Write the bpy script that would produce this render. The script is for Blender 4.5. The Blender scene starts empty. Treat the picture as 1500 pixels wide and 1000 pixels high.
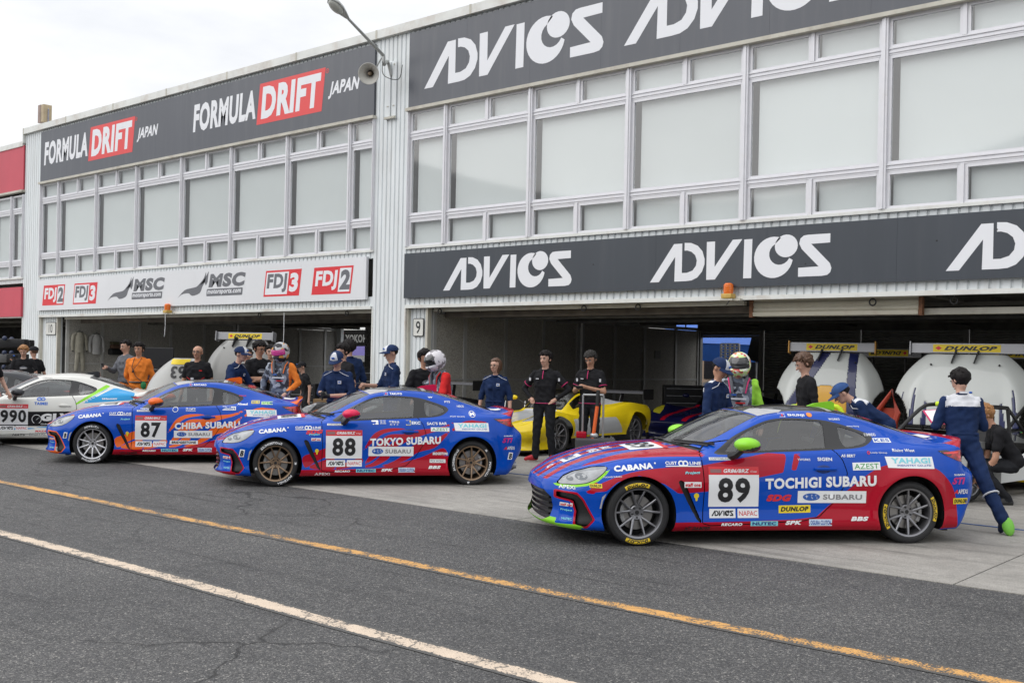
import bpy, bmesh, math, random
import numpy as np
from mathutils import Vector, Matrix, Euler, noise
from mathutils.bvhtree import BVHTree
from mathutils.geometry import tessellate_polygon
random.seed(7)
R = math.radians
scene = bpy.context.scene
COL = scene.collection

# ------------------------------------------------------------------ camera
YAW, ROLL, CAMZ, FPX, CY = R(40.7), R(1.16), 1.62, 1560.0, 529.0
cam_data = bpy.data.cameras.new('camera')
cam = bpy.data.objects.new('camera', cam_data); COL.objects.link(cam)
cam_data.sensor_width = 36; cam_data.lens = FPX / 1500 * 36
cam_data.shift_y = (CY - 500) / 1500
cam_data.clip_start = 0.1; cam_data.clip_end = 3000
cam.location = (0, 0, CAMZ)
cam.rotation_euler = (Matrix.Rotation(YAW, 3, 'Z') @ Matrix.Rotation(R(90), 3, 'X') @ Matrix.Rotation(ROLL, 3, 'Z')).to_euler()
scene.camera = cam
FWD = (-math.sin(YAW), math.cos(YAW)); RGT = (math.cos(YAW), math.sin(YAW))
def at(px, py, d):
    """world point seen at photo pixel (px,py) at depth d: used to read real positions off the photograph"""
    dx, dy = px - 750, CY - py
    u = (dx * math.cos(ROLL) - dy * math.sin(ROLL)) / FPX; v = (dx * math.sin(ROLL) + dy * math.cos(ROLL)) / FPX
    return Vector((d * (FWD[0] + u * RGT[0]), d * (FWD[1] + u * RGT[1]), CAMZ + v * d))

# ------------------------------------------------------------------ light: bright overcast
world = bpy.data.worlds.new('World'); scene.world = world; world.use_nodes = True
nt = world.node_tree; N = nt.nodes; L = nt.links
bg = N['Background']; bg.inputs['Strength'].default_value = 0.1
SUN_EL, SUN_AZ = R(46), R(212)
sky = N.new('ShaderNodeTexSky'); sky.sky_type = 'NISHITA'; sky.sun_disc = False
sky.sun_elevation = SUN_EL; sky.sun_rotation = SUN_AZ
tc = N.new('ShaderNodeTexCoord'); mp = N.new('ShaderNodeMapping'); mp.inputs['Scale'].default_value = (1.6, 1.6, 4.5)
nz = N.new('ShaderNodeTexNoise'); nz.inputs['Scale'].default_value = 1.7; nz.inputs['Detail'].default_value = 7; nz.inputs['Roughness'].default_value = .52
cr = N.new('ShaderNodeValToRGB')
cr.color_ramp.elements[0].position = .30; cr.color_ramp.elements[0].color = (7.4, 7.65, 8.1, 1)
cr.color_ramp.elements[1].position = .56; cr.color_ramp.elements[1].color = (10.3, 10.35, 10.5, 1)
mx = N.new('ShaderNodeMix'); mx.data_type = 'RGBA'; mx.inputs[0].default_value = 0.93
L.new(tc.outputs['Generated'], mp.inputs['Vector']); L.new(mp.outputs[0], nz.inputs['Vector']); L.new(nz.outputs['Fac'], cr.inputs[0])
# an overcast sky is darker towards the horizon than overhead
sx_ = N.new('ShaderNodeSeparateXYZ'); el = N.new('ShaderNodeMapRange'); el.inputs[1].default_value = 0; el.inputs[2].default_value = 1; el.inputs[3].default_value = .70; el.inputs[4].default_value = 1.25
L.new(tc.outputs['Generated'], sx_.inputs[0]); L.new(sx_.outputs[2], el.inputs[0])
sc_ = N.new('ShaderNodeVectorMath'); sc_.operation = 'SCALE'; L.new(cr.outputs[0], sc_.inputs[0]); L.new(el.outputs[0], sc_.inputs['Scale'])
L.new(sky.outputs[0], mx.inputs[6]); L.new(sc_.outputs[0], mx.inputs[7]); L.new(mx.outputs[2], bg.inputs['Color'])
sd = bpy.data.lights.new('sun', 'SUN'); sd.energy = 1.35; sd.angle = R(75); sd.color = (1, .98, .96)
sun = bpy.data.objects.new('sun', sd); COL.objects.link(sun)
sun.rotation_euler = (R(90) - SUN_EL, 0, R(180) - SUN_AZ)
vs = scene.view_settings; vs.view_transform = 'Standard'; vs.look = 'None'; vs.gamma = 1; vs.exposure = 0.37
scene.render.engine = 'CYCLES'
scene.cycles.max_bounces = 7; scene.cycles.transparent_max_bounces = 12

# ------------------------------------------------------------------ materials
MATS = {}
def mat(name, col=(.5, .5, .5), rough=.6, metal=0.0, spec=.5, coat=0.0, var=0.0, vscale=3.0, bump=0.0, bscale=60.0, dirt=0.0, dcol=(.12, .10, .08), dscale=1.4, stretch=None, alpha=1.0, emit=None, rvar=0.0, trans=0.0):
    if name in MATS: return MATS[name]
    m = bpy.data.materials.new(name); m.use_nodes = True; n = m.node_tree.nodes; l = m.node_tree.links
    b = n['Principled BSDF']
    b.inputs['Base Color'].default_value = (*col, 1); b.inputs['Roughness'].default_value = rough; b.inputs['Metallic'].default_value = metal
    b.inputs['Specular IOR Level'].default_value = spec; b.inputs['Coat Weight'].default_value = coat; b.inputs['Coat Roughness'].default_value = .03; b.inputs['Coat IOR'].default_value = 1.45
    b.inputs['Transmission Weight'].default_value = trans
    if emit: b.inputs['Emission Color'].default_value = (*emit[:3], 1); b.inputs['Emission Strength'].default_value = emit[3]
    if var or bump or dirt or rvar:
        t = n.new('ShaderNodeTexCoord'); src = t.outputs['Object']
        if stretch:
            q = n.new('ShaderNodeMapping'); q.inputs['Scale'].default_value = stretch; l.new(src, q.inputs[0]); src = q.outputs[0]
    c = None
    if var:
        z = n.new('ShaderNodeTexNoise'); z.inputs['Scale'].default_value = vscale; z.inputs['Detail'].default_value = 6; l.new(src, z.inputs['Vector'])
        mr = n.new('ShaderNodeMapRange'); mr.inputs[1].default_value = .3; mr.inputs[2].default_value = .7; mr.inputs[3].default_value = 1 - var; mr.inputs[4].default_value = 1 + var
        l.new(z.outputs['Fac'], mr.inputs[0])
        mm = n.new('ShaderNodeVectorMath'); mm.operation = 'SCALE'; mm.inputs[0].default_value = col; l.new(mr.outputs[0], mm.inputs['Scale']); c = mm.outputs[0]
    if dirt:
        z = n.new('ShaderNodeTexNoise'); z.inputs['Scale'].default_value = dscale; z.inputs['Detail'].default_value = 9; z.inputs['Roughness'].default_value = .65; l.new(src, z.inputs['Vector'])
        mr = n.new('ShaderNodeMapRange'); mr.inputs[1].default_value = .5; mr.inputs[2].default_value = .78; mr.inputs[3].default_value = 0; mr.inputs[4].default_value = dirt
        l.new(z.outputs['Fac'], mr.inputs[0])
        mm = n.new('ShaderNodeMix'); mm.data_type = 'RGBA'; l.new(mr.outputs[0], mm.inputs[0])
        if c: l.new(c, mm.inputs[6])
        else: mm.inputs[6].default_value = (*col, 1)
        mm.inputs[7].default_value = (*dcol, 1); c = mm.outputs[2]
    if c: l.new(c, b.inputs['Base Color'])
    if rvar:
        z = n.new('ShaderNodeTexNoise'); z.inputs['Scale'].default_value = 4; z.inputs['Detail'].default_value = 5; l.new(src, z.inputs['Vector'])
        mr = n.new('ShaderNodeMapRange'); mr.inputs[3].default_value = max(0, rough - rvar); mr.inputs[4].default_value = rough + rvar; l.new(z.outputs['Fac'], mr.inputs[0]); l.new(mr.outputs[0], b.inputs['Roughness'])
    if bump:
        z = n.new('ShaderNodeTexNoise'); z.inputs['Scale'].default_value = bscale; z.inputs['Detail'].default_value = 4; l.new(src, z.inputs['Vector'])
        bp = n.new('ShaderNodeBump'); bp.inputs['Strength'].default_value = bump; bp.inputs['Distance'].default_value = .01
        l.new(z.outputs['Fac'], bp.inputs['Height']); l.new(bp.outputs[0], b.inputs['Normal'])
    MATS[name] = m; return m
def glass(name, tint=(.5, .53, .53), clear=.6, rough=.02, tail=None):
    if name in MATS: return MATS[name]
    m = bpy.data.materials.new(name); m.use_nodes = True; n = m.node_tree.nodes; l = m.node_tree.links
    n.remove(n['Principled BSDF']); o = n['Material Output']
    t = n.new('ShaderNodeBsdfTransparent'); t.inputs[0].default_value = (*tint, 1)
    g = n.new('ShaderNodeBsdfGlossy'); g.inputs[0].default_value = (1, 1, 1, 1); g.inputs['Roughness'].default_value = rough
    f = n.new('ShaderNodeFresnel'); gg = n.new('ShaderNodeNewGeometry'); gm = n.new('ShaderNodeMapRange'); gm.inputs[3].default_value = 1.5; gm.inputs[4].default_value = 1 / 1.5   # a thin sheet reflects alike from both sides
    l.new(gg.outputs['Backfacing'], gm.inputs[0]); l.new(gm.outputs[0], f.inputs[0])
    mr = n.new('ShaderNodeMapRange'); mr.inputs[3].default_value = 1 - clear; mr.inputs[4].default_value = 1.0
    x = n.new('ShaderNodeMixShader'); l.new(f.outputs[0], mr.inputs[0]); l.new(mr.outputs[0], x.inputs[0]); l.new(t.outputs[0], x.inputs[1]); l.new(g.outputs[0], x.inputs[2]); l.new(x.outputs[0], o.inputs[0])
    MATS[name] = m; return m

# ------------------------------------------------------------------ object helpers
def link(name, me, parent=None, label=None, cat=None, group=None, kind=None, loc=None, rot=None):
    o = bpy.data.objects.new(name, me); COL.objects.link(o)
    if parent: o.parent = parent
    if label: o['label'] = label
    if cat: o['category'] = cat
    if group: o['group'] = group
    if kind: o['kind'] = kind
    if loc is not None: o.location = loc
    if rot is not None: o.rotation_euler = rot
    return o
def empty(name, label, cat, loc=(0, 0, 0), rz=0, group=None, kind=None):
    return link(name, None, None, label, cat, group, kind, loc, (0, 0, rz))
def copy_tree(o, parent=None):
    c = o.copy(); COL.objects.link(c)
    if parent: c.parent = parent
    for ch in o.children: copy_tree(ch, c)
    return c
class MB:
    """collects boxes, tubes, lathes, loose polygons; builds ONE mesh"""
    def __init__(s): s.v = []; s.f = []; s.m = []; s.mats = []; s.sm = []
    def mi(s, m):
        if m not in s.mats: s.mats.append(m)
        return s.mats.index(m)
    def add(s, vs_, fs, m, smooth=False):
        b = len(s.v); s.v += [tuple(p) for p in vs_]; k = s.mi(m)
        for f in fs: s.f.append([b + i for i in f]); s.m.append(k); s.sm.append(smooth)
        return s
    def box(s, c, size, m, rot=None, bev=0.0):
        sx, sy, sz = [q / 2 for q in size]
        if bev:
            bm = bmesh.new(); bmesh.ops.create_cube(bm, size=1); bmesh.ops.scale(bm, vec=size, verts=bm.verts)
            bmesh.ops.bevel(bm, geom=bm.edges[:], offset=bev, segments=2, affect='EDGES', profile=.6)
            vv = [v.co.copy() for v in bm.verts]; ff = [[v.index for v in f.verts] for f in bm.faces]; bm.free()
        else:
            vv = [Vector((x, y, z)) for x in (-sx, sx) for y in (-sy, sy) for z in (-sz, sz)]
            ff = [(0, 1, 3, 2), (4, 6, 7, 5), (0, 4, 5, 1), (2, 3, 7, 6), (0, 2, 6, 4), (1, 5, 7, 3)]
        if rot is not None:
            M = Euler(rot).to_matrix(); vv = [M @ q for q in vv]
        c = Vector(c); return s.add([q + c for q in vv], ff, m)
    def box2(s, lo, hi, m, bev=0.0):
        return s.box([(a + b) / 2 for a, b in zip(lo, hi)], [b - a for a, b in zip(lo, hi)], m, None, bev)
    def tube(s, pts, r, m, n=8, caps=True):
        pts = [Vector(p) for p in pts]; rr = r if isinstance(r, (list, tuple)) else [r] * len(pts)
        vv = []; ff = []; up = None
        for i, p in enumerate(pts):
            d = (pts[min(i + 1, len(pts) - 1)] - pts[max(i - 1, 0)]).normalized()
            if up is None: up = Vector((0, 0, 1)) if abs(d.z) < .9 else Vector((1, 0, 0))
            a = d.cross(up).normalized(); b = a.cross(d).normalized(); up = b
            for k in range(n):
                t = 2 * math.pi * k / n; vv.append(p + a * math.cos(t) * rr[i] + b * math.sin(t) * rr[i])
        for i in range(len(pts) - 1):
            for k in range(n): ff.append((i * n + k, i * n + (k + 1) % n, (i + 1) * n + (k + 1) % n, (i + 1) * n + k))
        if caps: ff.append(tuple(range(n - 1, -1, -1))); ff.append(tuple((len(pts) - 1) * n + k for k in range(n)))
        return s.add(vv, ff, m, True)
    def lathe(s, prof, m, n=24, c=(0, 0, 0), axis='Z', a0=0, a1=2 * math.pi):
        """prof: (radius, height) along axis"""
        full = abs(a1 - a0 - 2 * math.pi) < 1e-6; k = n if full else n + 1; vv = []
        for (r_, h) in prof:
            for i in range(k):
                t = a0 + (a1 - a0) * i / n; x, y = r_ * math.cos(t), r_ * math.sin(t)
                vv.append(Vector((x, y, h)) if axis == 'Z' else Vector((x, h, y)) if axis == 'Y' else Vector((h, x, y)))
        ff = []
        for j in range(len(prof) - 1):
            for i in range(n):
                i2 = (i + 1) % k if full else i + 1
                ff.append((j * k + i, j * k + i2, (j + 1) * k + i2, (j + 1) * k + i))
        c = Vector(c); return s.add([q + c for q in vv], ff, m, True)
    def ell(s, c, r, m, n=12, rot=None):
        vv = []; ff = []; h = n // 2
        for j in range(h + 1):
            p = math.pi * j / h
            for i in range(n):
                t = 2 * math.pi * i / n; vv.append(Vector((r[0] * math.sin(p) * math.cos(t), r[1] * math.sin(p) * math.sin(t), r[2] * math.cos(p))))
        for j in range(h):
            for i in range(n): ff.append((j * n + i, (j + 1) * n + i, (j + 1) * n + (i + 1) % n, j * n + (i + 1) % n))
        if rot is not None: M = Euler(rot).to_matrix(); vv = [M @ q for q in vv]
        c = Vector(c); return s.add([q + c for q in vv], ff, m, True)
    def prism(s, poly, lo, hi, m, axis='Y', bev=0):
        """extrude a 2D polygon; axis Y: poly in (x,z); Z: (x,y); X: (y,z)"""
        n = len(poly); mk = {'Y': lambda p, h: (p[0], h, p[1]), 'Z': lambda p, h: (p[0], p[1], h), 'X': lambda p, h: (h, p[0], p[1])}[axis]
        vv = [mk(p, lo) for p in poly] + [mk(p, hi) for p in poly]
        tr = tessellate_polygon([[Vector((p[0], p[1], 0)) for p in poly]])
        ff = [tuple(t) for t in tr] + [tuple(n + q for q in reversed(t)) for t in tr] + [(i, (i + 1) % n, n + (i + 1) % n, n + i) for i in range(n)]
        return s.add(vv, ff, m)
    def mesh(s, name, auto=35, recalc=True):
        me = bpy.data.meshes.new(name); me.from_pydata(s.v, [], s.f)
        for m in s.mats: me.materials.append(m)
        me.polygons.foreach_set('material_index', s.m); me.polygons.foreach_set('use_smooth', s.sm)
        if recalc:
            bm = bmesh.new(); bm.from_mesh(me); bmesh.ops.recalc_face_normals(bm, faces=bm.faces[:]); bm.to_mesh(me); bm.free()
        if any(s.sm): me.set_sharp_from_angle(angle=R(auto))
        me.update(); return me
    def build(s, name, parent=None, auto=35, recalc=True, **k): return link(name, s.mesh(name, auto, recalc), parent, **k)

# ------------------------------------------------------------------ lettering (flat polygons -> triangles in 2D)
GL = {}
def glyph(ch, bold):
    key = (ch, bold)
    if key not in GL:
        c = bpy.data.curves.new('glyph', 'FONT'); c.resolution_u = 3; c.offset = bold; c.body = ch
        o = bpy.data.objects.new('glyph', c); m = o.to_mesh()
        v = [(p.co.x, p.co.y) for p in m.vertices]; f = [tuple(p.vertices) for p in m.polygons]; o.to_mesh_clear()
        c.body = ch + '|'; m = o.to_mesh(); x2 = max(p.co.x for p in m.vertices); o.to_mesh_clear()
        c.body = '|'; m = o.to_mesh(); x1 = max(p.co.x for p in m.vertices); o.to_mesh_clear()
        bpy.data.objects.remove(o); bpy.data.curves.remove(c)
        GL[key] = (v, f, x2 - x1)
    return GL[key]
def text2d(s, x0, z0, x1, z1, bold=.015, shear=0.0, track=0.0, ch=None):
    """lettering fitted into the box; returns (verts2d, faces)"""
    V = []; F = []; x = 0
    for c in s:
        if c == ' ': x += .32 + track; continue
        v, f, adv = glyph(c, bold); b = len(V)
        V += [(p[0] + x + shear * p[1], p[1]) for p in v]; F += [tuple(b + i for i in q) for q in f]; x += adv + track + bold
    a = min(p[0] for p in V); bb = max(p[0] for p in V); c_ = min(p[1] for p in V); d = max(p[1] for p in V)
    return [(x0 + (p[0] - a) / (bb - a) * (x1 - x0), z0 + (p[1] - c_) / (d - c_) * (z1 - z0)) for p in V], F
def poly2d(*loops):
    """outer loop then holes -> (verts2d, tris)"""
    V = [p for l in loops for p in l]
    return V, [tuple(t) for t in tessellate_polygon([[Vector((p[0], p[1], 0)) for p in l] for l in loops])]
def rect(x0, z0, x1, z1, sh=0.0): return poly2d([(x0, z0), (x1, z0), (x1 + sh, z1), (x0 + sh, z1)])
def disc(cx, cz, rx, rz, n=20, a0=0, a1=360): return [(cx + rx * math.cos(R(a0 + (a1 - a0) * i / n)), cz + rz * math.sin(R(a0 + (a1 - a0) * i / n))) for i in range(n + (a1 - a0 != 360))]
def rrect(x0, z0, x1, z1, r, n=4):
    P = []
    for cx, cz, a in ((x1 - r, z1 - r, 0), (x0 + r, z1 - r, 90), (x0 + r, z0 + r, 180), (x1 - r, z0 + r, 270)):
        P += [(cx + r * math.cos(R(a + 90 * i / n)), cz + r * math.sin(R(a + 90 * i / n))) for i in range(n + 1)]
    return P
def xf(vf, sx, sz, ox, oz, sh=0): return [(p[0] * sx + ox + sh * p[1], p[1] * sz + oz) for p in vf[0]], vf[1]
def smooth_loop(pts, n=4, closed=True):
    out = []; k = len(pts)
    for i in range(k if closed else k - 1):
        p0, p1, p2, p3 = pts[(i - 1) % k if closed else max(i - 1, 0)], pts[i], pts[(i + 1) % k], pts[(i + 2) % k if closed else min(i + 2, k - 1)]
        for j in range(n):
            t = j / n
            out.append(tuple(.5 * (2 * b + (c - a) * t + (2 * a - 5 * b + 4 * c - d) * t * t + (3 * b - a - 3 * c + d) * t ** 3) for a, b, c, d in zip(p0, p1, p2, p3)))
    if not closed: out.append(pts[-1])
    return out
def adv_logo(x0, z0, w, h):
    """the sponsor's lettering: slanted A joined to D, V, I, crescent with ball, S"""
    sx, sz = w / 3.58, h / .76
    D = [(.72, .75), (.86, .74), (1.0, .68), (1.1, .57), (1.15, .42), (1.15, .32), (1.1, .18), (1.0, .07), (.88, .02), (.75, .01), (.51, .01), (.52, .49), (.17, .01), (-.03, .01), (.49, .74), (.67, .74), (.67, .17), (.78, .17), (.9, .21), (.97, .3), (.985, .4), (.95, .5), (.87, .57), (.78, .6), (.72, .6)]
    V = [(1.19, .74), (1.19, .02), (1.37, .02), (1.91, .75), (1.72, .75), (1.36, .26), (1.36, .74)]
    I = [(1.95, .74), (1.94, .02), (2.1, .02), (2.11, .74)]
    C = disc(2.52, .38, .37, .375, 26, 68, 350) + disc(2.64, .44, .2, .2, 12, 335, 118)
    B = disc(2.76, .575, .215, .205, 24)
    S = [(3.56, .75), (3.56, .59), (3.22, .585), (3.56, .23), (3.59, .14), (3.57, .07), (3.52, .025), (3.42, .01), (2.99, .01), (2.99, .17), (3.36, .18), (3.05, .5), (3.0, .6), (3.02, .69), (3.08, .74), (3.16, .75)]
    return [xf(poly2d(l), sx, sz, x0, z0) for l in (D, V, I, C, B, S)]
def flat_print(name, items, parent, origin, U, Vv, nrm, lift, m, **k):
    """thin raised print on a flat board: items = list of (verts2d, faces)"""
    O, U, Vv, nrm = Vector(origin), Vector(U), Vector(Vv), Vector(nrm); vs_ = []; fs = []
    for v, f in items:
        b = len(vs_); vs_ += [O + U * p[0] + Vv * p[1] + nrm * lift for p in v]; fs += [tuple(b + i for i in q) for q in f]
    me = bpy.data.meshes.new(name); me.from_pydata(vs_, [], fs); me.materials.append(m)
    bm = bmesh.new(); bm.from_mesh(me)
    for f in bm.faces:
        if f.normal.dot(nrm) < 0: f.normal_flip()
    bm.to_mesh(me); bm.free(); return link(name, me, parent, **k)

# common materials
WHITE = mat('white_print', (.78, .79, .8), .4); BLACKP = mat('black_print', (.012, .012, .014), .4); REDP = mat('red_print', (.62, .02, .03), .4)
BLK = mat('black_plastic', (.012, .012, .013), .45, var=.2); RUB = mat('tyre_rubber', (.018, .018, .019), .75, bump=.15, bscale=90, var=.25)
STEEL = mat('galvanised_steel', (.42, .43, .44), .4, .8, var=.12, vscale=6); ALU = mat('window_aluminium', (.70, .70, .73), .42, .1, var=.06, vscale=5, dirt=.25, dcol=(.3, .26, .2), dscale=5)
DARK = mat('dark_gap', (.004, .004, .004), .9)
# ================================================================== GROUND
def asphalt_mat():
    m = bpy.data.materials.new('asphalt'); m.use_nodes = True; n = m.node_tree.nodes; l = m.node_tree.links; b = n['Principled BSDF']
    t = n.new('ShaderNodeTexCoord'); V = t.outputs['Object']
    def noise_(sc, det=5, ro=.6, src=V):
        z = n.new('ShaderNodeTexNoise'); z.inputs['Scale'].default_value = sc; z.inputs['Detail'].default_value = det; z.inputs['Roughness'].default_value = ro; l.new(src, z.inputs['Vector']); return z.outputs['Fac']
    def ramp(src, stops):
        r_ = n.new('ShaderNodeValToRGB'); e = r_.color_ramp.elements
        e[0].position, e[0].color = stops[0][0], (*stops[0][1], 1); e[1].position, e[1].color = stops[-1][0], (*stops[-1][1], 1)
        for p, c in stops[1:-1]: q = e.new(p); q.color = (*c, 1)
        l.new(src, r_.inputs[0]); return r_.outputs[0]
    def mul(a, b_, f=1.0, mode='MULTIPLY'):
        x = n.new('ShaderNodeMix'); x.data_type = 'RGBA'; x.blend_type = mode; x.inputs[0].default_value = f; l.new(a, x.inputs[6]); l.new(b_, x.inputs[7]); return x.outputs[2]
    vo = n.new('ShaderNodeTexVoronoi'); vo.inputs['Scale'].default_value = 125; l.new(V, vo.inputs['Vector'])
    sep = n.new('ShaderNodeSeparateColor'); l.new(vo.outputs['Color'], sep.inputs[0])
    base = ramp(sep.outputs[0], [(0, (.040, .040, .042)), (.5, (.062, .062, .064)), (.8, (.098, .097, .095)), (.94, (.15, .148, .144)), (1, (.30, .29, .27))])
    vo2 = n.new('ShaderNodeTexVoronoi'); vo2.inputs['Scale'].default_value = 60; l.new(V, vo2.inputs['Vector'])
    sep2 = n.new('ShaderNodeSeparateColor'); l.new(vo2.outputs['Color'], sep2.inputs[0])
    c = mul(base, ramp(sep2.outputs[1], [(0, (.75, .75, .75)), (.7, (1.03, 1.03, 1.03)), (1, (1.5, 1.47, 1.44))]))
    c = mul(c, ramp(noise_(.55, 6), [(.3, (.62, .62, .63)), (.7, (1.08, 1.07, 1.05))]))
    mp_ = n.new('ShaderNodeMapping'); mp_.inputs['Scale'].default_value = (.35, 5, 1); mp_.inputs['Rotation'].default_value = (0, 0, R(-9)); l.new(V, mp_.inputs[0])
    c = mul(c, ramp(noise_(1.0, 5, .6, mp_.outputs[0]), [(.28, (.42, .42, .43)), (.44, (1, 1, 1)), (.8, (1.06, 1.06, 1.05))]), .9)
    # fine branching cracks, only here and there
    wz = n.new('ShaderNodeTexNoise'); wz.inputs['Scale'].default_value = 1.1; wz.inputs['Detail'].default_value = 6; l.new(V, wz.inputs['Vector'])
    wm = n.new('ShaderNodeVectorMath'); wm.operation = 'MULTIPLY_ADD'; l.new(wz.outputs['Color'], wm.inputs[0]); wm.inputs[1].default_value = (.9, .9, .9); l.new(V, wm.inputs[2])
    cv_ = n.new('ShaderNodeTexVoronoi'); cv_.feature = 'DISTANCE_TO_EDGE'; cv_.inputs['Scale'].default_value = .55; l.new(wm.outputs[0], cv_.inputs['Vector'])
    ca = ramp(cv_.outputs['Distance'], [(.0, (1, 1, 1)), (.004, (1, 1, 1)), (.009, (0, 0, 0))]); cb = ramp(noise_(.23, 3), [(.50, (0, 0, 0)), (.60, (1, 1, 1))])
    cmk = mul(ca, cb); c = mul(c, ramp(cmk, [(0, (1, 1, 1)), (1, (.28, .28, .28))]))
    l.new(c, b.inputs['Base Color'])
    rr = ramp(noise_(8), [(.3, (.62,) * 3), (.7, (.8,) * 3)]); l.new(rr, b.inputs['Roughness'])
    bp = n.new('ShaderNodeBump'); bp.inputs['Strength'].default_value = .6; bp.inputs['Distance'].default_value = .006
    l.new(vo.outputs['Distance'], bp.inputs['Height']); bp.invert = True; l.new(bp.outputs[0], b.inputs['Normal'])
    return m
def concrete_mat(name, col, dark=1.0):
    m = bpy.data.materials.new(name); m.use_nodes = True; n = m.node_tree.nodes; l = m.node_tree.links; b = n['Principled BSDF']
    g = n.new('ShaderNodeNewGeometry'); V = g.outputs['Position']
    def nr(sc, st, det=6, ro=.6, scale=None, rot=0):
        src = V
        if scale:
            q = n.new('ShaderNodeMapping'); q.inputs['Scale'].default_value = scale; q.inputs['Rotation'].default_value = (0, 0, R(rot)); l.new(V, q.inputs[0]); src = q.outputs[0]
        z = n.new('ShaderNodeTexNoise'); z.inputs['Scale'].default_value = sc; z.inputs['Detail'].default_value = det; z.inputs['Roughness'].default_value = ro; l.new(src, z.inputs['Vector'])
        r_ = n.new('ShaderNodeValToRGB'); e = r_.color_ramp.elements; e[0].position, e[0].color = st[0][0], (*[st[0][1]] * 3, 1); e[1].position, e[1].color = st[1][0], (*[st[1][1]] * 3, 1)
        l.new(z.outputs['Fac'], r_.inputs[0]); return r_.outputs[0]
    c = None
    for out in (nr(.8, ((.3, .78), (.7, 1.1))), nr(7, ((.3, .86), (.7, 1.1))), nr(110, ((.25, .62), (.75, 1.32)), 2), nr(1, ((.30, .62), (.47, 1.0)), 6, .6, (.5, 4.5, 1), -35), nr(1, ((.28, .66), (.42, 1.0)), 6, .6, (.3, 7, 1), 4)):
        x = n.new('ShaderNodeMix'); x.data_type = 'RGBA'; x.blend_type = 'MULTIPLY'; x.inputs[0].default_value = 1
        if c is None: x.inputs[6].default_value = (*col, 1)
        else: l.new(c, x.inputs[6])
        l.new(out, x.inputs[7]); c = x.outputs[2]
    l.new(c, b.inputs['Base Color']); b.inputs['Roughness'].default_value = .78
    z = n.new('ShaderNodeTexNoise'); z.inputs['Scale'].default_value = 90; l.new(V, z.inputs['Vector'])
    bp = n.new('ShaderNodeBump'); bp.inputs['Strength'].default_value = .35; bp.inputs['Distance'].default_value = .006; l.new(z.outputs['Fac'], bp.inputs['Height']); l.new(bp.outputs[0], b.inputs['Normal'])
    return m
def paint_mat(name, col, thr, seed, wear=(.06, .06, .062)):
    """road paint worn away in flecks and along cracks"""
    m = bpy.data.materials.new(name); m.use_nodes = True; n = m.node_tree.nodes; l = m.node_tree.links; b = n['Principled BSDF']
    t = n.new('ShaderNodeTexCoord'); V = t.outputs['Object']
    z1 = n.new('ShaderNodeTexNoise'); z1.inputs['Scale'].default_value = 70; z1.inputs['Detail'].default_value = 4; l.new(V, z1.inputs['Vector'])
    z2 = n.new('ShaderNodeTexNoise'); z2.inputs['Scale'].default_value = 1.6 + seed; z2.inputs['Detail'].default_value = 5; l.new(V, z2.inputs['Vector'])
    z3 = n.new('ShaderNodeTexNoise'); z3.inputs['Scale'].default_value = 9; z3.inputs['Detail'].default_value = 5; l.new(V, z3.inputs['Vector'])
    uv = n.new('ShaderNodeAttribute'); uv.attribute_name = 'edge'
    def M(op, a, b_, c=None):
        q = n.new('ShaderNodeMath'); q.operation = op
        for i, s in enumerate((a, b_) + ((c,) if c is not None else ())):
            if isinstance(s, (int, float)): q.inputs[i].default_value = s
            else: l.new(s, q.inputs[i])
        return q.outputs[0]
    k = M('ADD', M('MULTIPLY', z1.outputs['Fac'], .8), M('MULTIPLY', z3.outputs['Fac'], .5)); k = M('ADD', k, M('MULTIPLY', z2.outputs['Fac'], .5))
    k = M('SUBTRACT', k, M('MULTIPLY', uv.outputs['Fac'], .42))
    mr = n.new('ShaderNodeMapRange'); mr.inputs[1].default_value = thr - .05; mr.inputs[2].default_value = thr + .05; l.new(k, mr.inputs[0])
    crk = n.new('ShaderNodeTexNoise'); crk.inputs['Scale'].default_value = 2.2; crk.inputs['Detail'].default_value = 8; l.new(V, crk.inputs['Vector'])
    ck = M('ABSOLUTE', M('SUBTRACT', crk.outputs['Fac'], .5), 0); cm = n.new('ShaderNodeMapRange'); cm.inputs[1].default_value = .004; cm.inputs[2].default_value = .009; l.new(ck, cm.inputs[0])
    fac = M('MULTIPLY', mr.outputs[0], M('MAXIMUM', cm.outputs[0], .25))
    mx_ = n.new('ShaderNodeMix'); mx_.data_type = 'RGBA'; l.new(fac, mx_.inputs[0]); mx_.inputs[6].default_value = (*wear, 1)
    cv = n.new('ShaderNodeMix'); cv.data_type = 'RGBA'; l.new(z3.outputs['Fac'], cv.inputs[0]); cv.inputs[6].default_value = (*[c * .8 for c in col], 1); cv.inputs[7].default_value = (*[min(1, c * 1.15) for c in col], 1)
    l.new(cv.outputs[2], mx_.inputs[7]); l.new(mx_.outputs[2], b.inputs['Base Color']); b.inputs['Roughness'].default_value = .7
    vo = n.new('ShaderNodeTexVoronoi'); vo.inputs['Scale'].default_value = 95; l.new(V, vo.inputs['Vector'])
    bp = n.new('ShaderNodeBump'); bp.inputs['Strength'].default_value = .5; bp.inputs['Distance'].default_value = .005; l.new(vo.outputs['Distance'], bp.inputs['Height']); bp.invert = True; l.new(bp.outputs[0], b.inputs['Normal'])
    return m
ASPH = asphalt_mat()
mb = MB(); mb.add([(-1200, -1200, 0), (1200, -1200, 0), (1200, 1200, 0), (-1200, 1200, 0)], [(0, 1, 2, 3)], ASPH); mb.build('ground', kind='structure', recalc=False)
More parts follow.
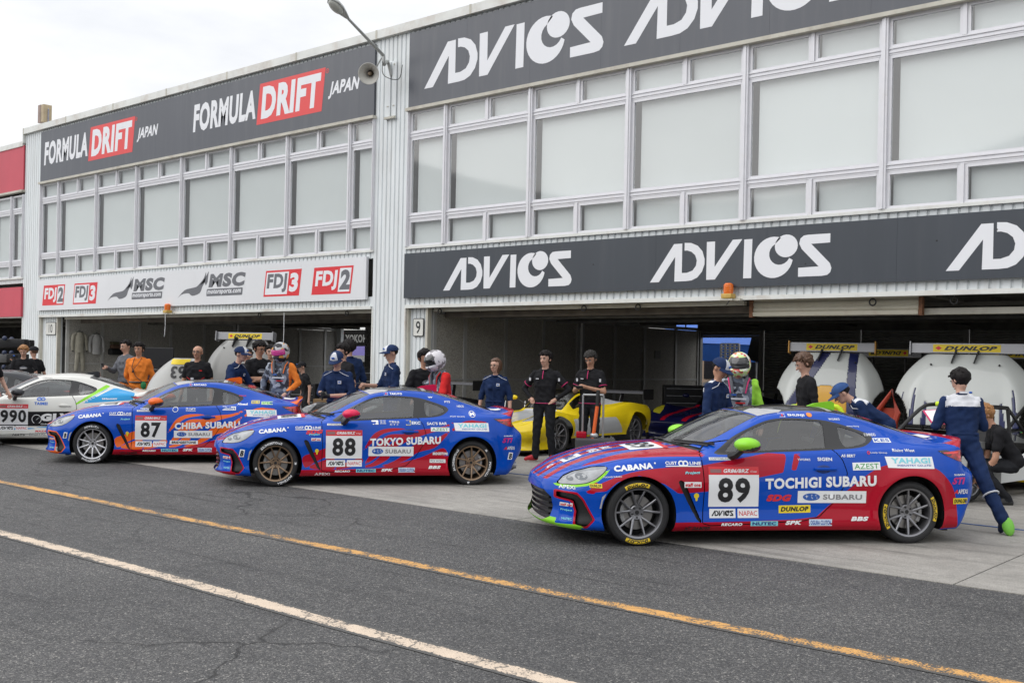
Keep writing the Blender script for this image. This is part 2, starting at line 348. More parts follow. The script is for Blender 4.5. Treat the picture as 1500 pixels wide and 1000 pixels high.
def stripe(name, y0, y1, z, m, x0=-70, x1=25):
    vs_ = []; fs = []; ed = []; ys = [y0 - .03, y0 + .015, (y0 + y1) / 2, y1 - .015, y1 + .03]; nx = 60
    for i in range(nx + 1):
        x = x0 + (x1 - x0) * i / nx; w = .012 * math.sin(i * 2.1)
        for j, y in enumerate(ys): vs_.append((x, y + w, z)); ed.append((1.6, .2, 0, .2, 1.6)[j])
    for i in range(nx):
        for j in range(4): fs.append((i * 5 + j, (i + 1) * 5 + j, (i + 1) * 5 + j + 1, i * 5 + j + 1))
    me = bpy.data.meshes.new(name); me.from_pydata(vs_, [], fs); me.materials.append(m); a = me.attributes.new('edge', 'FLOAT', 'POINT'); a.data.foreach_set('value', ed)
    bm = bmesh.new(); bm.from_mesh(me); bmesh.ops.recalc_face_normals(bm, faces=bm.faces[:])
    for f in bm.faces:
        if f.normal.z < 0: f.normal_flip()
    bm.to_mesh(me); bm.free(); return link(name, me, kind='structure')
stripe('yellow_line', 5.82, 5.97, .004, paint_mat('yellow_road_paint', (.58, .31, .09), .81, 0, (.075, .072, .068)))
stripe('white_line', 4.185, 4.325, .004, paint_mat('cream_road_paint', (.60, .49, .38), .74, 1.3, (.075, .073, .070)))
# concrete apron and garage floor: one object per cast slab
CON = concrete_mat('apron_concrete', (.30, .285, .26)); CONI = concrete_mat('garage_floor_concrete', (.29, .28, .26))
apron = empty('concrete_apron', None, None, kind='structure')
ys = [8.29, 13.7, 17.15, 21.2, 25.2, 29.3]; xs = [-2.69 + 4.34 * k for k in range(-13, 4)]
for j in range(5):
    for i in range(len(xs) - 1):
        b_ = MB(); g = .007; h = .006 if j < 2 else .008
        b_.box((0, 0, 0), (4.34 - 2 * g, ys[j + 1] - ys[j] - 2 * g, .1), CON if j < 2 else CONI)
        b_.build('concrete_slab', apron, loc=((xs[i] + xs[i + 1]) / 2, (ys[j] + ys[j + 1]) / 2, h - .05 + random.uniform(-.0012, .0012)))
b_ = MB(); b_.box2((-59, 11.63, .0), (14, 11.66, .0125), mat('blue_line_paint', (.05, .12, .32), .6, dirt=.7, dcol=(.25, .24, .22), dscale=20)); b_.build('painted_blue_line', kind='structure')

# ================================================================== PIT BUILDING
CLAD = mat('pale_steel_cladding', (.72, .755, .765), .45, .0, var=.05, vscale=2, dirt=.38, dcol=(.36, .33, .27), dscale=1.2, stretch=(3, 3, .35), bump=.04, bscale=8)
CAP = mat('pale_coping_metal', (.70, .71, .68), .5, var=.06, dirt=.55, dcol=(.30, .17, .08), dscale=1.1)
CREAM = mat('cream_painted_steel', (.52, .50, .43), .5, var=.08, dirt=.5, dcol=(.16, .10, .06), dscale=2.4)
BLIND = mat('roller_blind_cloth', (.575, .605, .60), .8, var=.03, vscale=.7)
_n = BLIND.node_tree.nodes; _l = BLIND.node_tree.links; _oi = _n.new('ShaderNodeObjectInfo'); _mr = _n.new('ShaderNodeMapRange'); _mr.inputs[3].default_value = .90; _mr.inputs[4].default_value = 1.03; _l.new(_oi.outputs['Random'], _mr.inputs[0]); _sv = _n.new('ShaderNodeVectorMath'); _sv.operation = 'SCALE'; _pb = _n['Principled BSDF']; _l.new(_pb.inputs['Base Color'].links[0].from_socket, _sv.inputs[0]); _l.new(_mr.outputs[0], _sv.inputs['Scale']); _l.new(_sv.outputs[0], _pb.inputs['Base Color'])
PANE = glass('window_glass', (.975, .99, .985), .945, .04)
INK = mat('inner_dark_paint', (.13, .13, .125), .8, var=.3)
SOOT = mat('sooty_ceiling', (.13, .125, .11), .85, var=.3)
XL, XR = -57.0, 12.0; YF = 17.15; YB = 29.3
bld = empty('pit_building', 'long two storey pit building with pale ribbed cladding and open garage bays', 'building', (-20, YF, 0))
BO = Vector((-20, YF, 0))
def bp_(mb_, name, parent=None, **k):   # geometry given in world coordinates, stored relative to the building
    mb_.v = [(p[0] - BO.x, p[1] - BO.y, p[2]) for p in mb_.v]; return mb_.build(name, parent or bld, **k)
def corr(name, x0, x1, z0, z1, y=YF, pitch=.16, m=CLAD, parent=None):
    b = MB(); prof = []; x = x0; dg = .028
    while x < x1 - 1e-3:
        for dx, dy in ((0, 0), (pitch * .68, 0), (pitch * .76, dg), (pitch * .92, dg), (pitch, 0)):
            if x + dx <= x1 + 1e-6 and not (dx == 0 and prof): prof.append((x + dx, y + dy))
        x += pitch
    if prof[-1][0] < x1: prof.append((x1, y))
    v = [(p[0], p[1], z) for z in (z0, z1) for p in prof]; n = len(prof)
    b.add(v, [(i, i + 1, n + i + 1, n + i) for i in range(n - 1)], m); b.box2((x0, y + .04, z0), (x1, y + .12, z1), m)
    return bp_(b, name, recalc=True)
pillars = [(-56.0, -54.85), (-37.5, -36.25), (-19.2, -18.05), (-.9, .25)]
bays = [(-54.85, -37.5, 8.98), (-36.25, -19.2, 9.43), (-18.05, -.9, 9.43)]
for i, (a, b) in enumerate(pillars): corr('wall_cladding', a, b, 0, 9.28 if i else 8.8, pitch=.145)
corr('wall_cladding', -18.04, -17.4, 0, 2.80, YF + .12, .13); corr('wall_cladding', -36.24, -35.05, 0, 2.80, YF + .12, .16)
corr('wall_cladding', .26, 12, 0, 9.28)
for x in (-17.4, -18.04, -35.05, -36.24): b = MB(); b.box2((x - .025, YF + .04, 0), (x + .045, YF + .16, 2.8), CREAM); bp_(b, 'corner_trim')
for x in (-19.19, -18.06, -37.5, -36.26): b = MB(); b.box2((x - .02, YF - .012, 0), (x + .02, YF + .05, 2.82), CAP); bp_(b, 'corner_trim')
for bi, (a, b0, top) in enumerate(bays):
    dz = top - 9.43
    corr('wall_cladding', a, b0, 2.86, 3.10, YF + .01); corr('wall_cladding', a, b0, 4.02, 4.19, YF + .01); corr('wall_cladding', a, b0, 7.4 + dz * .3, top - .2, YF + .01)
    b = MB(); b.box2((a + .02, YF - .05, 2.80), (b0 - .02, YF + .06, 2.875), CAP); b.box2((a - .02, YF - .045, 4.17), (b0 + .02, YF + .05, 4.225), CAP); bp_(b, 'lintel_rail')
    b = MB(); z = 7.355 + dz * .3; b.box2((a - .02, YF - .13, z), (b0 + .02, YF + .05, z + .07), CREAM); bp_(b, 'window_head_gutter')
# coping with sheet joints and the step down to the lower block
b = MB(); x = -37.5
while x < 12:
    b.box2((x, YF - .10, 9.235), (x + 3.05, YF + .35, 9.435), CAP); b.box2((x - .03, YF - .106, 9.23), (x + .03, YF + .36, 9.441), CREAM); x += 3.06
b.box2((-37.56, YF - .10, 8.93), (-37.5, YF + .35, 9.435), CAP); b.box2((XL, YF - .09, 8.83), (-37.565, YF + .35, 9.0), CAP)
bp_(b, 'roof_coping')
b = MB(); b.box2((-37.5, YF + .3, 9.0), (12, YB, 9.2), CREAM); b.box2((XL, YF + .3, 8.6), (-37.51, YB, 8.8), CREAM); bp_(b, 'roof')
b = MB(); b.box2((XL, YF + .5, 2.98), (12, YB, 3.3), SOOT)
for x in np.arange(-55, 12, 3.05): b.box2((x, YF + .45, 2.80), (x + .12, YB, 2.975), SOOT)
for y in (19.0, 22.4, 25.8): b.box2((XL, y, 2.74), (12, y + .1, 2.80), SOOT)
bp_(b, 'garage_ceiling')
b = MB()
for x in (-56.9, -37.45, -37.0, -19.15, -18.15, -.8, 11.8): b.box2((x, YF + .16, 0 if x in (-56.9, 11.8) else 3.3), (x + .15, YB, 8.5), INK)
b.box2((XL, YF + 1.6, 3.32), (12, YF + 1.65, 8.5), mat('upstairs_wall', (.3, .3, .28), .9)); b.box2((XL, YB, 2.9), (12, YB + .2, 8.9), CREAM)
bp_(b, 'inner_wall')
# windows: each light is a window (sash) with its own pane and blind
def window_mesh(w, h, key, fr=.055, slat=False):
    b = MB()
    b.box2((-w / 2, -.03, -h / 2), (-w / 2 + fr, .03, h / 2), ALU); b.box2((w / 2 - fr, -.03, -h / 2), (w / 2, .03, h / 2), ALU)
    b.box2((-w / 2 + fr, -.034, h / 2 - fr), (w / 2 - fr, .026, h / 2), ALU); b.box2((-w / 2 + fr, -.034, -h / 2), (w / 2 - fr, .026, -h / 2 + fr * .9), ALU)
    b.box2((-w / 2 + fr * .3, -.045, -h / 2 - .004), (w / 2 - fr * .3, -.031, -h / 2 + .018), ALU)
    f = b.mesh('window')
    b = MB(); b.add([(-w / 2 + fr, -.004, -h / 2 + fr * .9), (w / 2 - fr, -.004, -h / 2 + fr * .9), (w / 2 - fr, -.004, h / 2 - fr), (-w / 2 + fr, -.004, h / 2 - fr)], [(0, 1, 2, 3)], PANE); p = b.mesh('pane', recalc=False)
    b = MB(); l_ = fr + (.09 if slat else .012); b.box2((-w / 2 + l_, .10, -h / 2 + .03), (w / 2 - fr * .5, .104, h / 2 - .02), BLIND); q = b.mesh('blind')
    return f, p, q
WM = {}
def window(xc, zc, w, h, slat=False):
    k = (round(w, 2), round(h, 2), slat)
    if k not in WM: WM[k] = window_mesh(w, h, k, slat=slat)
    f, p, q = WM[k]
    o = link('window', f, bld, loc=(xc - BO.x, YF + .03 - BO.y, zc)); link('pane', p, o); link('blind', q, o)
mull = {2: [-16.83, -14.35, -11.86, -9.34, -6.81, -4.3, -1.85], 1: [-34.96, -32.45, -30.0, -27.53, -25.06, -22.57, -20.1], 0: [-52.4, -49.9, -47.4, -44.9, -42.4, -39.9, -38.45]}
Z0, Z1, Z2, Z3, Z4, Z5 = 4.225, 4.84, 4.955, 6.735, 6.85, 7.355
for bi, (a, b0, top) in enumerate(bays):
    ml = mull[bi]; ed = [a + .06] + ml + [b0 - .06]; s = 1 if bi else .97
    b = MB()
    for z0, z1 in ((Z1 * s, Z2 * s), (Z3 * s, Z4 * s)):
        b.box2((a + .05, YF - .008, z0), (b0 - .05, YF + .10, z1), ALU); b.box2((a + .05, YF - .022, z0 + .03), (b0 - .05, YF - .008, z0 + .055), ALU); b.box2((a + .05, YF - .026, z1 - .02), (b0 - .05, YF - .008, z1), ALU)
    bp_(b, 'transom')
    for k, x in enumerate([a + .03] + ml + [b0 - .03]):
        b = MB(); w = .055 if 0 < k < len(ml) + 1 else .03
        b.box2((x - w, YF - .055, Z0), (x + w, YF + .09, Z5 * s), ALU); b.box2((x - w * .35, YF - .075, Z0 + .002), (x + w * .35, YF - .055, Z5 * s - .002), ALU); bp_(b, 'mullion')
    for i in range(len(ed) - 1):
        x0, x1 = ed[i] + (.055 if i else .0), ed[i + 1] - (.055 if i < len(ed) - 2 else 0); w = x1 - x0
        window((x0 + x1) / 2, s * (Z2 + Z3) / 2, w, s * (Z3 - Z2), True)
        halves = [(x0, x1)] if w < 1.6 else [(x0, (x0 + x1) / 2 - .03), ((x0 + x1) / 2 + .03, x1)]
        for h0, h1 in halves:
            window((h0 + h1) / 2, s * (Z4 + Z5) / 2, h1 - h0, s * (Z5 - Z4)); window((h0 + h1) / 2, (Z0 + Z1 * s) / 2, h1 - h0, Z1 * s - Z0)
        if len(halves) == 2:
            xm = (x0 + x1) / 2
            for za, zb in ((Z4 * s, Z5 * s), (Z0, Z1 * s)): b = MB(); b.box2((xm - .03, YF - .03, za), (xm + .03, YF + .09, zb), ALU); bp_(b, 'minor_mullion')

# ---------------------------------------------------------------- signboards
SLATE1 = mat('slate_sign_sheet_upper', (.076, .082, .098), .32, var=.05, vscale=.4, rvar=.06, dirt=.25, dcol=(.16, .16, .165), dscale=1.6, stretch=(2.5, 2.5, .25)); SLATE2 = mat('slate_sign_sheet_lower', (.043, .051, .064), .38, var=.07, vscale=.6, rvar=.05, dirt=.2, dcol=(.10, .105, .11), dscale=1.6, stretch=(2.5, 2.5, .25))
WSHEET = mat('white_sign_sheet', (.70, .71, .73), .35, var=.03, vscale=.5); RSHEET = mat('red_sign_sheet', (.52, .06, .09), .5, var=.07, vscale=.7)
LOGOW = mat('sign_logo_white', (.76, .77, .80), .4); DRIFTR = mat('sign_drift_red', (.72, .05, .05), .4); FDJR = mat('sign_badge_red', (.68, .02, .03), .4); LOGOG = mat('sign_logo_grey', (.13, .135, .15), .4)
def board(name, label, x0, x1, z0, z1, m, seam=1.83, y=YF - .06, thick=.05):
    e = empty(name, label, 'signboard', (x0, y, z0)); x = x0
    while x < x1 - .01:
        xe = min(x + seam, x1); b = MB(); b.box2((x - x0 + .0012, 0, 0), (xe - x0 - .0012, thick, z1 - z0), m)
        o = b.build('panel', e); x = xe
    return e
def on_board(e, items, m, name='lettering', lift=.003):
    return flat_print(name, items, e, (-e.location.x, 0, -e.location.z), (1, 0, 0), (0, 0, 1), (0, -1, 0), lift, m)
e = board('upper_signboard', 'slate grey upper signboard with big white sponsor lettering above the near windows', -18.03, -.92, 7.43, 9.16, SLATE1)
for k in range(3): on_board(e, adv_logo(-17.47 + 5.53 * k, 7.79, 4.98, .99), LOGOW)
e = board('lower_signboard', 'slate grey lower signboard with white sponsor lettering over garage nine', -18.03, -.92, 3.03, 4.06, SLATE2, 2.3, YF - .09, .08)
for x in (-16.72, -11.22, -5.72, ): on_board(e, adv_logo(x, 3.16, 3.58, .73), LOGOW)
b = MB()
for x in (-5.0, -5.9, -8.1, -12.6): b.lathe([(.0, -.006), (.012, -.005), (.014, 0)], BLK, 8, (x + 18.03, 0, .55 + .2 * math.sin(x)), 'Y')
b.build('rivet', e)
e = board('upper_signboard', 'slate grey signboard reading FORMULA DRIFT JAPAN twice above the far windows', -36.23, -19.22, 7.43, 9.14, SLATE1)
def fdrift(x, w):
    s = w / 7.2; z = 7.97; on_board(e, [text2d('FORMULA', x, z, x + 2.98 * s, z + .80, .045, .12)], LOGOW)
    on_board(e, [rect(x + 3.03 * s, 7.80, x + 5.75 * s, 8.88, .13)], DRIFTR, 'red_panel', .0025)
    on_board(e, [text2d('DRIFT', x + 3.22 * s, 7.93, x + 5.72 * s, 8.78, .05, .12)], LOGOW, lift=.004)
    on_board(e, [text2d('JAPAN', x + 6.0 * s, 8.06, x + 7.2 * s, 8.48, .04, .3)], LOGOW)
    on_board(e, [poly2d(disc(x + 5.95 * s, 8.78, .06, .06), disc(x + 5.95 * s, 8.78, .045, .045)), text2d('R', x + 5.93 * s, 8.75, x + 5.97 * s, 8.81)], DRIFTR)
fdrift(-35.98, 7.2); fdrift(-26.93, 7.2)
e = board('lower_signboard', 'white signboard with red race series badges and grey winged lettering over garage ten', -36.23, -19.35, 3.03, 4.06, WSHEET, 2.4, YF - .09, .08)
def badge(x, digit, rev):
    z0, z1, w = 3.19, 3.87, 1.5
    on_board(e, [rect(x, z0, x + w, z1, .1)], FDJR, 'badge_ground', .002)
    if rev: on_board(e, [rect(x + .06, z0 + .05, x + 1.0, z1 - .05, .08)], LOGOW, 'badge_field', .003)
    else: on_board(e, [rect(x + 1.02, z0 + .05, x + w - .05, z1 - .05, .08)], LOGOW, 'badge_field', .003)
    on_board(e, [text2d('FDJ', x + .14, z0 + .1, x + 1.02, z1 - .09, .045, .12)], LOGOG if rev else LOGOW, lift=.004)
    on_board(e, [text2d(digit, x + 1.08, z0 + .1, x + 1.47, z1 - .09, .05, .12)], LOGOW if rev else LOGOG, lift=.004)
def msc(x):
    z = 3.25
    wing = smooth_loop([(x, z), (x + .35, z + .22), (x + .8, z + .28), (x + 1.0, z + .32), (x + 1.3, z + .52), (x + 1.42, z + .70), (x + 1.38, z + .45), (x + 1.25, z + .3), (x + 1.12, z + .12), (x + .75, z + .05), (x + .55, z + .13), (x + .2, z + .1)], 3)
    w2 = [(x + 1.12, z + .33), (x + 1.36, z + .52), (x + 1.55, z + .72), (x + 1.50, z + .42), (x + 1.42, z + .32), (x + 1.35, z + .42)]
    on_board(e, [poly2d(wing), poly2d(w2), text2d('MSC', x + 1.55, z + .26, x + 3.3, z + .64, .06, .15)], LOGOG)
    on_board(e, [poly2d([(p[0] + .12 * (p[1] - z), p[1]) for p in rrect(x + 1.45, z + .02, x + 3.15, z + .22, .03)])], LOGOG, 'caption_plate')
    on_board(e, [text2d('motorsports.com', x + 1.5, z + .045, x + 3.1, z + .2, .03, .2)], LOGOW, lift=.0045)
badge(-35.85, '2', False); badge(-33.72, '3', True); msc(-31.5); msc(-27.5); badge(-23.4, '3', True); badge(-21.4, '2', False)
e = board('upper_signboard', 'plain red upper signboard at the far left block', -54.8, -37.52, 7.27, 8.86, RSHEET, .95); e = board('lower_signboard', 'plain red lower signboard over the far left garage', -54.8, -37.45, 2.84, 3.88, RSHEET, 2.4, YF - .09, .08)

# ---------------------------------------------------------------- bay number plates
PLATE = mat('number_plate_white', (.66, .66, .62), .5, var=.05)
def bay_plate(x0, z0, x1, z1, s, label):
    e = empty('bay_number_sign', label, 'sign', ((x0 + x1) / 2, YF + .10, (z0 + z1) / 2)); w, h = x1 - x0, z1 - z0
    b = MB(); b.prism(rrect(-w / 2, -h / 2, w / 2, h / 2, .04), -.012, .01, BLACKP); b.prism(rrect(-w / 2 + .018, -h / 2 + .018, w / 2 - .018, h / 2 - .018, .03), -.016, -.012, PLATE); b.build('plate', e)
    tw = .075 if len(s) == 1 else .13
    flat_print('numeral', [text2d(s, -tw, -h * .34, tw, h * .34, .012)], e, (0, -.016, 0), (1, 0, 0), (0, 0, 1), (0, -1, 0), .001, BLACKP)
bay_plate(-17.88, 2.15, -17.53, 2.57, '9', 'white plate reading 9 on the ribbed jamb of the near garage')
bay_plate(-35.93, 2.2, -35.22, 2.63, '10', 'white plate reading 10 on the ribbed jamb of the far garage')

# ---------------------------------------------------------------- beacons, rings, lamp, horn, roof siren
AMB = mat('amber_lens', (.75, .16, .015), .25, coat=.5, trans=.0, var=.1); YEL = mat('beacon_yellow_base', (.55, .36, .08), .5, dirt=.5, dcol=(.2, .1, .04), dscale=12)
def beacon(x, label):
    e = empty('warning_beacon', label, 'warning light', (x, YF - .16, 2.80)); b = MB()
    b.lathe([(0, .30), (.06, .295), (.085, .27), (.088, .12), (.085, .1)], AMB, 20); b.lathe([(.088 + .004 * (i % 2), .12 + .013 * i) for i in range(11)], AMB, 20); b.build('lens', e)
    b = MB(); b.box((0, 0, .065), (.2, .18, .085), YEL, bev=.01); b.lathe([(.0, .14), (.03, .14), (.03, .2), (0, .21)], STEEL, 10); b.build('base', e)
    b = MB(); b.box((0, .02, 0), (.24, .2, .03), CREAM); b.box((.16, .05, .0), (.14, .1, .035), CREAM); b.tube([(.05, -.05, -.02), (.03, -.08, -.07), (-.02, -.02, -.09)], .008, BLK); b.build('bracket', e)
beacon(-9.53, 'amber beacon on a rusty bracket under the near lower signboard'); beacon(-27.92, 'amber beacon on a rusty bracket under the white signboard of garage ten')
def ring(px, py, label):
    p = at(px, py, 1); t = (YF + .2) / p.y; x = p.x * t
    b = MB(); v = []; f = []
    for i in range(16):
        for j in range(8):
            a, c = 2 * math.pi * i / 16, 2 * math.pi * j / 8; rr = .055 + .014 * math.cos(c); v.append((rr * math.cos(a), .014 * math.sin(c), rr * math.sin(a) - .07)); f.append((i * 8 + j, i * 8 + (j + 1) % 8, ((i + 1) % 16) * 8 + (j + 1) % 8, ((i + 1) % 16) * 8 + j))
    b.add(v, f, BLK, True); b.tube([(0, 0, .06), (0, 0, -.005)], .006, STEEL); b.build('hanging_ring', label=label, cat='ring', group='black rubber rings under the garage lintels', loc=(x, YF + .12, 2.79))
for px, lab in ((648, 'black ring under the lintel nearest the 9 plate'), (859, 'black ring under the lintel, second from the 9 plate'), (938, 'black ring under the lintel between the half shut door and the dark partition'), (1281, 'black ring hanging over the half lowered cream shutter'), (1400, 'black ring hanging from the lintel right of the cream shutter'), (384, 'black ring under the lintel below the white signboard, right of its middle'), (512, 'black ring under the lintel of garage ten by the pillar')):
    ring(px, 445, lab)
SM = mat('lamp_grey_metal', (.42, .43, .42), .4, .6, var=.1)
wp = at(574, 98, 25.15); hd = at(497, 14, 23.6)
e = empty('street_lamp', 'grey cobra head lamp on a curved arm bracketed to the pillar between the garages', 'lamp', (wp.x, YF, 7.6))
o_ = Vector((wp.x, YF, 7.6)); J = at(562, 82, 24.75) - o_; H = hd - o_
b = MB(); b.tube(smooth_loop([(0, -.03, .7), (0, -.16, 1.0), tuple(J * .93 + Vector((0, 0, -.12))), tuple(J)], 4, False), .04, SM, 10); b.tube([tuple(J), tuple(J.lerp(H, .5)), tuple(J.lerp(H, .8))], [.04, .036, .032], SM, 10); b.build('arm', e)
b = MB()
for x in (-.17, .03):
    b.box((x + .07, -.02, .35), (.14, .03, 1.35), CLAD); b.box((x + .07, -.04, -.02), (.05, .02, .02), CREAM); b.box((x + .07, -.04, .95), (.03, .02, .03), CREAM)
b.box((0.0, -.06, -.30), (.36, .05, .05), CREAM); b.build('mounting_plate', e)
d = (H - J).normalized(); q = d.to_track_quat('X', 'Z'); M3 = q.to_matrix()
b = MB(); tmp = MB(); prof = [(0, .03), (.06, .055), (.2, .11), (.35, .155), (.5, .165), (.6, .13), (.66, .06), (.67, .0)]
vv = []; ff = []
for i, (x, w) in enumerate(prof):
    for j in range(14):
        t = 2 * math.pi * j / 14; vv.append((x - .33, w * math.cos(t), max(-.02, .62 * w * math.sin(t))))
for i in range(len(prof) - 1):
    for j in range(14): ff.append((i * 14 + j, i * 14 + (j + 1) % 14, (i + 1) * 14 + (j + 1) % 14, (i + 1) * 14 + j))
b.add([M3 @ Vector(v) + H for v in vv], ff, SM, True); hh = b.build('lamp_head', e)
b = MB(); vv = []; ff = []
for i in range(6):
    p = math.pi / 2 * i / 5
    for j in range(16): t = 2 * math.pi * j / 16; vv.append((.10 + .22 * math.cos(p) * math.cos(t), .135 * math.cos(p) * math.sin(t), -.02 - .1 * math.sin(p)))
for i in range(5):
    for j in range(16): ff.append((i * 16 + j, i * 16 + (j + 1) % 16, (i + 1) * 16 + (j + 1) % 16, (i + 1) * 16 + j))
b.add([M3 @ Vector(v) + H for v in vv], ff, mat('lamp_bowl', (.45, .46, .42), .2, coat=.5), True); b.build('diffuser', hh)
# horn speaker
hp = at(541, 108, 24.6); e = empty('horn_speaker', 'round white horn loudspeaker clamped below the street lamp arm', 'loudspeaker', tuple(hp))
HW = mat('horn_cream', (.50, .49, .45), .45, var=.1, dirt=.3, dcol=(.2, .17, .12)); 
to = (Vector((-9.5, 4, 3.5)) - hp).normalized(); M3 = to.to_track_quat('Z', 'Y').to_matrix()
def rotadd(b, src): 
    bb = len(b.v); 
    for p in src.v: b.v.append(tuple(M3 @ Vector(p)))
    for f, k, s in zip(src.f, src.m, src.sm): b.f.append([bb + i for i in f]); b.m.append(b.mi(src.mats[k])); b.sm.append(s)
s_ = MB(); s_.lathe([(.06, -.30), (.075, -.2), (.10, -.08), (.16, .02), (.235, .08), (.245, .085), (.235, .09), (.155, .03), (.09, -.07), (.06, -.2)], HW, 32); b = MB(); rotadd(b, s_); b.build('bell', e)
s_ = MB(); s_.lathe([(.0, .04), (.03, .035), (.04, -.05), (.055, -.2)], mat('horn_brown', (.25, .19, .13), .5), 14); b = MB(); rotadd(b, s_); b.build('reflex_cone', e)
s_ = MB(); s_.lathe([(.0, -.48), (.08, -.47), (.10, -.42), (.10, -.32), (.07, -.27)], HW, 20); b = MB(); rotadd(b, s_); b.build('driver_housing', e)
b = MB(); jj = J + o_ - hp; b.tube([tuple(M3 @ Vector((.0, 0, -.46))), tuple(jj * .8), tuple(jj)], .016, SM); b.tube([tuple(M3 @ Vector((-.12, 0, -.36))), tuple(M3 @ Vector((-.14, .1, -.4))), tuple(M3 @ Vector((0, .14, -.42)))], .012, SM)
b.tube(smooth_loop([tuple(jj), tuple(jj + Vector((.05, -.05, -.45))), tuple(jj + Vector((.3, .2, -.55))), tuple(jj + Vector((.32, .3, -.2)))], 5, False), .009, BLK); b.build('clamp_and_cable', e)
# cabinet on the roof edge
rp = at(50, 172, 40.0); e = empty('roof_cabinet', 'small beige weathered electrical box on a stub post at the far roof edge', 'box', (-36.75, YF + .3, 9.43)); b = MB()
b.box((-.12, 0, .48), (.2, .3, .62), mat('box_brown', (.30, .22, .19), .6, var=.2), bev=.01); b.box((.1, 0, .48), (.2, .3, .6), mat('box_tan', (.42, .34, .22), .6, var=.2), bev=.01); b.build('case', e)
b = MB(); b.tube([(.05, 0, 0), (-.02, 0, .2)], .04, CREAM); b.tube([(.25, 0, 0), (.25, 0, .66)], .012, STEEL)
for i in range(12): b.box((.25, 0, .1 + .045 * i), (.06, .03, .012), mat('insulator_blue', (.1, .15, .4), .4))
b.build('stub_post', e)
# ================================================================== COUPE BODY (half shell in car space: x back, -y towards us, z up)
def cr_interp(P, i, t):
    """Catmull-Rom along the first axis of array P"""
    n = len(P); a, b, c, d = P[max(i - 1, 0)], P[i], P[min(i + 1, n - 1)], P[min(i + 2, n - 1)]
    if i == 0: a = 2 * b - c
    if i + 2 > n - 1: d = 2 * c - b
    return .5 * (2 * b + (c - a) * t + (2 * a - 5 * b + 4 * c - d) * t * t + (3 * b - a - 3 * c + d) * t ** 3)
def sdf_poly(p, poly):
    poly = np.array(poly, float); n = len(poly); d = np.full(len(p), 1e9); s = np.ones(len(p))
    for i in range(n):
        a = poly[i]; b = poly[i - 1]; e = b - a; w = p - a
        t = np.clip((w @ e) / max(e @ e, 1e-12), 0, 1); q = w - t[:, None] * e; d = np.minimum(d, (q ** 2).sum(1))
        c1 = p[:, 1] >= a[1]; c2 = p[:, 1] < b[1]; c3 = e[0] * w[:, 1] > e[1] * w[:, 0]
        flip = (c1 & c2 & c3) | (~c1 & ~c2 & ~c3); s = np.where(flip, -s, s)
    return s * np.sqrt(d)
class Shell:
    """triangle soup with attributes x,y,z,nx,ny,nz,u,v that can be cut along signed fields"""
    def __init__(s, A, T): s.A = np.array(A, float); s.T = np.array(T, int); s.part = np.zeros(len(T), int); s.paint = np.zeros(len(T), int)
    def cut(s, f, mask=None):
        val = f(s.A); T = s.T; sg = val < 0; k = sg[T].sum(1); m = np.ones(len(T), bool) if mask is None else mask(s)
        mixed = m & (k > 0) & (k < 3); keep = ~mixed
        M = T[mixed]; kk = k[mixed]; lone_neg = kk == 1
        sm = sg[M]; lone = np.where(lone_neg[:, None], sm, ~sm); r = lone.argmax(1); idx = (r[:, None] + np.arange(3)) % 3
        M = np.take_along_axis(M, idx, 1); a, b, c = M.T
        def mid(p, q):
            lo, hi = np.minimum(p, q), np.maximum(p, q); key = lo * (len(s.A) + 1) + hi
            return lo, hi, key
        if len(M):
            l1, h1, k1 = mid(a, b); l2, h2, k2 = mid(a, c); allk = np.concatenate([k1, k2]); lo = np.concatenate([l1, l2]); hi = np.concatenate([h1, h2])
            uk, first, inv = np.unique(allk, return_index=True, return_inverse=True); lo, hi = lo[first], hi[first]
            t = (val[lo] / (val[lo] - val[hi]))[:, None]; t = np.clip(t, .001, .999); NA = s.A[lo] * (1 - t) + s.A[hi] * t
            nn = np.linalg.norm(NA[:, 3:6], axis=1, keepdims=True); NA[:, 3:6] /= np.maximum(nn, 1e-9)
            base = len(s.A); s.A = np.vstack([s.A, NA]); p1 = base + inv[:len(M)]; p2 = base + inv[len(M):]
            new = np.concatenate([np.stack([a, p1, p2], 1), np.stack([p1, b, c], 1), np.stack([p1, c, p2], 1)])
            ins = np.concatenate([lone_neg, ~lone_neg, ~lone_neg])
            pr = np.tile(s.part[mixed], 3); pt = np.tile(s.paint[mixed], 3)
            s.T = np.vstack([T[keep], new]); s.part = np.concatenate([s.part[keep], pr]); s.paint = np.concatenate([s.paint[keep], pt])
            inside = np.concatenate([(m & (k == 3))[keep], ins])
        else: inside = m & (k == 3)
        return inside
    def cen(s): return s.A[s.T].mean(1)
    def poly(s, cols, pts, mask=None, off=0.0):
        return s.cut(lambda A: sdf_poly(A[:, cols], pts) - off, mask)
    def set_part(s, ins, v): s.part[ins] = v
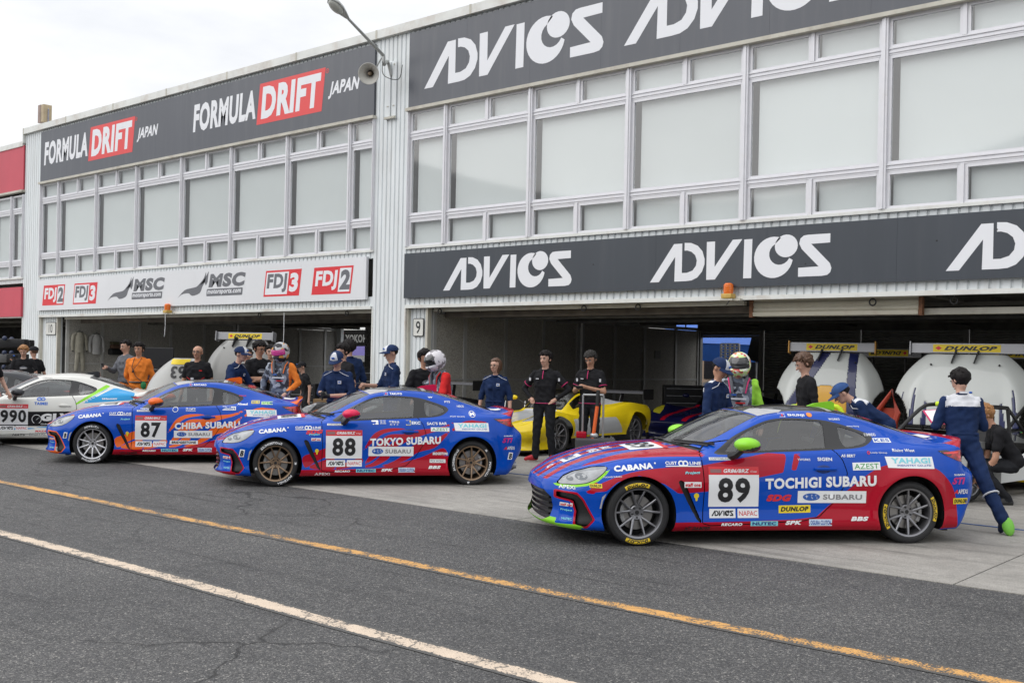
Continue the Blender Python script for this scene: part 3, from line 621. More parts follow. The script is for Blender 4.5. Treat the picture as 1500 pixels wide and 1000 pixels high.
def build_shell(ST, cm=(10, 8, 5, 8, 3), du=.032, bottoms=(.15, .135, .22), prof=None, haunch=(), rows=26):
    """ST: stations, each six points C M R T B E as (x,|y|,z)"""
    P = np.array(ST, float); ns = len(P); us = []
    for i in range(ns - 1):
        k = max(2, int(np.linalg.norm(P[i + 1] - P[i], axis=1).max() / du)); us += [i + j / k for j in range(k)]
    us.append(ns - 1.0); vs_ = []
    for j, k in enumerate(cm): vs_ += [j + q / k for q in range(k)]
    vs_.append(5.0)
    G = np.zeros((len(us), len(vs_), 3))
    for a, u in enumerate(us):
        i = min(int(u), ns - 2); row = cr_interp(P, i, u - i)
        for b, v in enumerate(vs_):
            j = min(int(v), 4); t = v - j
            if j == 0: q = .5 * (row[0] + row[1]) ; # symmetric start
            if j == 0:
                m_ = row[1].copy(); m_[1] = -m_[1]; aa, bb, c, d = m_, row[0], row[1], row[2]
                G[a, b] = .5 * (2 * bb + (c - aa) * t + (2 * aa - 5 * bb + 4 * c - d) * t * t + (3 * bb - aa - 3 * c + d) * t ** 3)
            else: G[a, b] = cr_interp(row, j, t)
    G[:, 0, 1] = 0; G[:, :, 1] *= -1
    nu, nv = G.shape[:2]; A = []; T = []
    for a in range(nu):
        for b in range(nv): A.append([*G[a, b], 0, 0, 0, us[a], vs_[b]])
    for a in range(nu - 1):
        for b in range(nv - 1):
            p, q, r_, w = a * nv + b, a * nv + b + 1, (a + 1) * nv + b + 1, (a + 1) * nv + b
            T += [(p, r_, q), (p, w, r_)]
    edge = [b for b in range(nv)] + [a * nv + nv - 1 for a in range(1, nu)] + [(nu - 1) * nv + b for b in range(nv - 2, -1, -1)]
    O = np.array([A[e][:3] for e in edge]); tan = np.gradient(O[:, :2], axis=0)
    for _ in range(3): tan[1:-1] = (tan[:-2] + tan[1:-1] * 2 + tan[2:]) / 4
    tan[0] = (0, -1); tan[-1] = (0, 1); tan /= np.maximum(np.linalg.norm(tan, axis=1, keepdims=True), 1e-9)
    nrm = np.stack([tan[:, 1], -tan[:, 0]], 1)
    if nrm[len(nrm) // 2][1] > 0: nrm = -nrm
    nrm[0] = (-1, 0); nrm[-1] = (1, 0)
    def ss(x, a, b): t = np.clip((x - a) / (b - a), 0, 1); return t * t * (3 - 2 * t)
    wf = ss(-nrm[:, 0], .35, .95); wr = ss(nrm[:, 0], .35, .95); ws = 1 - wf - wr
    for _ in range(6):
        for w in (wf, wr, ws): w[1:-1] = (w[:-2] + 2 * w[1:-1] + w[2:]) / 4
    def dense(pts):
        q = smooth_loop([tuple(p) for p in pts], 8, False); return np.array([p[0] for p in q]), np.array([p[1] for p in q])
    pf, ps, pr = [dense(p) for p in prof]
    base = len(A); prev = edge
    for r_ in range(1, rows + 1):
        v = r_ / rows; cur = []
        of, os_, orr = np.interp(v, *pf), np.interp(v, *ps), np.interp(v, *pr)
        for i in range(len(O)):
            x, y, zE = O[i]; zb = bottoms[0] * wf[i] + bottoms[1] * ws[i] + bottoms[2] * wr[i]; z = zE + (zb - zE) * v
            off = of * wf[i] + os_ * ws[i] + orr * wr[i]
            for (hx, hz, hr, amp) in haunch:
                rad = math.hypot(x - hx, z - hz); off += amp * math.exp(-((rad - hr) / .055) ** 2) * ws[i] + amp * .8 * math.exp(-((x - hx) / .45) ** 2) * math.sin(math.pi * min(1, v * 1.2)) * ws[i] * (z > hz - .1)
            off *= 1 if (nrm[i][1] != 0 or abs(nrm[i][0]) == 1) else 1
            px_, py_ = x + nrm[i][0] * off, y + nrm[i][1] * off
            if i == 0 or i == len(O) - 1: py_ = 0
            cur.append(len(A)); A.append([px_, min(py_, 0), z, 0, 0, 0, -1, i / len(O)])
        for i in range(len(O) - 1):
            T += [(prev[i], prev[i + 1], cur[i + 1]), (prev[i], cur[i + 1], cur[i])]
        prev = cur
    A = np.array(A); T = np.array(T)
    # vertices shared by cap and ring: the cap copy keeps u,v; normals from geometry, area weighted
    fn = np.cross(A[T[:, 1], :3] - A[T[:, 0], :3], A[T[:, 2], :3] - A[T[:, 0], :3]); vn = np.zeros((len(A), 3))
    for k in range(3): np.add.at(vn, T[:, k], fn)
    c0 = A[:, :3].copy(); c0[:, 2] -= .5; outward = (vn * (c0 - np.array([1.2, 0, 0]))).sum(1)
    # orient per triangle set: cap upward, ring outward
    up = fn[:, 2].sum(); 
    capT = (A[T].mean(1)[:, 6] >= -.01) & (np.arange(len(T)) < (nu - 1) * (nv - 1) * 2)
    if fn[capT][:, 2].sum() < 0: T[capT] = T[capT][:, ::-1]
    ring = ~capT; cen = A[T].mean(1)
    if (fn[ring][:, 1]).sum() > 0: T[ring] = T[ring][:, ::-1]
    fn = np.cross(A[T[:, 1], :3] - A[T[:, 0], :3], A[T[:, 2], :3] - A[T[:, 0], :3]); vn = np.zeros((len(A), 3))
    for k in range(3): np.add.at(vn, T[:, k], fn)
    m0 = np.abs(A[:, 1]) < 1e-6; vn[m0, 1] = 0
    vn /= np.maximum(np.linalg.norm(vn, axis=1, keepdims=True), 1e-12); A[:, 3:6] = vn
    S = Shell(A, T); S.ring = None; S.part[:] = 0; S.isring = ring
    S.kind = ring.astype(int); return S
PROF_F = [(0, 0), (.12, .02), (.3, .03), (.5, .012), (.62, .0), (.8, .015), (.93, .03), (1, .01)]
PROF_S = [(0, 0), (.1, .030), (.25, .058), (.4, .066), (.55, .060), (.72, .058), (.86, .072), (.95, .070), (1, .04)]
PROF_R = [(0, 0), (.06, -.008), (.14, -.035), (.25, -.02), (.33, .035), (.42, .105), (.55, .115), (.72, .105), (.85, .05), (1, -.06)]
COUPE = [
 [(-.865,0,.575),(-.858,.2,.575),(-.83,.38,.578),(-.775,.52,.585),(-.70,.61,.598),(-.60,.685,.612)],
 [(-.80,0,.630),(-.79,.2,.630),(-.76,.38,.632),(-.70,.54,.636),(-.62,.645,.642),(-.50,.735,.648)],
 [(-.62,0,.705),(-.61,.22,.705),(-.58,.42,.702),(-.54,.59,.697),(-.46,.70,.690),(-.36,.775,.682)],
 [(-.3,0,.785),(-.3,.22,.783),(-.28,.44,.776),(-.24,.62,.762),(-.2,.735,.745),(-.15,.80,.722)],
 [(0,0,.832),(0,.22,.83),(0,.44,.82),(.02,.62,.805),(.05,.74,.785),(.1,.81,.755)],
 [(.25,0,.860),(.26,.22,.858),(.28,.44,.848),(.32,.62,.832),(.35,.745,.806),(.38,.815,.775)],
 [(.42,0,.872),(.44,.25,.868),(.50,.48,.856),(.57,.64,.838),(.60,.755,.812),(.62,.812,.788)],
 [(.47,0,.886),(.49,.26,.882),(.56,.50,.868),(.64,.66,.846),(.66,.762,.818),(.68,.812,.792)],
 [(.66,0,.985),(.69,.30,.976),(.79,.57,.940),(.84,.705,.905),(.84,.768,.822),(.84,.810,.797)],
 [(.88,0,1.094),(.91,.31,1.084),(1.0,.555,1.045),(1.05,.665,1.015),(1.04,.768,.830),(1.04,.807,.803)],
 [(1.13,0,1.190),(1.16,.30,1.181),(1.24,.51,1.148),(1.25,.615,1.108),(1.25,.768,.838),(1.25,.805,.812)],
 [(1.5,0,1.235),(1.5,.28,1.226),(1.5,.50,1.194),(1.5,.60,1.142),(1.5,.768,.850),(1.5,.805,.825)],
 [(1.8,0,1.243),(1.8,.28,1.234),(1.8,.50,1.200),(1.8,.60,1.138),(1.8,.768,.864),(1.8,.808,.838)],
 [(2.08,0,1.222),(2.08,.28,1.212),(2.06,.50,1.176),(2.05,.61,1.098),(2.05,.768,.882),(2.05,.815,.852)],
 [(2.34,0,1.170),(2.33,.28,1.160),(2.32,.51,1.115),(2.30,.64,1.025),(2.3,.765,.905),(2.3,.822,.865)],
 [(2.58,0,1.105),(2.57,.28,1.094),(2.56,.52,1.045),(2.55,.67,.965),(2.55,.762,.915),(2.55,.822,.874)],
 [(2.80,0,1.032),(2.80,.28,1.022),(2.80,.53,.982),(2.80,.66,.940),(2.8,.750,.914),(2.8,.806,.878)],
 [(2.96,0,.972),(2.96,.28,.966),(2.96,.52,.950),(2.96,.64,.933),(2.96,.725,.911),(2.96,.780,.880)],
 [(3.08,0,.958),(3.08,.26,.956),(3.07,.50,.946),(3.06,.63,.932),(3.06,.72,.914),(3.05,.782,.888)],
 [(3.26,0,.985),(3.255,.24,.984),(3.245,.47,.981),(3.23,.61,.974),(3.20,.69,.955),(3.15,.755,.905)]]
WB, WR, WZ = 2.60, .292, .292
for _st in COUPE[:4]:
    for _k, _p in enumerate(_st):
        x, y, z = _p; dz = [-.035, -.050, -.034, -.012][COUPE.index(_st)] * (1 - .45 * _k / 5) if _st is not COUPE[0] else -.03
        _st[_k] = (x if x > -.2 else -.2 + (x + .2) * (.88 + .06 * max(0, _k - 3) / 2), y, z + dz)
DLO = smooth_loop([(.735,.812),(1.07,.826),(1.5,.845),(1.88,.864),(2.13,.884),(2.24,.925),(2.295,.985),(2.19,1.036),(1.9,1.118),(1.62,1.142),(1.42,1.14),(1.27,1.115),(1.09,1.046),(.93,.968),(.80,.875)], 3)
DGL = [(.83,.835),(1.07,.846),(1.5,.864),(1.80,.878),(1.83,1.112),(1.6,1.126),(1.42,1.124),(1.28,1.10),(1.10,1.03),(.94,.95)]
QGL = smooth_loop([(1.98,.896),(2.12,.906),(2.20,.932),(2.235,.975),(2.16,1.018),(2.0,1.066),(1.965,1.05)], 3)
DOOR = [(.585,.81),(.60,.5),(.585,.205),(.66,.185),(1.1,.20),(1.55,.225),(1.70,.262),(1.83,.38),(1.93,.53),(1.965,.66),(1.93,.78),(1.86,.868),(1.2,1.0),(.7,.9)]
HEADL = [(-.69,.535),(-.66,.532),(-.56,.536),(-.46,.555),(-.38,.592),(-.31,.648),(-.275,.690),(-.29,.697),(-.40,.685),(-.55,.640),(-.64,.590)]
TAILL = [(2.89,.868),(3.0,.872),(3.12,.868),(3.4,.868),(3.4,.76),(3.19,.752),(3.09,.772),(2.99,.815)]
VENT = [(.352,.585),(.405,.592),(.43,.54),(.50,.39),(.585,.205),(.545,.215),(.44,.40),(.372,.53)]
CDUCT = [(-.70,.462),(-.55,.452),(-.50,.40),(-.41,.235),(-.47,.165),(-.56,.185),(-.545,.30),(-.575,.395),(-.70,.415)]
def is_ring(s): return s.cen()[:, 6] < -.3
ARCH = ((0, .287, .338), (WB, .297, .342))
def coupe_shell():
    S = build_shell(COUPE, prof=(PROF_F, PROF_S, PROF_R), haunch=((0, .287, .35, .012), (WB, .297, .355, .02)))
    side = lambda s: s.cen()[:, 1] < -.45
    def low(s): return (s.cen()[:, 6] < 0)
    for cx, cz, r_ in ARCH:
        i = S.cut(lambda A, cx=cx, cz=cz, r_=r_: np.hypot(A[:, 0] - cx, A[:, 2] - cz) - r_, lambda s: (s.cen()[:, 1] < -.5) & (s.cen()[:, 2] < .7)); S.part[i] = 1
    i = S.cut(lambda A: A[:, 2] - .095 - .045 * np.clip((A[:, 0] + .35) / .1, 0, 1), lambda s: np.abs(s.cen()[:, 0]) < -1)
    i = S.poly([0, 2], DOOR, lambda s: side(s) & (s.part == 0), .005); S.part[i] = 15
    i = S.poly([0, 2], DOOR, lambda s: s.part == 15, -.0035); S.part[i] = 7
    cap = lambda s: (s.cen()[:, 6] > 0)
    ub = lambda u0, u1, v1, r_=.25: (lambda A: np.where(A[:, 6] < 0, 1, np.maximum(np.maximum(u0 - A[:, 6], A[:, 6] - u1), (A[:, 7] - v1) * 2)))
    # hood / cowl / roof / screens in shell parameters
    hoodf = lambda A: np.maximum(np.maximum((.55 + .25 * (A[:, 7] > 3) * (A[:, 7] - 3)) - A[:, 6], A[:, 6] - 6.15), (A[:, 7] - 3.9) * 1.0)
    i = S.cut(lambda A: hoodf(A) - .03, cap); S.part[i] = 15
    i = S.cut(lambda A: hoodf(A) + .03, lambda s: s.part == 15); S.part[i] = 8
    i = S.cut(ub(6.2, 7.12, 3.0), lambda s: cap(s) & (s.part == 0)); S.part[i] = 21
    i = S.cut(ub(7.02, 9.98, 1.95), lambda s: cap(s) & (s.part != 8)); S.part[i] = 22
    i = S.cut(ub(7.22, 9.86, 1.86), lambda s: s.part == 22); S.part[i] = 5
    i = S.cut(ub(10.06, 13.18, 1.9), lambda s: cap(s) & (s.part == 0)); S.part[i] = 19
    i = S.cut(ub(13.22, 16.7, 1.93), lambda s: cap(s) & (s.part == 0)); S.part[i] = 22
    i = S.cut(ub(13.4, 16.5, 1.82), lambda s: (s.part == 22) & (s.cen()[:, 0] > 1.8)); S.part[i] = 6
    i = S.cut(ub(16.85, 19.1, 2.9), lambda s: cap(s) & (s.part == 0)); S.part[i] = 18
    dm = lambda s: (s.cen()[:, 6] > 0) & (s.cen()[:, 7] > 2.3) & (s.cen()[:, 7] < 4.95) & (s.cen()[:, 6] > 6.5)
    i = S.poly([0, 2], DLO, dm); S.part[i] = 2
    i = S.poly([0, 2], DGL, lambda s: s.part == 2); S.part[i] = 3
    i = S.poly([0, 2], QGL, lambda s: s.part == 2); S.part[i] = 4
    hm = lambda s: (s.cen()[:, 1] < -.36) & (s.cen()[:, 0] < 0)
    i = S.poly([0, 2], HEADL, hm, .006); S.part[i] = 15
    i = S.poly([0, 2], HEADL, lambda s: s.part == 15); S.part[np.where(i & (S.cen()[:, 0] < 0) & (S.cen()[:, 2] < .72) & (S.cen()[:, 0] < -.2) & (S.cen()[:, 1] < -.36))[0]] = 9
    i = S.poly([0, 2], TAILL, lambda s: (s.cen()[:, 1] < -.30) & (s.cen()[:, 0] > 2.6) & (s.cen()[:, 6] < 0)); S.part[i] = 10
    i = S.poly([0, 2], VENT, lambda s: (s.part == 0) & side(s)); S.part[i] = 11
    i = S.poly([0, 2], CDUCT, lambda s: (s.cen()[:, 1] < -.40) & (s.part == 0) & (s.cen()[:, 0] < -.2)); S.part[i] = 13
    gr = [(-.53, .40), (-.42, .455), (.42, .455), (.53, .40), (.48, .215), (.40, .175), (-.40, .175), (-.50, .215)]
    i = S.poly([1, 2], gr, lambda s: (s.cen()[:, 0] < -.6) & (s.part == 0)); S.part[i] = 12
    # bumper shut lines
    for ln in ([(-.30, .69), (-.29, .62), (-.235, .50)], [(3.09, .772), (3.02, .70), (2.90, .55), (2.86, .50)], [(1.86, .868), (1.865, .90)]):
        q = [(p[0] - .003, p[1]) for p in ln] + [(p[0] + .003, p[1]) for p in reversed(ln)]
        i = S.poly([0, 2], q, lambda s: (s.part == 0) & side(s)); S.part[i] = 15
    i = S.cut(lambda A: A[:, 2] - .145 - .05 * np.abs(A[:, 1]) , lambda s: (s.cen()[:, 0] < -.5) & (s.part == 0) & (s.cen()[:, 6] < 0)); S.part[i] = 14
    S.part[S.part == 1] = -1
    return S
SH0 = coupe_shell()
NAMES = {0: 'body_shell', 2: 'window_trim', 3: 'door_window', 4: 'quarter_window', 5: 'windscreen', 6: 'rear_window', 7: 'door', 8: 'hood', 9: 'headlight', 10: 'taillight', 11: 'fender_vent', 12: 'grille', 13: 'bumper_duct', 14: 'front_lip', 15: 'shut_line', 18: 'boot_lid', 19: 'roof_skin', 21: 'cowl_panel', 22: 'screen_border'}
CENTRE = {5, 6, 8, 12, 14, 15, 18, 19, 21, 22, 0}
SINK = {3: .004, 4: .004, 5: .003, 6: .003, 9: .0, 10: -.004, 11: .028, 12: .05, 13: .035, 15: .012, 2: .0, 22: .001, 21: .012}
CGLASS = glass('car_glass', (.56, .59, .58), .93, .01); CTRIM = mat('car_gloss_black', (.008, .008, .009), .18, coat=.3); LENS = mat('headlamp_lens', (.20, .21, .22), .08, .2, coat=1, var=.35, vscale=9); TLENS = mat('tail_lamp_red', (.30, .006, .008), .12, coat=1, var=.7, vscale=14); TDARK = mat('tail_lamp_smoke', (.03, .008, .01), .12, coat=1)
def part_mesh(S, sel, name, mats, sink=0.0, mirror='both', default=None):
    T = S.T[sel]; pt = S.paint[sel]
    if len(T) == 0: return None
    use, inv = np.unique(T, return_inverse=True); T = inv.reshape(-1, 3); A = S.A[use]; co = A[:, :3] - A[:, 3:6] * sink; no = A[:, 3:6]
    if mirror == 'both':
        on = np.abs(co[:, 1]) < 1e-5; n = len(co); remap = np.where(on, np.arange(n), np.cumsum(~on) - 1 + n)
        co = np.vstack([co, co[~on] * [1, -1, 1]]); no = np.vstack([no, no[~on] * [1, -1, 1]]); T = np.vstack([T, remap[T][:, ::-1]]); pt = np.concatenate([pt, pt])
    elif mirror == 'far': co = co * [1, -1, 1]; no = no * [1, -1, 1]; T = T[:, ::-1]
    me = bpy.data.meshes.new(name); me.from_pydata(co.tolist(), [], T.tolist())
    ids = sorted(set(pt.tolist())); lut = {k: i for i, k in enumerate(ids)}
    for k in ids: me.materials.append(default or mats[k])
    me.polygons.foreach_set('material_index', [lut[k] for k in pt.tolist()]); me.polygons.foreach_set('use_smooth', [True] * len(T))
    me.update(); me.normals_split_custom_set_from_vertices(no.tolist()); return me
# ---- wheel: tyre, rim, spokes, disc
def wheel_mesh(style):
    """axis along Y, outer face at -y; radius WR, width .215"""
    W = .115
    t = MB(); t.lathe([(.222, -.098), (.226, -.108), (.24, -.113), (.262, -.116), (.277, -.108), (.287, -.095), (.2915, -.07), (.292, 0), (.2915, .07), (.285, .1), (.26, .113), (.225, .105), (.222, .09)], RUB, 48, axis='Y')
    t.lathe([(.238, -.1132), (.2395, -.1150), (.241, -.1134)], RUB, 48, axis='Y'); t.lathe([(.274, -.1105), (.2755, -.1118), (.277, -.1085)], RUB, 48, axis='Y')
    for k in range(3): t.lathe([(.2925, -.045 + .045 * k - .003), (.2925, -.045 + .045 * k + .003)], BLK, 48, axis='Y')
    return t.mesh('tyre', 50)
def rim_mesh(style, m):
    b = MB(); b.lathe([(.205, .08), (.207, -.02), (.208, -.08), (.214, -.100), (.2235, -.104), (.2245, -.098), (.2165, -.088), (.213, -.06)], m, 48, axis='Y')
    b.lathe([(.214, -.1005), (.2085, -.099), (.2045, -.088), (.2035, -.075)], m, 48, axis='Y')
    b.lathe([(.0, -.050), (.030, -.050), (.033, -.046), (.060, -.050), (.066, -.045), (.070, -.02), (.075, .0)], m, 24, axis='Y')
    def spoke(a0, a1, r0, r1, w0, w1, d0=-.048, d1=-.084):
        ca, sa = math.cos, math.sin; P0 = Vector((ca(a0) * r0, 0, sa(a0) * r0)); P1 = Vector((ca(a1) * r1, 0, sa(a1) * r1)); d = (P1 - P0).normalized(); s = Vector((-d.z, 0, d.x)); vv = []
        for f in (0, .35, .7, 1):
            p = P0.lerp(P1, f); w = w0 + (w1 - w0) * f; dep = d0 + (d1 - d0) * f ** .8; vv += [p + s * w + Vector((0, dep + .028, 0)), p + s * w + Vector((0, dep + .004, 0)), p + s * w * .55 + Vector((0, dep, 0)), p - s * w * .55 + Vector((0, dep, 0)), p - s * w + Vector((0, dep + .004, 0)), p - s * w + Vector((0, dep + .028, 0))]
        ff = [(6 * i + j, 6 * i + j + 1, 6 * i + 7 + j, 6 * i + 6 + j) for i in range(3) for j in range(5)]
        b.add(vv, ff, m)
    if style == 'paired':
        for k in range(5):
            a = R(90 + 72 * k)
            for s in (-1, 1): spoke(a + s * .05, a + s * R(17.5), .055, .206, .0115, .0085)
    else:
        for k in range(10):
            a = R(90 + 36 * k); spoke(a, a, .055, .206, .0125, .009)
    for k in range(5):
        a = R(126 + 72 * k); b.lathe([(0, -.058), (.008, -.058), (.009, -.04)], BLK, 8, (.045 * math.cos(a), 0, .045 * math.sin(a)), 'Y')
    b.lathe([(0, -.0525), (.018, -.0525), (.02, -.049)], BLK, 16, axis='Y'); return b.mesh('rim', 40)
def disc_mesh():
    b = MB(); b.lathe([(.07, -.02), (.155, -.02), (.157, -.012), (.157, .012), (.07, .012)], mat('brake_disc_steel', (.30, .29, .28), .35, .9), 32, axis='Y'); b.lathe([(.0, -.035), (.065, -.035), (.075, -.02)], mat('disc_hub_dark', (.05, .05, .05), .5, .5), 20, axis='Y')
    b.lathe([(.0, .03), (.20, .03), (.21, .09)], DARK, 24, axis='Y'); return b.mesh('brake_disc')
def caliper_mesh():
    b = MB(); cm_ = mat('caliper_grey', (.33, .33, .33), .4, .5)
    for a in range(5):
        t = R(150 + 14 * a); b.box((.14 * math.cos(t), -.005, .14 * math.sin(t)), (.035, .07, .045), cm_, (0, -t, 0), .006)
    return b.mesh('brake_caliper')
def ring_text(items, name, parent, m, y=-.1176):
    """items: lists of (text, centre angle deg, r0, r1, arc deg, bold, up?) wrapped on the sidewall"""
    vs_ = []; fs = []
    for kind, s, ca, r0, r1, arc, bold, rev in items:
        if kind == 't':
            v, f = text2d(s, 0, 0, 1, 1, bold)
        else: v, f = poly2d(rrect(0, 0, 1, 1, .01))
        # subdivide long pieces along the arc
        if kind != 't': n = 14; v = [(i / n, j / 5) for j in range(6) for i in range(n + 1)]; f = [(j * (n + 1) + i, j * (n + 1) + i + 1, (j + 1) * (n + 1) + i + 1, (j + 1) * (n + 1) + i) for j in range(5) for i in range(n)]
        b = len(vs_)
        for x, z in v:
            a = ca + (arc / 2 - arc * x) * (1 if not rev else -1); rr = r0 + (r1 - r0) * (z if not rev else 1 - z)
            yy = y + .1176 + float(np.interp(rr, [.226, .24, .262, .277], [-.108, -.113, -.116, -.108])) - .0012
            vs_.append((rr * math.cos(R(a)), yy, rr * math.sin(R(a))))
        fs += [tuple(b + i for i in q) for q in f]
    me = bpy.data.meshes.new(name); me.from_pydata(vs_, [], fs); me.materials.append(m); bm = bmesh.new(); bm.from_mesh(me)
    for f in bm.faces:
        if f.normal.y > 0: f.normal_flip()
    bm.to_mesh(me); bm.free(); return link(name, me, parent)
TYRE_ME = wheel_mesh(0); DISC_ME = disc_mesh(); CAL_ME = caliper_mesh(); RIMS = {}
def grid_cut(v, f, step):
    """split flat polygons by grid lines so that they can follow a curved panel"""
    bm = bmesh.new(); vs_ = [bm.verts.new((p[0], 0, p[1])) for p in v]
    for q in f:
        try: bm.faces.new([vs_[i] for i in q])
        except ValueError: pass
    xs_ = [p[0] for p in v]; zs_ = [p[1] for p in v]
    for ax, lo, hi in ((0, min(xs_), max(xs_)), (2, min(zs_), max(zs_))):
        n = int((hi - lo) / step)
        for k in range(1, n + 1):
            co = Vector((0, 0, 0)); co[ax] = lo + (hi - lo) * k / (n + 1); no = Vector((0, 0, 0)); no[ax] = 1
            bmesh.ops.bisect_plane(bm, geom=bm.verts[:] + bm.edges[:] + bm.faces[:], plane_co=co, plane_no=no)
    bm.verts.index_update(); V = [(p.co.x, p.co.z) for p in bm.verts]; F = [tuple(p.index for p in q.verts) for q in bm.faces]; bm.free(); return V, F
class Proj:
    """lays flat print onto a curved surface along a direction"""
    def __init__(s, bvh, parent): s.b = bvh; s.p = parent
    def lay(s, items, m, lift, origin, U, V, D, name='lettering', step=.07, parent=None, **k):
        O, U, V, D = Vector(origin), Vector(U), Vector(V), Vector(D).normalized(); vs_ = []; fs = []; nn = []
        for v, f in items:
            if step: v, f = grid_cut(v, f, step)
            b = len(vs_); ok = []
            for p in v:
                q = O + U * p[0] + V * p[1]; h = s.b.ray_cast(q - D * .6, D, 2.0)
                if h[0] is None: ok.append(False); vs_.append(q); nn.append(-D); continue
                n = h[1] if h[1].dot(D) < 0 else -h[1]; ok.append(True); vs_.append(h[0] + n * lift); nn.append(n)
            fs += [tuple(b + i for i in q) for q in f if all(ok[i] for i in q)]
        if not fs: return None
        me = bpy.data.meshes.new(name); me.from_pydata(vs_, [], fs); me.materials.append(m); bm = bmesh.new(); bm.from_mesh(me)
        for f in bm.faces:
            if f.normal.dot(D) > 0: f.normal_flip()
            f.smooth = True
        loose = [v for v in bm.verts if not v.link_faces]; bmesh.ops.delete(bm, geom=loose, context='VERTS'); bm.to_mesh(me); bm.free()
        return link(name, me, parent or s.p, **k)
    def side(s, items, m, lift=.0035, **k): return s.lay(items, m, lift, (0, -.95, 0), (1, 0, 0), (0, 0, 1), (0, 1, 0), **k)
    def top(s, items, m, lift=.003, **k): return s.lay(items, m, lift, (0, 0, 1.5), (1, 0, 0), (0, 1, 0), (0, 0, -1), **k)
# ================================================================== COUPES
def paint(name, col, rough=.5, metal=0.0): return mat(name, col, rough, metal, spec=.05, coat=.7, var=.03, vscale=1.2)
BLUE = paint('racing_blue', (0.0, .062, .42)); RED = paint('racing_red', (.38, .003, .018)); ORANGE = paint('racing_orange', (.78, .13, .015)); PWHITE = paint('racing_white', (.66, .66, .62)); PBLACK = paint('racing_black', (.012, .012, .014)); LIME = paint('lime_green', (.25, .62, .03)); CYAN = paint('sky_cyan', (.02, .30, .62)); PGREY = paint('dark_grey_wrap', (.035, .037, .042), .45); MAG = paint('hot_red', (.62, .01, .07))
TYEL = mat('tyre_print_yellow', (.75, .52, .02), .5); GUN = mat('rim_gunmetal', (.26, .26, .275), .28, .8); BRONZE = mat('rim_bronze', (.30, .21, .14), .34, .75); SILV = mat('rim_silver', (.62, .62, .64), .3, .75)
TEAL = mat('sticker_teal', (.20, .62, .70), .4); NAVY = mat('sticker_navy', (.02, .03, .18), .4); SBLUE = mat('sticker_blue', (.02, .10, .40), .4); SYEL = mat('sticker_yellow', (.80, .62, .02), .4); PALE = mat('sticker_pale_blue', (.62, .72, .84), .4); GREEN_ = mat('sticker_green', (.03, .30, .06), .4); MAGP = mat('sticker_magenta', (.50, .01, .16), .4); GREYP = mat('sticker_grey', (.25, .25, .26), .4); ORP = mat('sticker_orange', (.8, .25, .03), .4)
def star_oval(cx, cz, w, h):
    """blue oval with six white stars"""
    st = []
    for dx, dz, s in ((-.28, .06, .30), (.02, .26, .16), (.26, .2, .16), (.05, -.18, .16), (.32, -.12, .16), (-.0, .02, .12)):
        P = []
        for k in range(8): r_ = s * (1 if k % 2 == 0 else .22); P.append((cx + dx * w + r_ * h * math.cos(k * math.pi / 4), cz + dz * h + r_ * h * math.sin(k * math.pi / 4)))
        st.append(poly2d(P))
    return [poly2d(disc(cx, cz, w / 2, h / 2, 24))], st
FLAMES = [[(1.82,.75),(1.59,.74),(1.43,.73),(1.31,.69),(1.22,.61),(1.12,.43),(1.18,.49),(1.28,.58),(1.4,.67),(1.6,.71)],
 [(2.36,.83),(2.14,.75),(1.87,.72),(1.71,.69),(1.59,.6),(1.44,.49),(1.59,.51),(1.73,.58),(1.95,.66),(2.2,.73)],
 [(2.3,.72),(2.14,.63),(1.98,.58),(1.79,.52),(1.67,.4),(1.52,.31),(1.34,.25),(1.51,.26),(1.72,.34),(1.86,.43),(2.08,.49),(2.2,.6)],
 [(2.87,.8),(2.71,.84),(2.53,.84),(2.36,.77),(2.3,.69),(2.45,.76),(2.61,.81),(2.76,.81)],
 [(2.2,.49),(2.05,.43),(1.91,.37),(1.8,.34),(1.99,.36),(2.24,.4)], [(1.39,.4),(1.26,.3),(1.12,.25),(1.21,.24),(1.35,.28),(1.49,.37)],
 [(1.5,.66),(1.4,.62),(1.33,.55),(1.24,.42),(1.15,.28),(1.3,.36),(1.42,.46),(1.5,.58),(1.7,.655)],
 [(.34,.37),(.49,.43),(.63,.48),(.70,.47),(.70,.38),(.64,.37),(.49,.3),(.38,.24)], [(.41,.24),(.64,.34),(.75,.36),(.75,.22)], [(.75,.22),(.9,.3),(1.1,.36),(1.12,.30),(.95,.24)]]
SILL = [(.30,.215),(.60,.215),(1.05,.222),(1.45,.235),(1.70,.262),(1.88,.36),(2.05,.385),(2.30,.39),(2.30,.0),(.30,.0)]
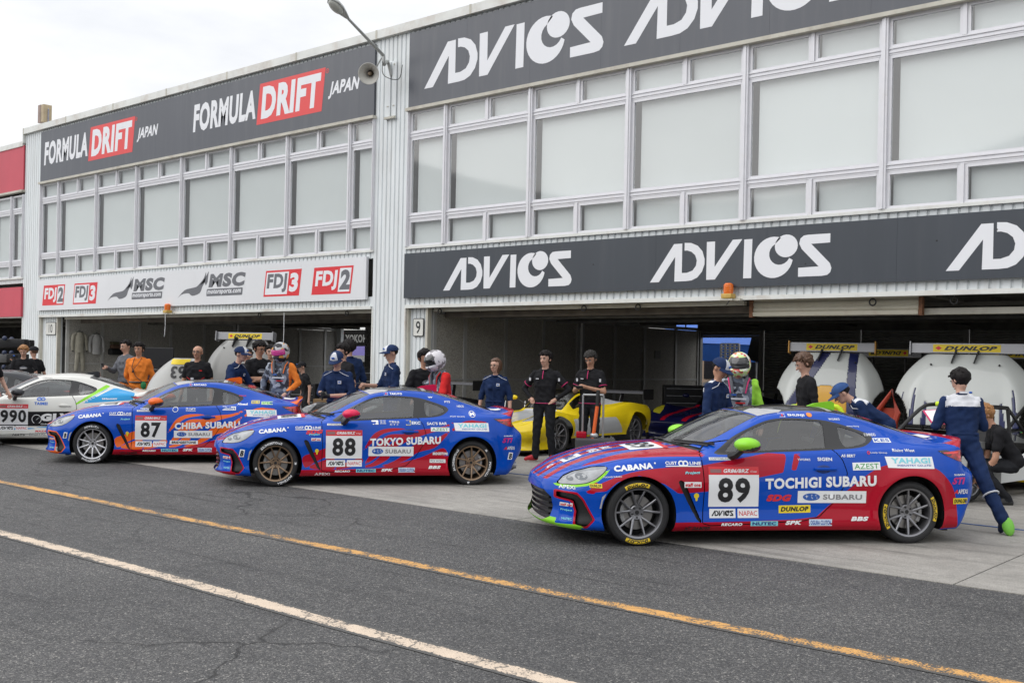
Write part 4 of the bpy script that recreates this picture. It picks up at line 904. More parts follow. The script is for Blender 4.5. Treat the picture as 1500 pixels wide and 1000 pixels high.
def coupe(name, label, pos, rot, sx, livery, mats, rim_mat, rim_style, mirror_mat, fin_mat, stickers, tyres, lip_paint=0, steer=0.0, group='race coupes parked nose out on the pit apron', glass_open=False):
    import copy
    S = copy.deepcopy(SH0); livery(S)
    root = empty(name, label, 'race car', pos, rot, group); root.scale = (sx, 1, 1)
    for pid in sorted(set(S.part.tolist())):
        if pid < 0: continue
        sel = S.part == pid; nm = NAMES[pid]; sink = SINK.get(pid, 0)
        dm = {2: CTRIM, 3: CGLASS, 4: CGLASS, 5: CGLASS, 6: CGLASS, 9: LENS, 10: None, 11: BLK, 12: BLK, 13: BLK, 15: DARK, 21: BLK, 22: CTRIM}.get(pid)
        mm = mats
        if pid == 10: mm = {**mats, **{k: TLENS for k in mats}}
        if pid in CENTRE: me = part_mesh(S, sel, nm, mm, sink, 'both', dm); link(nm, me, root)
        else:
            for side_ in ('near', 'far'): me = part_mesh(S, sel, nm, mm, sink, side_, dm); link(nm, me, root)
    bvh = BVHTree.FromPolygons(S.A[:, :3].tolist(), S.T[S.part >= 0].tolist()); P = Proj(bvh, root)
    # recess walls and dark insides so nothing is see-through
    b = MB(); b.box2((-.58, -.50, .13), (3.02, .50, .30), DARK); b.box2((-.50, -.50, .30), (.62, .50, .62), DARK); b.box2((2.15, -.62, .3), (3.08, .62, .80), DARK); b.box2((.36, -.83, .13), (2.24, .83, .18), DARK); b.box2((.42, -.70, .18), (.50, .70, .72), DARK); b.box2((2.2, -.72, .18), (2.26, .72, .80), DARK)
    b.box2((.4, -.80, .18), (2.2, -.77, .74), DARK); b.box2((.4, .77, .18), (2.2, .80, .74), DARK)
    for s in (-1, 1):
        for cx, cz, r_ in ARCH:
            b.lathe([(r_ + .012, -.83 * s), (r_ + .012, -.58 * s)], DARK, 24, (cx, 0, cz), 'Y', R(-12), R(192)); 
            for x0, x1 in ((cx - r_ - .06, cx - r_ - .012), (cx + r_ + .012, cx + r_ + .06)): b.box2((x0, min(-.6 * s, -.82 * s), .12), (x1, max(-.6 * s, -.82 * s), cz), DARK)
    b.build('underbody', root)
    b = MB()
    for z in (.225, .275, .325, .375, .42):
        arc = [(-.772 + .30 * y * y, y) for y in np.linspace(-.42, .42, 13)]; b.prism([(x - .012, y) for x, y in arc] + [(x + .04, y) for x, y in reversed(arc)], z, z + .016, CTRIM, 'Z')
    b.build('grille_slats', root)
    # cabin
    b = MB(); CAB = mat('cabin_black', (.015, .015, .016), .7); b.prism([(.62, .50), (.62, .84), (.80, .875), (1.02, .85), (1.08, .74), (1.0, .5)], -.68, .68, CAB); b.box2((.6, -.7, .3), (2.2, .7, .34), CAB); b.prism([(2.05, .34), (2.05, .84), (2.85, .90), (2.9, .34)], -.66, .66, CAB); b.build('dashboard_and_floor', root)
    for y in (-.36, .36):
        b = MB(); sm_ = mat('seat_black_cloth', (.02, .02, .022), .85) if not livery == liv990 else mat('seat_black_cloth', (.02, .02, .022), .85)
        b.prism([(1.30, .42), (1.34, .52), (1.70, .50), (1.84, .60), (2.0, 1.02), (2.05, 1.10), (2.12, 1.09), (2.06, .86), (1.92, .44)], y - .19, y + .19, sm_)
        for q in (-.24, .24): b.prism([(1.72, .62), (1.84, .85), (2.02, .88), (1.92, .6)], y + q - .03, y + q + .03, sm_)
        b.build('bucket_seat', root)
    b = MB(); v = MB(); cg = mat('roll_cage_white', (.45, .46, .46), .4)
    for s in (-1, 1):
        b.tube(smooth_loop([(.72, .62 * s, .5), (.80, .62 * s, .86), (1.22, .52 * s, 1.10), (1.5, .49 * s, 1.15), (1.98, .49 * s, 1.14), (2.02, .60 * s, .80), (2.02, .64 * s, .35)], 4, False), .02, cg); b.tube([(1.98, .49 * s, 1.13), (2.75, .52 * s, .86)], .02, cg)
        b.tube([(.80, .66 * s, .55), (2.0, .66 * s, .72)], .02, cg); b.tube([(.80, .66 * s, .75), (2.0, .66 * s, .48)], .02, cg)
    b.tube([(1.98, -.49, 1.14), (1.98, .49, 1.14)], .02, cg); b.tube([(1.98, -.49, 1.12), (2.02, .62, .45)], .02, cg); b.tube([(1.24, -.51, 1.11), (1.24, .51, 1.11)], .02, cg); b.tube([(2.0, .49, .9), (2.0, -.6, .9)], .02, cg); b.build('roll_cage', root)
    b = MB(); pts = [(1.17 + .05 * math.sin(t), .36 + .17 * math.cos(t), .80 + .17 * math.sin(t)) for t in np.linspace(0, 2 * math.pi, 25)]; b.tube(pts, .013, BLK, 6, False); b.tube([(1.0, .36, .78), (1.17, .36, .80)], .03, BLK); b.tube([(1.17, .20, .80), (1.17, .52, .80)], .012, BLK); b.build('steering_wheel', root)
    # wheels
    if id(rim_mat) not in RIMS or RIMS[id(rim_mat)][0] != rim_style: RIMS[id(rim_mat)] = (rim_style, rim_mesh(rim_style, rim_mat))
    rme = RIMS[id(rim_mat)][1]
    for wi, (x, s) in enumerate(((0, -1), (WB, -1), (0, 1), (WB, 1))):
        w = link('wheel', TYRE_ME, root, loc=(x, .752 * s, WZ)); w.rotation_euler = (0, 0, (0 if s < 0 else math.pi) + (steer if x == 0 else 0)); link('rim', rme, w, rot=(0, R(17 * wi), 0)); link('brake_disc', DISC_ME, w); link('brake_caliper', CAL_ME, w, rot=(0, 0 if x == 0 else R(180), 0))
        if s < 0:
            for k_, (m_, it) in enumerate(tyres[wi]): ring_text(it, 'sidewall_patch' if it[0][0] == 'p' else 'sidewall_lettering', w, m_, -.1176 - .0012 * k_)
    # mirrors, handles, fin, wipers, exhaust, lamps
    for s in (-1, 1):
        b = MB(); vv = []; b.ell((.955, .975 * s, .918), (.118, .118, .066), mirror_mat, 18); o = b.build('mirror', root)
        b = MB(); b.ell((.965, .975 * s, .905), (.112, .113, .058), CTRIM, 16); b.tube([(.93, .93 * s, .87), (.89, .88 * s, .82), (.87, .80 * s, .80)], [.03, .034, .04], BLK, 8); b.build('mirror_foot', o)
        b = MB(); b.box((1.755, .872 * s, .695), (.215, .022, .026), mats[0], None, .009); o = b.build('door_handle', root)
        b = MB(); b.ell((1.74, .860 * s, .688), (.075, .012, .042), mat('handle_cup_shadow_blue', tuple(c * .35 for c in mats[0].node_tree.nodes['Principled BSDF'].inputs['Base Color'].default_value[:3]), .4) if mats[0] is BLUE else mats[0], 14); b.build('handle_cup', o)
        b = MB(); b.tube([(3.06, .50 * s, .215), (3.30, .50 * s, .232)], .046, STEEL, 14, False); b.tube([(3.08, .50 * s, .215), (3.28, .50 * s, .231)], .040, DARK, 14); b.build('exhaust_tip', root)
    b = MB(); b.prism([(1.93, 1.225), (2.03, 1.262), (2.20, 1.285), (2.235, 1.27), (2.24, 1.19)], -.022, .022, fin_mat); b.build('roof_fin', root)
    for y, x, y2, x2 in ((.18, .47, -.42, .60), (-.28, .50, -.66, .70)):
        b = MB(); b.tube([(x - .02, y, .895), (x2, y2, .885 + .0 * y)], .008, BLK, 6); b.box(((x + x2) / 2 + .03, (y + y2) / 2, .902), (.02, .5, .02), BLK, (0, 0, math.atan2(x2 - x, -(y2 - y)))); b.build('wiper', root)
    b = MB(); b.prism([(3.02, .20), (3.26, .27), (3.30, .20), (3.16, .12), (3.0, .13)], -.52, .52, BLK); b.build('rear_diffuser', root)
    # lamp internals
    for s in (-1,):
        it = [poly2d(smooth_loop([(-.65, .56), (-.52, .565), (-.40, .61), (-.33, .672), (-.42, .668), (-.56, .63)], 3))]; P.side(it, mat('lamp_inner_chrome', (.30, .31, .31), .2, .6, var=.5, vscale=18), -.001, name='lamp_reflector')
        P.side([poly2d(disc(-.50, .605, .05, .03, 14)), poly2d(disc(-.59, .582, .028, .02, 12))], mat('lamp_projector', (.10, .11, .12), .1, .5), .001, name='lamp_projector')
        P.side([poly2d([(-.355, .335), (-.335, .44), (-.30, .47), (-.33, .40), (-.34, .335)])], mat('marker_lens', (.45, .45, .44), .2, coat=.5), .003, name='side_marker')
        P.side([poly2d([(2.95, .845), (3.12, .855), (3.10, .84), (2.98, .83)]), poly2d([(3.08, .83), (3.17, .82), (3.2, .79), (3.12, .79)])], mat('tail_lamp_bright', (.75, .02, .02), .15, coat=1), .006, name='tail_lamp_strip')
        P.side([poly2d([(2.90, .862), (3.0, .868), (3.06, .845), (3.02, .81), (2.97, .825)])], TDARK, .0055, name='tail_lamp_smoke')
    stickers(P, root)
    return root, P
SURF = mats_cache = {}
def number_block(P, num, w0=.64, w1=1.115, z0=.352, z1=.71, three=False):
    zs_ = z1 - .072
    P.side([rect(w0, z0, w1, zs_)], WHITE, .0025, name='number_panel'); P.side([rect(w0, zs_, w1, z1)], REDP, .0025, name='number_panel_header')
    P.side([text2d('GR86/BRZ', w0 + .14, zs_ + .018, w1 - .09, z1 - .02, .03, .25), text2d('Cup', w1 - .08, zs_ + .02, w1 - .02, z1 - .035, .01, .2)], WHITE, .0045)
    P.side([rect(w0 + .015, zs_ + .018, w0 + .12, z1 - .022)], mat('header_chip', (.25, .12, .12), .5), .0045, name='header_chip')
    n = len(num); P.side([text2d(num, w0 + (.085 if n == 2 else .03), z0 + .035, w1 - (.085 if n == 2 else .03), zs_ - .025, .035, 0, .03)], BLACKP, .0045, name='race_number')
    xm = w0 + (w1 - w0) * .54
    P.side([rect(w0 + .01, z0 - .10, xm, z0 - .018), rect(xm + .02, z0 - .10, w1, z0 - .018)], WHITE, .0025, name='sponsor_sticker')
    P.side([adv for adv in adv_logo(w0 + .03, z0 - .083, xm - w0 - .05, .05)], BLACKP, .0045, step=0)
    P.side([text2d('NAPAC', xm + .035, z0 - .082, w1 - .012, z0 - .038, .0)], REDP, .0045)
def plate(P, x0, z0, x1, z1, s, mbg, mtx, bold=.02, shear=0, pad=.1, sl=0.0):
    P.side([poly2d([(x0, z0), (x1, z0 + sl), (x1, z1 + sl), (x0, z1)])], mbg, .0025, name='sponsor_sticker'); w, h = x1 - x0, z1 - z0
    v, f = text2d(s, x0 + w * .06, z0 + h * pad * 1.6, x1 - w * .06, z1 - h * pad * 1.6, bold, shear); v = [(p[0], p[1] + sl * (p[0] - x0) / w) for p in v]; P.side([(v, f)], mtx, .0045)
def tx(P, s, x0, z0, x1, z1, m=None, bold=.02, shear=0, sl=0.0, lift=.004):
    v, f = text2d(s, x0, z0, x1, z1, bold, shear); v = [(p[0], p[1] + sl * (p[0] - x0) / (x1 - x0)) for p in v]; P.side([(v, f)], m or WHITE, lift)
def cfc(P, cx, cz, w, m=None):
    m = m or WHITE; r_ = w * .085
    P.side([poly2d(disc(cx - r_ * .7, cz, r_, r_ * .9, 16), disc(cx - r_ * .7, cz, r_ * .55, r_ * .5, 12)), poly2d(disc(cx + r_ * .7, cz, r_, r_ * .9, 16), disc(cx + r_ * .7, cz, r_ * .55, r_ * .5, 12)), rect(cx - w / 2, cz - .028, cx + w / 2, cz - .020), text2d('CUST', cx - w / 2, cz - .012, cx - w * .18, cz + .016, .03), text2d('LINE', cx + w * .18, cz - .012, cx + w / 2, cz + .016, .03)], m, .004)
def subaru_plate(P, x0, z0, x1, z1):
    h = z1 - z0; w = x1 - x0; P.side([rect(x0, z0, x1, z1)], WHITE, .0025, name='sponsor_sticker'); ov, st = star_oval(x0 + w * .20, z0 + h * .5, w * .25, h * .62)
    P.side(ov, SBLUE, .004, name='oval_badge'); P.side(st, WHITE, .0052, name='oval_badge_stars'); P.side([text2d('SUBARU', x0 + w * .37, z0 + h * .28, x1 - w * .06, z0 + h * .72, .03)], GREYP, .0045)
def yahagi(P, x0, z0, x1, z1, sl=.0):
    w, h = x1 - x0, z1 - z0; P.side([poly2d([(x0, z0 + .01), (x1 + .01, z0 - .0), (x1 - .0, z1), (x0 - .02, z1)])], WHITE, .0025, name='sponsor_sticker')
    P.side([text2d('YAHAGI', x0 + w * .08, z0 + h * .45, x1 - w * .06, z1 - h * .1, .035)], TEAL, .0045); P.side([text2d('INDUSTRY CO.,LTD', x0 + w * .2, z0 + h * .18, x1 - w * .05, z0 + h * .36, .02)], SBLUE, .0045)
def common_stickers(P, num, team, driver, tx0=1.175, tx1=2.24, carno3=False):
    number_block(P, num); tx(P, team, tx0, .508, tx1, .606, None, .045, 0, .035)
    tx(P, 'CABANA', -.22, .655, .13, .705, None, .055, 0, .035); P.side([poly2d(disc(.15, .735, .008, .008, 8))], WHITE, .004, name='lettering'); cfc(P, .41, .735, .33)
    plate(P, .655, .765, .86, .79, 'CUSTOMLINE', WHITE, GREYP, .02)
    tx(P, 'RECARO', .76, .183, .96, .207, None, .05, .2); plate(P, 1.04, .180, 1.30, .222, 'NUTEC', TEAL, NAVY, .04); tx(P, 'SPK', 1.37, .188, 1.53, .225, None, .06, .25, .002)
    plate(P, 1.60, .178, 1.82, .238, 'OGURA CLUTCH', PALE, SBLUE, .02)
    tx(P, 'BBS', 2.0, .222, 2.17, .262, None, .06, .25)
    yahagi(P, 2.36, .70, 2.82, .81)
    P.side([rect(1.42, 1.150, 1.475, 1.180)], WHITE, .003, name='flag_sticker'); P.side([poly2d(disc(1.448, 1.165, .010, .010, 12))], REDP, .0045, name='flag_sticker_disc')
    tx(P, driver, 1.50, 1.152, 1.50 + .028 * len(driver), 1.178, None, .04)
    tx(P, 'SUBARU', 3.04, .635, 3.17, .652, None, .03); tx(P, 'STI', 3.02, .555, 3.17, .62, MAGP, .05, .3); tx(P, 'A', 3.04, .465, 3.09, .505, REDP, .07, .3); tx(P, 'APEXi', 3.09, .465, 3.20, .508, None, .02, .1)
    plate(P, -.67, .335, -.575, .368, 'staff one', WHITE, REDP, .03); tx(P, 'Project', -.66, .29, -.575, .312, TEAL, .03); tx(P, 'NUTEC', -.655, .215, -.58, .235, TEAL, .03)
    tx(P, 'Project', .42, .635, .56, .665, TEAL, .04, .2, .005)
    P.side([poly2d(disc(.525, .452, .024, .024, 12)), poly2d([(.515, .43), (.538, .43), (.533, .405), (.52, .405)])], SYEL, .0045, name='sponsor_sticker')
    # bonnet print
    def top(items, m, lift=.003, name='lettering'): P.lay(items, m, lift, (0, 0, 1.5), (0, -1, 0), (1, 0, 0), (0, 0, -1), name=name)
    top([poly2d([(-.02, .02), (.46, .02), (.50, .36), (-.02, .36)])], WHITE, .0025, 'number_panel'); top([text2d(num[-2:], .04, .06, .42, .29, .03)], BLACKP, .0045, 'race_number'); top([rect(-.02, .33, .50, .38)], REDP, .0042, 'number_panel_header'); top([text2d('SUBARU', -.27, -.52, .17, -.42, .04)], NAVY, .0055); top([rect(-.32, -.55, .22, -.38)], WHITE, .004, 'sponsor_sticker')
    top([text2d(team.split()[0], -.30, -.30, .22, -.20, .03), text2d('SUBARU', -.28, -.17, .20, -.08, .03)], WHITE, .0045); top([rect(-.2, -.70, .12, -.60)], REDP, .004, 'sponsor_sticker')
    top([text2d('GR86/BRZ', -.18, -.68, .10, -.62, .03)], WHITE, .0055)
    # roof graphics
    top([poly2d([(.30, 1.17), (.50, 1.24), (.50, 1.45), (.44, 1.50), (.2, 1.28)]), poly2d([(-.50, 1.24), (-.3, 1.18), (-.1, 1.22), (-.38, 1.42), (-.46, 1.55)]), poly2d([(.45, 1.96), (.42, 2.02), (-.42, 2.02), (-.45, 1.96)])], mat('roof_pale_grey', (.42, .42, .43), .35, coat=.5), .003, 'roof_graphic')
    top([poly2d([(.45, 2.93), (.3, 3.12), (-.1, 3.15), (-.3, 3.05), (.1, 2.95)])], WHITE, .0035, 'boot_graphic')
    P.lay([text2d('CABANA', -.40, 2.35, .40, 2.48, .02)], REDP, .004, (0, 0, 1.9), (0, -1, 0), (1, 0, 0), (0, 0, -1))
    # number plate sized board at the nose
    P.lay([rect(-.33, .47, .0, .60)], mat('front_plate', (.6, .6, .58), .5), .010, (-1.5, 0, 0), (0, -1, 0), (0, 0, 1), (1, 0, 0), name='front_plate')
def side_m(s): return s.cen()[:, 1] < -.4
def band(S, pts, v, mask=None): i = S.poly([0, 2], pts, mask or (lambda s: (s.cen()[:, 1] < -.35) & (s.part >= 0))); S.paint[i] = v
def hoodband(S, pts, v, mask=None): i = S.poly([0, 1], pts, mask or (lambda s: (s.cen()[:, 6] > 0) & (s.cen()[:, 0] < .62) & (s.part != 9))); S.paint[i] = v
RING = lambda s: (s.cen()[:, 6] < 0) & (s.cen()[:, 1] < -.3)
def tailfin(S, v):
    i = S.poly([0, 2], [(2.80, .960), (3.0, .935), (3.12, .905), (3.17, .872), (3.4, .872), (3.4, 1.05), (2.95, 1.05)], lambda s: (s.cen()[:, 0] > 2.7) & ((s.cen()[:, 6] < 0) | (s.cen()[:, 7] > 3.2))); S.paint[i] = v
    i = S.cut(lambda A: 18.55 - A[:, 6], lambda s: s.cen()[:, 6] > 18.2); S.paint[i] = v
def base_roof(S):
    S.paint[S.part == 19] = 4
    i = S.poly([0, 2], SILL, RING); S.paint[i] = 1; S.paint[S.part == 14] = 2
def liv89(S):
    base_roof(S)
    band(S, smooth_loop([(-.50,.46),(-.32,.565),(-.07,.655),(.26,.70),(.6,.722)], 3, False) + [(1.23,.83),(1.40,.822),(1.35,.66),(1.04,.60),(.64,.49),(.36,.47),(.23,.555),(0,.63),(-.2,.57),(-.3,.49)], 1)
    band(S, [(-.50,.47),(-.44,.49),(-.40,.56),(-.36,.56),(-.40,.46)], 1); band(S, [(1.475,.823),(1.54,.828),(1.475,.68),(1.425,.68)], 1)
    band(S, [(1.6,.245)] + smooth_loop([(1.66,.25),(1.83,.39),(1.99,.52),(2.17,.655),(2.35,.735),(2.60,.735),(2.82,.715),(2.98,.60),(3.07,.42),(3.09,.15)], 3, False) + [(2.0,.1),(1.6,.1)], 1)
    tailfin(S, 1); hoodband(S, [(-.9,-.30),(-.45,-.30),(.5,-.34),(.5,-.42),(-.4,-.43),(-.9,-.40)], 1); hoodband(S, [(-.8,-.06),(.5,-.03),(.5,-.2),(-.8,-.16)], 1); hoodband(S, [(-.50,-.58),(.0,-.54),(.55,-.46),(.64,-.80),(.1,-.76),(-.3,-.68)], 1)
    i = S.poly([0, 2], HEADL, lambda s: (s.part == 0) & (s.cen()[:, 1] < -.3) & (s.cen()[:, 0] < -.25), .026); S.paint[i & (S.part == 0) & (S.cen()[:, 2] < .58 + .32 * (S.cen()[:, 0] + .55))] = 3
    i = S.poly([0, 2], CDUCT, lambda s: (s.part == 0) & (s.cen()[:, 1] < -.3) & (s.cen()[:, 0] < -.2), .016); S.paint[i & (S.part == 0)] = 1
    i = S.cut(lambda A: A[:, 2] - .22, lambda s: (s.cen()[:, 0] < -.45) & (s.part == 0) & (np.abs(s.cen()[:, 1]) < .60)); S.paint[i] = 3
    S.paint[S.part == 14] = 3
def liv_flame(col):
    def f(S):
        base_roof(S)
        for p in FLAMES: band(S, smooth_loop(p, 3), 2)
        band(S, [(1.85,.35),(2.24,.385),(2.24,.15),(1.21,.2)], 1, RING); tailfin(S, 2)
        hoodband(S, [(-.9,-.30),(-.45,-.32),(.4,-.34),(.4,-.44),(-.4,-.45),(-.9,-.40)], 2); hoodband(S, [(-.8,-.06),(.5,-.03),(.5,-.2),(-.8,-.16)], 2); band(S, [(-.80,.53),(-.5,.62),(-.3,.70),(-.2,.73),(-.35,.70),(-.55,.64)], 2)
        i = S.poly([0, 2], CDUCT, lambda s: (s.part == 0) & (s.cen()[:, 1] < -.3) & (s.cen()[:, 0] < -.2), .014); S.paint[i & (S.part == 0)] = 2
        S.paint[S.part == 14] = 2
    return f
def liv990(S):
    S.paint[S.part == 19] = 0
    band(S, [(-1, .24), (1.0, .27), (1.75, .335), (1.75, .35), (1.0, .30), (-1, .28)], 3)
    band(S, [(-1, .335), (3.4, .335), (3.4, .58), (2.2, .60), (-1, .555)], 1, lambda s: (s.cen()[:, 1] < -.35) & (s.cen()[:, 0] > -.5) & (s.part != 10)); band(S, [(1.9, .58), (3.4, .60), (3.4, .78), (2.4, .70)], 1)
    band(S, [(2.22, .575), (2.27, .58), (2.55, .73), (2.49, .73)], 0); band(S, [(2.62, .58), (2.67, .58), (2.95, .77), (2.88, .77)], 0)
    band(S, [(2.05, .735), (2.95, .80), (2.98, .92), (2.62, 1.0), (2.45, .985)], 3, lambda s: (s.cen()[:, 1] < -.35) & (s.part == 0)); band(S, [(1.88, .70), (1.95, .70), (2.52, 1.03), (2.44, 1.06)], 2, lambda s: (s.cen()[:, 1] < -.35) & (s.part == 0)); band(S, [(2.0, .70), (2.06, .72), (2.62, 1.02), (2.55, 1.03)], 0, lambda s: (s.cen()[:, 1] < -.35) & (s.part == 0))
def liv_black(S): pass
def cpos(px, py, rot):
    """car placed by where its near front tyre meets the ground in the photograph"""
    p = at(px, py, 1.0); t = CAMZ / (CAMZ - p.z); x, y = p.x * t, p.y * t; th = R(rot); return (x - .87 * math.sin(th), y + .87 * math.cos(th), 0)
def tdun(a, b): return [(TYEL, [('p', '', a, .236, .272, 52, 0, 0), ('p', '', b, .236, .272, 52, 0, 0)]), (BLACKP, [('t', 'DUNLOP', a, .241, .268, 44, .07, 0), ('t', 'DUNLOP', b, .241, .268, 44, .07, 0)])]
def tbrd(a, b): return [(WHITE, [('t', 'BRIDGESTONE', a, .240, .268, 66, .05, 0), ('t', 'POTENZA', b, .240, .268, 48, .05, 0), ('t', 'B', a + 90, .243, .268, 8, .05, 0), ('t', 'B', b + 60, .243, .268, 8, .05, 0)])]
def st89(P, root):
    common_stickers(P, '89', 'TOCHIGI SUBARU', 'SHUNJI'); subaru_plate(P, 1.49, .385, 2.148, .495)
    tx(P, 'SDG', 1.19, .40, 1.43, .462, REDP, .07, .25); plate(P, 1.31, .292, 1.615, .362, 'DUNLOP', SYEL, BLACKP, .05, .2, .12, .006); plate(P, 2.02, .683, 2.285, .752, 'AZEST', WHITE, GREEN_, .0, 0, .1, .008); plate(P, 2.29, .930, 2.465, .968, 'KES', WHITE, SBLUE, .02)
    tx(P, 'Rising West', 2.43, .845, 2.65, .878, None, .02); tx(P, 'Lively Group', 2.21, .832, 2.37, .852, None, .0); P.side([poly2d(disc(2.19, .842, .014, .016, 12), disc(2.19, .842, .007, .008, 10))], REDP, .004, name='sponsor_sticker')
    plate(P, .41, .525, .57, .575, 'staff one', WHITE, REDP, .04); plate(P, 3.04, .37, 3.20, .425, 'DUNLOP', SYEL, BLACKP, .04, .2); plate(P, -.44, .515, -.335, .55, 'DUNLOP', SYEL, BLACKP, .03)
    tx(P, 'APEXi', -.68, .492, -.555, .522, None, .02); tx(P, 'TOCHIGI SUBARU', -.32, .60, -.16, .612, None, .01, 0, .012)
    tx(P, 'NT DAMPER', .42, .145, .66, .178, BLACKP, .04, .25); tx(P, 'SIGEN', 1.69, .765, 1.83, .795, None, .03); tx(P, 'AS BERT', 1.92, .80, 2.06, .825, None, .03, .2); tx(P, 'VWORKS', 1.50, .765, 1.62, .785, None, .01)
    P.side([poly2d(smooth_loop([(1.70, 1.155), (1.735, 1.155), (1.745, 1.18), (1.717, 1.19), (1.69, 1.18)], 2))], ORP, .004, name='sponsor_sticker'); tx(P, 'WORKS', 1.90, 1.125, 2.02, 1.143, None, .02); tx(P, 'Homes Racing', 2.07, 1.062, 2.20, 1.078, None, .01); tx(P, 'S SHINDO', 2.22, .985, 2.34, 1.01, None, .02)
def st88(P, root):
    common_stickers(P, '88', 'TOKYO SUBARU', 'TAKUTO', 1.22, 2.165); subaru_plate(P, 1.20, .385, 1.80, .505)
    tx(P, 'SDG', .38, .655, .60, .705, REDP, .07, .25, .01); plate(P, .45, .575, .575, .61, 'staff one', WHITE, REDP, .04)
    P.side([rect(1.70, .775, 1.90, .835)], SBLUE, .0025, name='sponsor_sticker'); P.side([rect(1.70, .775, 1.76, .835)], SYEL, .0035, name='sponsor_sticker'); tx(P, 'EKC', 1.775, .787, 1.89, .822, None, .04)
    tx(P, "SAC'S BAR", 1.98, .78, 2.25, .815, None, .03, 0, .004); plate(P, 2.03, .70, 2.28, .752, 'AZEST', WHITE, GREEN_, .0); tx(P, 'TE', 1.24, .78, 1.33, .83, None, .1); tx(P, '三三', 1.35, .79, 1.43, .83, None, .03); tx(P, '千葉板金', 1.47, .80, 1.61, .828, None, .01); tx(P, 'カイト', 1.48, .77, 1.60, .795, None, .01)
    tx(P, 'M', 2.58, .90, 2.64, .94, None, .04); P.side([poly2d(disc(2.61, .918, .045, .04, 20), disc(2.61, .918, .039, .034, 18))], WHITE, .004, name='sponsor_sticker'); tx(P, 'SPORT RACING', 2.30, .88, 2.50, .895, None, .0)
    tx(P, 'APEXi', .5, .145, .70, .178, None, .02); plate(P, 2.02, .30, 2.23, .345, 'PCX WORKS', WHITE, GREYP, .02); tx(P, 'BRIDGESTONE', 2.06, .40, 2.26, .435, None, .05)
    for x, z in ((-.44, .37), (3.13, .335)): P.side([poly2d([(x - .03, z), (x + .035, z), (x + .05, z + .09), (x - .01, z + .095)])], WHITE, .0025, name='tyre_maker_badge'); P.side([text2d('B', x - .015, z + .01, x + .035, z + .08, .05, .3)], BLACKP, .0045)
    tx(P, 'NEIGE', 2.42, 1.0, 2.52, 1.025, None, .01); tx(P, 'PTS', 2.25, 1.055, 2.33, 1.08, None, .02); tx(P, 'W', 2.02, 1.115, 2.09, 1.135, None, .05)
def st87(P, root):
    common_stickers(P, '87', 'CHIBA SUBARU', 'RINTARO', 1.24, 2.25); subaru_plate(P, 1.23, .385, 1.82, .492); plate(P, 1.17, .29, 1.6, .345, 'BRIDGESTONE', WHITE, BLACKP, .05, .15)
    tx(P, 'YOSTAR', .70, .795, .86, .815, None, .03); tx(P, 'DINFS', 1.40, .80, 1.55, .825, None, .02); tx(P, 'COGNITION', 1.40, .775, 1.55, .793, None, .02); P.side([poly2d(disc(1.24, .80, .045, .04, 18), disc(1.24, .80, .036, .032, 16))], WHITE, .004, name='sponsor_sticker')
    plate(P, 1.97, .80, 2.18, .855, 'motors', WHITE, SBLUE, .02); plate(P, 2.42, .90, 2.55, .945, 'EI', SYEL, GREYP, .04); plate(P, 2.58, .888, 2.76, .93, 'SPEC', mat('sticker_pale_green', (.6, .75, .4), .4), GREEN_, .02); tx(P, 'Ahead', 2.20, .875, 2.36, .905, None, .04)
    tx(P, 'SDG', 2.0, .42, 2.2, .48, REDP, .07, .25); tx(P, 'NTC DAMPER', .42, .145, .68, .178, BLACKP, .03, .2); tx(P, 'Hyne', 2.22, 1.0, 2.33, 1.02, REDP, .04, .2)
    P.side([poly2d([(-.44, .37), (-.38, .37), (-.365, .455), (-.42, .46)])], WHITE, .0025, name='tyre_maker_badge'); P.side([text2d('B', -.425, .38, -.38, .445, .05, .3)], BLACKP, .0045)
def st990(P, root):
    number_block(P, '990', .62, 1.12, .36, .71); tx(P, 'GLW', 1.34, .42, 1.98, .55, None, .07, .05, .02); tx(P, 'Global One Logistics World', 1.34, .355, 1.95, .385, None, .01); P.side([poly2d(disc(1.27, .455, .085, .08, 26, -60, 240) + list(reversed(disc(1.27, .455, .075, .07, 26, -60, 240)))), poly2d([(1.26, .44), (1.34, .50), (1.27, .455)])], WHITE, .004)
    P.side([poly2d(disc(1.30, .80, .045, .03, 16), disc(1.30, .80, .025, .014, 12)), poly2d(disc(1.365, .80, .045, .03, 16), disc(1.365, .80, .025, .014, 12)), text2d('TAIMEI', 1.22, .70, 1.45, .75, .04)], mat('taimei_blue', (.01, .12, .55), .4), .004)
    tx(P, 'ZEKURA', 1.98, .52, 2.30, .57, None, .05, .2, .03); tx(P, 'Winmax', 2.40, .80, 2.68, .83, None, .05, .1, .01); tx(P, 'NATS', .86, .17, 1.08, .205, BLACKP, .03, .2); tx(P, 'DIGITAL LAB', 1.15, .175, 1.6, .215, GREYP, .01, 0, .01); tx(P, 'MAZAIRE', 1.25, .235, 1.55, .265, REDP, .04, .2); tx(P, 'K.TAKENAKA', 1.30, 1.15, 1.48, 1.165, BLACKP, .0)
M89 = {0: BLUE, 1: RED, 2: RED, 3: LIME, 4: PBLACK}; M88 = {0: BLUE, 1: RED, 2: RED, 3: LIME, 4: PBLACK}; M87 = {0: BLUE, 1: RED, 2: ORANGE, 3: LIME, 4: PBLACK}; M990 = {0: PWHITE, 1: PBLACK, 2: LIME, 3: CYAN, 4: PWHITE}
car89, P89 = coupe('race_coupe', 'blue and red race coupe with number 89 and lime green mirrors, nearest', cpos(935, 800, 49.8), R(49.8), 1.0, liv89, M89, GUN, 'paired', LIME, LIME, st89, [tdun(95, 268), tdun(188, 8)], steer=R(2))
